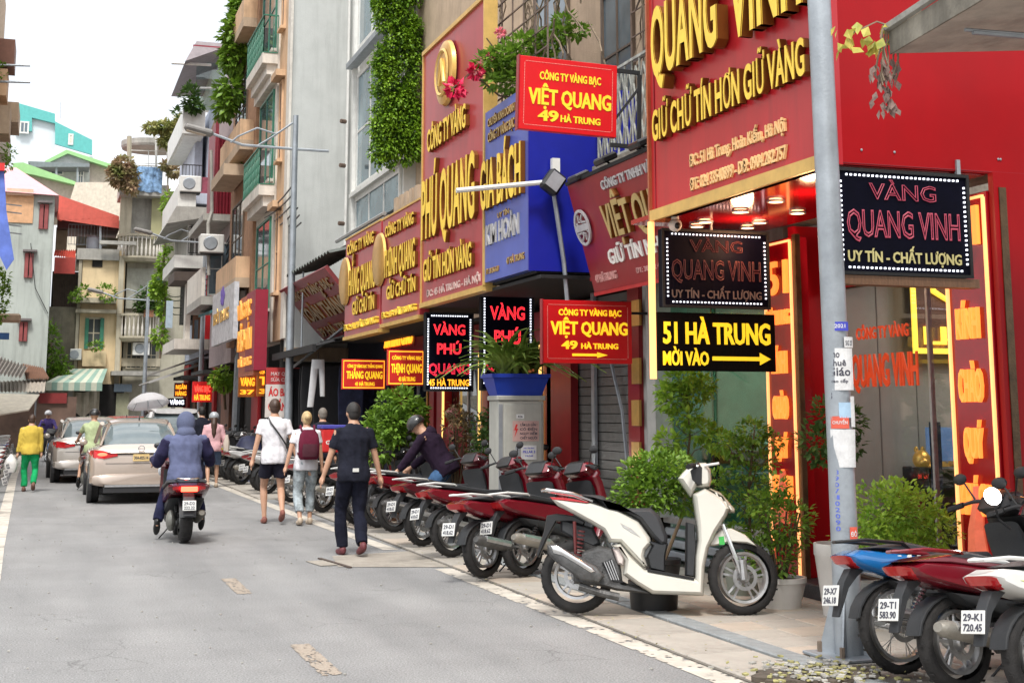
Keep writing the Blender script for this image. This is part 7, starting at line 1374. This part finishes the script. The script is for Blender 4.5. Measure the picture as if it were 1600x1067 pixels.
def thing_part_wheel(t, x, y, s):
    k = ('carwheel',)
    if k not in _TM:
        mb = MB().lathe([(.2, -.09), (.21, .09), (.17, .08), (.05, .05), (.001, .05)], 22, 'x')
        for i in range(10): a = 2 * math.pi * i / 10; mb.tube([(.055, .05 * math.cos(a), .05 * math.sin(a)), (.085, .19 * math.cos(a), .19 * math.sin(a))], .016, 4)
        tb_ = MB().lathe([(.2, -.095), (.29, -.1), (.312, -.08), (.315, 0), (.312, .08), (.29, .1), (.2, .095)], 28, 'x'); _TM[k] = (mb.mesh('wheel', alu, True), tb_.mesh('tyre', rubber, True))
    m1, m2 = _TM[k]; o = obj('wheel', m1, t, loc=(x, y, .315)); o.rotation_euler = (0, 0, 0 if s > 0 else math.pi); obj('tyre', m2, o); return o
beige = M('beige_car_paint', (.47, .39, .33), rough=.28, metal=.45, var=.03, bump=0, coat=.8); silverc = M('pale_gold_car_paint', (.50, .46, .42), rough=.28, metal=.4, var=.03, bump=0, coat=.8)
car('beige sedan with lit tail lamp just ahead of the hooded rider', (1.60, 25.5, 0), 0, beige, lit=True)
car('pale silver car left of and ahead of the beige sedan', (1.02, 33.2, 0), 2, silverc, nums='30E-417.60')
car('red car showing only its roof beyond the pale silver car', (2.1, 39.5, 0), 0, M('car_red', (.5, .02, .02), rough=.3, coat=.7, bump=0)); 
car('tall white car with dark rear window beyond the beige sedan', (2.95, 34.5, 0), 0, M('car_white', (.6, .6, .6), rough=.3, coat=.7, bump=0), 'suv')
# ---------------------------------------------------------------- moving motorbikes
pm = at(288, 848, z=0)
rs = underbone('scooter', 'dark red scooter with glowing tail lamp ridden by the hooded person', 'scooter', (pm.x + .0, pm.y + .62, 0), 90, M('maroon_scooter_paint', (.085, .005, .01), rough=.25, coat=.7, bump=0), 'motorbikes moving along the road', nums=('29-D2', '222.22'), lean=0, steer=0, wf=1.95, exm=M('worn_steel', (.16, .15, .13), rough=.5, metal=.6, var=.3, dirt=.3))
MB().box(-1.03, -1.012, -.10, .10, .64, .70, 0, .006).build('lit_tail_lamp', tailon, rs); MB().ell((-.55, .17, .27), (.16, .06, .13), 14, 8).build('gear_case', M('worn_steel2', (.2, .2, .18), rough=.5, metal=.5, var=.3), rs, True)
m2_ = dup(rs, (at(128, 740, z=0).x, 30.4, 0), 90, 'small motorbike between the two beige cars carrying the rider in green'); m3_ = dup(wv, (at(72, 712, z=0).x, 48, 0), -88, 'oncoming motorbike far down the road ridden by the person in purple', 'motorbikes moving along the road')
bk_ = dup(r0, (at(705, 800, z=.03).x + .1, 18.7, .03), 140, 'black motorbike under the bending rider in the purple hoodie', G_SH); [recol(bk_, q_, cols[0]) for q_ in ('tail_fairing', 'leg_shield', 'head_cowl', 'front_fender')]
# ================================================================ people
def remesh(mb, vox, m, name, parent, smooth=3, label=None, fold=0):
    me = mb.mesh('tmp', m); fixn(me); o = bpy.data.objects.new('tmp', me)
    r_ = o.modifiers.new('r', 'REMESH'); r_.mode = 'VOXEL'; r_.voxel_size = vox
    s_ = o.modifiers.new('s', 'SMOOTH'); s_.iterations = smooth; s_.factor = .5
    n = evalmesh(o); n.name = name
    if fold:
        for v_ in n.vertices:
            c = v_.co; q_ = noise.noise(Vector((c.x * 11, c.y * 11, c.z * 6 + fold))) + .6 * noise.noise(Vector((c.x * 22 + c.z * 9, c.y * 22, c.z * 13 + fold))); v_.co = c + v_.normal * q_ * .013
    n.materials.clear(); n.materials.append(m); n.shade_smooth(); return obj(name, n, parent, label)
def ik(a, b, l1, l2, bend):
    d = b - a; L = min(d.length, (l1 + l2) * .999); u = d.normalized(); x = (l1 * l1 - l2 * l2 + L * L) / (2 * L); h = math.sqrt(max(0, l1 * l1 - x * x)); w = (bend - u * bend.dot(u)).normalized(); return a + u * x + w * h, a + u * L
V3 = Vector
def person(lab, loc, rz, h=1.72, feet=((.09, 0, 0), (-.09, 0, 0)), hands=None, lean=4, turn=0, hip=None, top=None, bottom=None, shoe=None, hair=None, sleeve=1., leg=1., vox=.013, helmet=None, hood=None, long_hair=False, hat=None, nod=0, skirt=False, group='people on the street', w=1.):
    s = h / 1.72; t = thing('person', lab, 'person', loc, rz, group)
    pel = V3(hip) if hip else V3((0, 0, .93 * s)); T = Matrix.Translation(pel) @ Matrix.Rotation(R(-lean), 4, 'X') @ Matrix.Rotation(R(turn), 4, 'Z') @ Matrix.Scale(s, 4)
    def ring(z, rx, ry, oy=0, n=14): return [T @ V3((rx * w * math.cos(2 * math.pi * k / n), oy + ry * w * math.sin(2 * math.pi * k / n), z - .93)) for k in range(n)]
    tors = [(.84, .12, .10, 0), (.90, .165, .118, -.01), (.97, .160, .112, -.01), (1.07, .138, .10, 0), (1.2, .15, .108, .0), (1.32, .172, .118, 0), (1.40, .168, .100, -.005), (1.45, .115, .078, -.01), (1.485, .068, .062, -.01), (1.54, .05, .054, 0), (1.58, .05, .055, .01)]
    sh_ = {q: T @ V3((.172 * w * q, -.005, .475)) for q in (-1, 1)}
    hp = {q: pel + (T.to_3x3() @ V3((.09 * q, 0, -.03))) for q in (-1, 1)}
    bd = MB().rings([ring(*a) for a in tors])
    HT = T @ Matrix.Translation((0, .015, .67)) @ Matrix.Rotation(R(-nod), 4, 'X'); bd.m = HT; bd.ell((0, 0, .02), (.074, .092, .108), 16, 12); bd.ell((0, .03, -.045), (.052, .06, .055), 12, 8); bd.ell((0, .098, -.005), (.012, .02, .022), 8, 6)
    for q in (-1, 1): bd.ell((.076 * q, -.002, .005), (.012, .02, .03), 8, 6)
    bd.m = Matrix()
    arms, legs = {}, {}
    for q in (-1, 1):
        hd_ = V3(hands[0 if q > 0 else 1]) * s if hands else V3((.24 * q * w, .02, .80)) * s
        el, wr = ik(sh_[q], hd_, .29 * s, .25 * s, V3((.35 * q, -1, -.15))); arms[q] = (sh_[q], el, wr)
        bd.tube([sh_[q] - V3((.03 * q, 0, 0)), sh_[q], sh_[q].lerp(el, .5), el, el.lerp(wr, .35), wr], [.05 * s * w, .056 * s * w, .046 * s * w, .037 * s, .037 * s, .026 * s], 9)
        d = (wr - el).normalized(); sd = d.cross(V3((0, 1, 0))).normalized() if abs(d.y) < .9 else V3((1, 0, 0)); nn = d.cross(sd).normalized()
        pc = wr + d * .045 * s; bd.tube([wr, pc, wr + d * .085 * s], [.026 * s, .036 * s, .03 * s], 8)
        for k in range(4): b0 = wr + d * .08 * s + nn * (.026 - .017 * k) * s; L_ = (.062, .072, .067, .05)[k] * s; bd.tube([b0, b0 + d * L_ * .55 - sd * q * .004, b0 + d * L_ * .9 - sd * q * .02 * s], .0085 * s, 5)
        b0 = wr + d * .03 * s + nn * .028 * s; bd.tube([b0, b0 + d * .03 * s + nn * .02 * s, b0 + d * .06 * s + nn * .024 * s], .0095 * s, 5)
        f = V3(feet[0 if q > 0 else 1]); an = V3((f.x, f.y, f.z + .08 * s)); kn, an = ik(hp[q], an, .43 * s, .43 * s, V3((.12 * q, 1, .05))); legs[q] = (hp[q], kn, an)
        bd.tube([hp[q] + V3((0, 0, .05)), hp[q].lerp(kn, .3), hp[q].lerp(kn, .8), kn, kn.lerp(an, .3), kn.lerp(an, .8), an], [x * s for x in (.085, .083, .058, .052, .054, .036, .034)], 10)
        ft = an + V3((0, .10 * s, -.05 * s)); bd.tube([an, an + V3((0, -.03, -.04)) * s, an + V3((0, .05, -.045)) * s, ft], [.034 * s, .034 * s, .034 * s, .025 * s], 8)
    remesh(bd, vox * .8, skin, 'body', t)
    if top:
        g = .028; mb = MB().rings([ring(a[0], a[1] + g * (1 if a[0] < 1.38 else .5), a[2] + g * (1 if a[0] < 1.38 else .6), a[3]) for a in [(.83, .15, .112, -.01)] + tors[1:9]])
        for q in (-1, 1):
            a, e_, w_ = arms[q]; end = a.lerp(e_, sleeve * 1.0) if sleeve < 1 else e_; pts = [a - V3((.04 * q, 0, -.01)), a, a.lerp(end, .5), end]; rr = [.045, .062, .060, .060 if sleeve < 1 else .052]
            if sleeve > 1: pts += [e_.lerp(w_, .5), e_.lerp(w_, .93)]; rr += [.05, .042]
            mb.tube(pts, [x * s * w for x in rr], 10)
        remesh(mb, vox, top, 'top' if sleeve <= 1 else 'jacket', t, 2, fold=h * 7)
    if bottom:
        mb = MB().rings([ring(a[0], a[1] + .014, a[2] + .014, a[3]) for a in (tors[:3] if not hip else tors[1:3])])
        for q in (-1, 1):
            a, k_, n_ = legs[q]
            if leg < 1: mb.tube([a + V3((0, 0, .04)), a.lerp(k_, .4), a.lerp(k_, leg)], [.098 * s, .098 * s, .10 * s], 12)
            else: mb.tube([a + V3((0, 0, .04)), a.lerp(k_, .5), k_, k_.lerp(n_, .5), k_.lerp(n_, min(.98, leg - 1 + .02))], [.098 * s, .092 * s, .074 * s, .074 * s, .068 * s], 12)
        remesh(mb, vox, bottom, 'trousers' if leg >= 1 else 'shorts', t, 2, fold=h * 3)
    for q in (-1, 1):
        _, _, an = legs[q]; lift = V3(feet[0 if q > 0 else 1]).z; mb = MB(); mb.m = Matrix.Translation(an + V3((0, 0, -.045 * s))) @ Matrix.Rotation(R(-min(60, lift * 300)), 4, 'X'); mb.ell((0, .05, -.005), (.046, .135, .04), 12, 8, z0=-.8); mb.ell((0, -.03, .02), (.042, .055, .05), 10, 8); remesh(mb, .012, shoe or black, 'shoe', t, 1)
    if hair and not helmet:
        mb = MB(); mb.m = HT; mb.ell((0, -.012, .035), (.084, .100, .108), 16, 10, z0=-.15); mb.ell((0, -.045, -.0), (.074, .06, .08), 12, 8)
        if long_hair: mb.tube([(0, -.06, .02), (0, -.10, -.12), (0, -.12, -.3)], [.07, .065, .03], 10)
        remesh(mb, .01, hair, 'hair', t, 2)
    if helmet:
        mb = MB(); mb.m = HT; mb.ell((0, -.005, .045), (.118, .135, .112), 18, 10, z0=-.35); mb.build('helmet', helmet, t, True); mb = MB(); mb.m = HT; mb.ell((0, .09, .03), (.09, .09, .012), 14, 4); mb.build('helmet_peak', black, t, True)
        if long_hair: mb = MB(); mb.m = HT; mb.tube([(0, -.07, .0), (0, -.12, -.15), (0, -.13, -.36), (0, -.12, -.5)], [.07, .075, .06, .02], 10); remesh(mb, .012, hair, 'hair', t, 2)
    if hood: mb = MB(); mb.m = HT; mb.ell((0, -.015, .02), (.125, .13, .155), 18, 12); mb.ell((0, -.06, -.12), (.13, .10, .09), 14, 8); remesh(mb, .012, hood, 'hood', t, 2)
    for q in (-1, 1): mb = MB(); mb.m = HT; mb.ell((.03 * q, .088, .02), (.012, .008, .007), 6, 5); mb.build('eye', printk, t)
    mb = MB(); mb.m = HT; mb.ell((0, .086, -.05), (.022, .008, .006), 8, 4); mb.build('mouth', M('lip', (.35, .12, .1)), t)
    return t, HT, T
hblack = M('black_hair', (.012, .010, .009), rough=.5, var=.2, bsc=200, bump=.15); hblond = M('blond_hair', (.50, .36, .18), rough=.5, var=.25, bump=.15, bsc=200); hbrown = M('brown_hair', (.05, .025, .015), rough=.5, var=.2)
cloth = lambda n, c, **k: M(n, c, rough=.92, bump=.12, bsc=40, spec=.2, **k)
wtee = cloth('white_tee', (.66, .65, .68), var=.05); navy = cloth('navy_cloth', (.012, .012, .022), var=.2); blk = cloth('black_tee', (.012, .013, .022), var=.2); ind = cloth('dark_indigo', (.014, .016, .045), var=.3); sandal = M('tan_sandal', (.45, .36, .27), rough=.7); floral = cloth('floral_cloth', (.30, .34, .36), var=.6, sc=9, dirt=.75)
F = lambda px, py, z=0: at(px, py, z=z)
p = F(425, 818); t, HT, T = person('man in white T-shirt and navy shorts with a black chest strap walking away', (p.x, p.y, 0), 0, 1.77, ((.10, -.28, .10), (-.10, .10, 0)), ((.33, -.06, .86), (-.31, .0, .82)), top=wtee, bottom=navy, shoe=M('brown_sole', (.22, .08, .06), rough=.8), hair=hbrown, sleeve=.62, leg=.62, lean=2)
MB().tube([T @ V3((-.10, -.09, .545)), T @ V3((-.07, -.145, .46)), T @ V3((.05, -.16, .30)), T @ V3((.15, -.13, .16)), T @ V3((.20, 0, .10)), T @ V3((.15, .13, .16)), T @ V3((-.02, .145, .38)), T @ V3((-.11, .09, .52)), T @ V3((-.11, -.075, .535))], .013, 5).build('strap', black, t, True); recol(t, 'hair', hbrown)
MB().lathe([(.034, -.012), (.04, 0), (.034, .012)], 10).build('wrist_watch', whitep, t).location = T @ V3((.33, -.05, -.06))
p2 = F(476, 820); t, HT, T = person('blonde woman in white top and flowery trousers with a maroon backpack', (p2.x, p2.y, 0), 0, 1.59, ((.09, .12, 0), (-.09, -.12, .02)), ((.27, .05, .82), (-.33, -.04, .84)), top=wtee, bottom=floral, shoe=sandal, hair=hblond, sleeve=.6, leg=1.72, lean=2)
MB().ell((0, -.10, .0), (.05, .045, .05), 8, 6).build('hair_bun', hblond, t, True).matrix_local = HT @ Matrix.Translation((0, 0, .04))
bp_ = thing('backpack', 'maroon backpack on the back of the blonde woman', 'backpack', (p2.x, p2.y, -.055)); Tm = Matrix.Translation(V3((0, 0, 0))); mar_ = cloth('maroon_bag', (.11, .012, .03), var=.2)
mb = MB(); mb.loft([(.98, -.19, .12, .06), (1.02, -.20, .145, .085), (1.2, -.205, .15, .095), (1.33, -.19, .13, .08), (1.40, -.17, .08, .05)], 14, 3, 'z'); mb2 = MB(); mb2.v = mb.v; mb2.f = mb.f; mb2.mi = mb.mi; mb2.build('bag_body', mar_, bp_, True)
MB().loft([(1.02, -.28, .10, .03), (1.1, -.29, .11, .04), (1.2, -.285, .10, .03)], 12, 3, 'z').build('bag_pocket', M('maroon_dark', (.06, .008, .018), rough=.8), bp_, True)
for q_ in (-1, 1): MB().tube([(.09 * q_, -.13, 1.38), (.10 * q_, -.03, 1.455), (.11 * q_, .10, 1.35), (.12 * q_, .10, 1.15), (.13 * q_, -.1, 1.05)], .016, 5).build('strap', mar_, bp_, True)
p = F(550, 868); t, HT, T = person('man in black T-shirt and black trousers walking away, hair cropped', (p.x, p.y, 0), 6, 1.69, ((.05, -.22, .06), (-.07, .16, 0)), ((.34, .02, .84), (-.34, .10, .86)), top=blk, bottom=cloth('black_trousers', (.009, .010, .02), var=.3), shoe=M('maroon_shoe', (.12, .025, .03), rough=.6), hair=hblack, sleeve=.72, leg=2, lean=3, vox=.012, w=1.04)
MB().box(-.03, .04, -.006, .006, -.02, .02).build('label_tag', whitep, t).location = T @ V3((-.03, -.163, .03))
p = F(44, 768); t, HT, T = person('woman in mustard hoodie and bright green trousers walking away at the left', (p.x, p.y, 0), 0, 1.53, ((.09, -.2, .08), (-.09, .12, 0)), ((.24, .02, .84), (-.27, .02, .84)), top=cloth('mustard_cloth', (.50, .36, .06), var=.1), bottom=cloth('green_cloth', (.01, .30, .10), var=.15), shoe=M('brown_shoe', (.15, .07, .05)), hair=hbrown, sleeve=2, leg=1.9, vox=.016, w=1.1)
bg_ = thing('carrier_bag', 'white plastic bag held by the woman in green trousers', 'bag', (p.x - .36, p.y + .02, .55)); MB().loft([(-.16, 0, .10, .08), (0, 0, .14, .11), (.1, 0, .10, .08), (.2, 0, .02, .02)], 12, 2.3, 'z').build('bag_skin', M('bag_white', (.6, .58, .56), rough=.4, var=.15, bump=.3, bsc=12), bg_, True)
p = F(331, 762); t, HT, T = person('woman in pink top and denim shorts with a grey helmet and long hair', (p.x, p.y, 0), -4, 1.57, ((.09, .14, 0), (-.09, -.10, .02)), ((.26, .1, .9), (-.25, .12, .9)), top=cloth('pink_cloth', (.58, .34, .36), var=.08), bottom=cloth('denim', (.07, .10, .16), var=.2), shoe=sandal, hair=hbrown, helmet=M('helmet_grey', (.32, .34, .36), rough=.25, coat=.5), long_hair=True, sleeve=2, leg=.9, vox=.015, w=1.02)
tb2 = thing('tote_bag', 'cream tote bag on the right arm of the woman in pink', 'bag', (p.x + .27, p.y - .02, .95)); MB().loft([(-.18, 0, .06, .13), (0, 0, .07, .15), (.16, 0, .03, .12)], 12, 3, 'z').build('bag_cloth', cloth('cream_cloth', (.55, .47, .40), var=.1), tb2, True)
x = at(265, 660, y=36).x; t, HT, T = person('man in white shirt facing the camera beyond the beige sedan', (x, 35.2, 0), 178, 1.70, ((.09, .1, 0), (-.09, -.1, 0)), top=wtee, bottom=navy, hair=hblack, sleeve=2, leg=2, vox=.02)
x = at(313, 660, y=33).x; person('man in dark clothes walking behind the woman in pink', (x, 32.6, 0), 10, 1.70, ((.09, .1, 0), (-.09, -.1, 0)), top=blk, bottom=navy, hair=hblack, sleeve=2, leg=2, vox=.02)
# umbrella and its carrier
pu = at(230, 634, y=38); t, HT, T = person('person in grey mostly hidden under the white umbrella', (pu.x + .05, 38, 0), 10, 1.62, ((.09, .1, 0), (-.09, -.1, 0)), ((.1, .25, 1.15), (-.24, 0, .85)), top=cloth('grey_cloth', (.2, .2, .22)), bottom=navy, hair=hbrown, sleeve=2, leg=2, vox=.022)
um = thing('umbrella', 'open white umbrella held above the cars', 'umbrella', (pu.x + .05, 38.2, 1.74)); um.rotation_euler = (R(-14), R(-8), 0); L = []
ribm = [( .05, .34), (.25, .31), (.42, .22), (.53, .10), (.55, .03)]
for g_ in range(8):
    L = [[(r_ * math.cos(R(45 * g_ + 45 * k / 4)) * (1 - .03 * math.sin(math.pi * k / 4)), r_ * math.sin(R(45 * g_ + 45 * k / 4)) * (1 - .03 * math.sin(math.pi * k / 4)), z) for r_, z in ribm] for k in range(5)]; MB().rings(L, cap=False, close=False).build('umbrella_panel', M('umbrella_cloth', (.78, .78, .80), rough=.6, var=.05, trans=.45), um)
    MB().tube([(0, 0, .34), (.3 * math.cos(R(45 * g_)), .3 * math.sin(R(45 * g_)), .285), (.55 * math.cos(R(45 * g_)), .55 * math.sin(R(45 * g_)), .02)], .006, 4).build('rib', steel, um)
MB().tube([(0, 0, .4), (0, 0, -.55)], .009, 6).build('shaft', steel, um)
# riders
y0 = pm.y + .62
t, HT, T = person('rider in grey blue hooded jacket and navy trousers on the dark red scooter', (pm.x, y0 - .35, 0), 0, 1.66, ((.26, .30, .22), (-.30, .22, .16)), ((.36, .50, 1.00), (-.36, .50, 1.00)), hip=(0, 0, .80), top=cloth('grey_blue_cloth', (.10, .115, .20), var=.15), bottom=ind, hood=cloth('hood_cloth', (.095, .11, .18), var=.15), sleeve=2, leg=2, lean=8, w=1.22)
for q_ in (-1, 1):
    mb = MB()
    a = T @ V3((.20 * q_ * 1.1, -.005, .48)); mb.tube([a + V3((0, 0, -.02)), a + V3((.07 * q_, .02, -.18)), a + V3((.11 * q_, .12, -.30)), V3((.37 * q_, .42, 1.0))], [.085, .085, .07, .052], 12); remesh(mb, .013, cloth('navy_sleeve', (.02, .018, .05), var=.2), 'sleeve', t, 2, fold=q_ + 3)
x = m2_.location.x; person('rider in pale green shirt and black helmet between the two cars', (x, 30.4 - .3, 0), 0, 1.68, ((.22, .2, .22), (-.26, .1, .16)), ((.33, .5, 1.0), (-.33, .5, 1.0)), hip=(0, 0, .86), top=cloth('pale_green_cloth', (.36, .42, .24)), bottom=cloth('tan_shorts', (.25, .2, .15)), helmet=M('helmet_black', (.02, .02, .02), rough=.3, coat=.4), hair=hblack, sleeve=.8, leg=.9, vox=.018, lean=5)
x = m3_.location.x; person('oncoming rider in purple jacket and white helmet far down the road', (x, 48.3, 0), 180, 1.65, ((.22, .2, .22), (-.22, .2, .22)), ((.33, .5, 1.0), (-.33, .5, 1.0)), hip=(0, 0, .86), top=cloth('purple_cloth', (.07, .05, .18)), bottom=navy, helmet=M('helmet_white', (.6, .6, .62), rough=.3), hair=hblack, sleeve=2, leg=2, vox=.025, lean=5)
q0 = at(690, 760, y=18.2); t, HT, T = person('rider in dark purple hoodie and black helmet bending over a motorbike', (q0.x + .08, 18.3, 0.03), 62, 1.74, ((.24, .18, 0), (-.24, .10, 0)), ((.32, .55, .80), (-.20, .60, .78)), hip=(0, 0, .82), top=cloth('plum_cloth', (.018, .009, .022), var=.2), bottom=cloth('blue_jeans', (.05, .11, .22), var=.25), helmet=MATS['helmet_black'], hair=hblack, sleeve=2, leg=2, lean=34, w=1.2, nod=10)
mb = MB(); mb.ell((0, -.10, .50), (.12, .07, .09), 12, 8); mb.v = [T @ v_ for v_ in mb.v]; remesh(mb, .013, MATS['plum_cloth'], 'hood', t, 2)
q1 = at(712, 690, y=19.9); person('person in reddish jacket and pink cap behind the bending rider', (q1.x, 19.9, .03), 120, 1.60, ((.09, .1, 0), (-.09, -.1, 0)), top=cloth('red_brown_cloth', (.25, .05, .05)), bottom=navy, helmet=M('pink_cap', (.45, .16, .16), rough=.6), hair=hblack, sleeve=2, leg=2, vox=.018)
q1 = at(508, 680, y=23.4); person('grey haired person in dark clothes behind the blonde woman', (q1.x, 23.6, .03), 0, 1.62, ((.09, .1, 0), (-.09, -.1, 0)), top=blk, bottom=navy, hair=M('grey_hair', (.16, .14, .12), rough=.7), sleeve=2, leg=2, vox=.018)
# ================================================================ cables, wall units and other small things
def sag(a, b, s, n=8): a, b = Vector(a), Vector(b); return [a.lerp(b, i / n) + Vector((0, 0, -s * 4 * (i / n) * (1 - i / n))) for i in range(n + 1)]
cb = thing('cable_bundle', 'black overhead cables strung along the right hand poles', 'cables'); rc_ = random.Random(21)
for i in range(6): MB().tube(sag((4.95 - .04 * i, 29.2, 5.6 + .16 * i), (4.9, 39.5, 6.2 + .2 * i), .25 + .12 * rc_.random(), 8), .018, 4).build('cable', black, cb)
for i in range(6): MB().tube(sag((4.9, 39.5, 6.2 + .2 * i), (4.65, 46.5, 5.4 + .16 * i), .3 + .2 * rc_.random(), 8), .02, 4).build('cable', black, cb)
for i in range(5): MB().tube(sag((4.65, 46.5, 5.4 + .16 * i), (4.1, 56.5, 5.8 + .14 * i), .4 + .2 * rc_.random(), 8), .022, 4).build('cable', black, cb)
lo = thing('cable_tangle', 'tangle of drooping wires on the wall under the cream house front', 'cables')
for i in range(9):
    y = 35.8 + rc_.random() * 1.5; MB().tube(sag((4.7, y, 5.2 - rc_.random()), (4.62, y + rc_.uniform(-.8, 1.2), 2.9 + rc_.random()), rc_.uniform(-.3, .5), 7), .022, 4).build('wire', M('grey_wire', (.12, .10, .09)), lo)
P(lo, 'meter_box', M('meter_box', (.35, .33, .3), rough=.6, dirt=.3), 4.55, 4.7, 35.9, 36.4, 4.2, 4.7, .02)
def acunit(px, py, Y, lab, X=None):
    p = at(px, py, y=Y); t = thing('air_conditioner', lab, 'air conditioner', p, 0, 'air conditioner units on the house walls'); P(t, 'casing', whitep, -.4, .3, 0, .55, 0, .55, .03)
    mb = MB(); mb.m = Matrix.Translation((-.1, -.002, .28)); mb.lathe([(.001, -.02), (.18, -.025), (.21, 0)], 16, 'y'); mb.build('fan_grille', steel, t); P(t, 'bracket', black, -.38, .28, .05, .5, -.04, -.001)
acunit(334, 395, 40.8, 'air conditioner below the maroon cladding'); acunit(300, 300, 46.6, 'air conditioner on the pale blue house bay'); acunit(222, 555, 60.4, 'air conditioner between the barred windows of the corner house')
dp = thing('drain_pipe', 'pale drain pipe bending down the maroon clad house', 'pipe'); MB().tube([at(330, 235, y=41.2), at(331, 330, y=41.2), at(325, 350, y=41.1), at(326, 430, y=41.1)], .05, 6).build('pipe', conc, dp)
dp = thing('drain_pipe', 'thin white pipe down the corner of the grey side wall', 'pipe'); MB().tube([(6.18, 30.5, 14), (6.18, 30.5, 3.2)], .035, 6).build('pipe', whitep, dp)
# laundry on the far balconies
ln = thing('laundry', 'pale blue cloth hanging from the balcony by the street light', 'laundry'); A = at(266, 470, y=47); P(ln, 'cloth', M('pale_blue_cloth', (.4, .5, .58), rough=.9), A.x - .12, A.x + .1, 47, 47.03, A.z - .9, A.z)
# rust and grime: wall patch plates on the tall side wall
# pebbles, cigarette ends and leaves on the road edge
mb = MB()
for i in range(260):
    x = random.Random(i).uniform(-.4, 3.9); y = random.Random(i + 900).uniform(6, 30); s = random.Random(i + 50).uniform(.003, .009); mb.m = Matrix.Translation((x, y, .003)) @ Matrix.Rotation(i, 4, 'Z'); mb.box(-s, s, -s, s, 0, s)
mb.build('grit', [conc], kind='stuff')['label'] = 'grit scattered over the asphalt'
bpy.data.scenes.remove(TMPS)
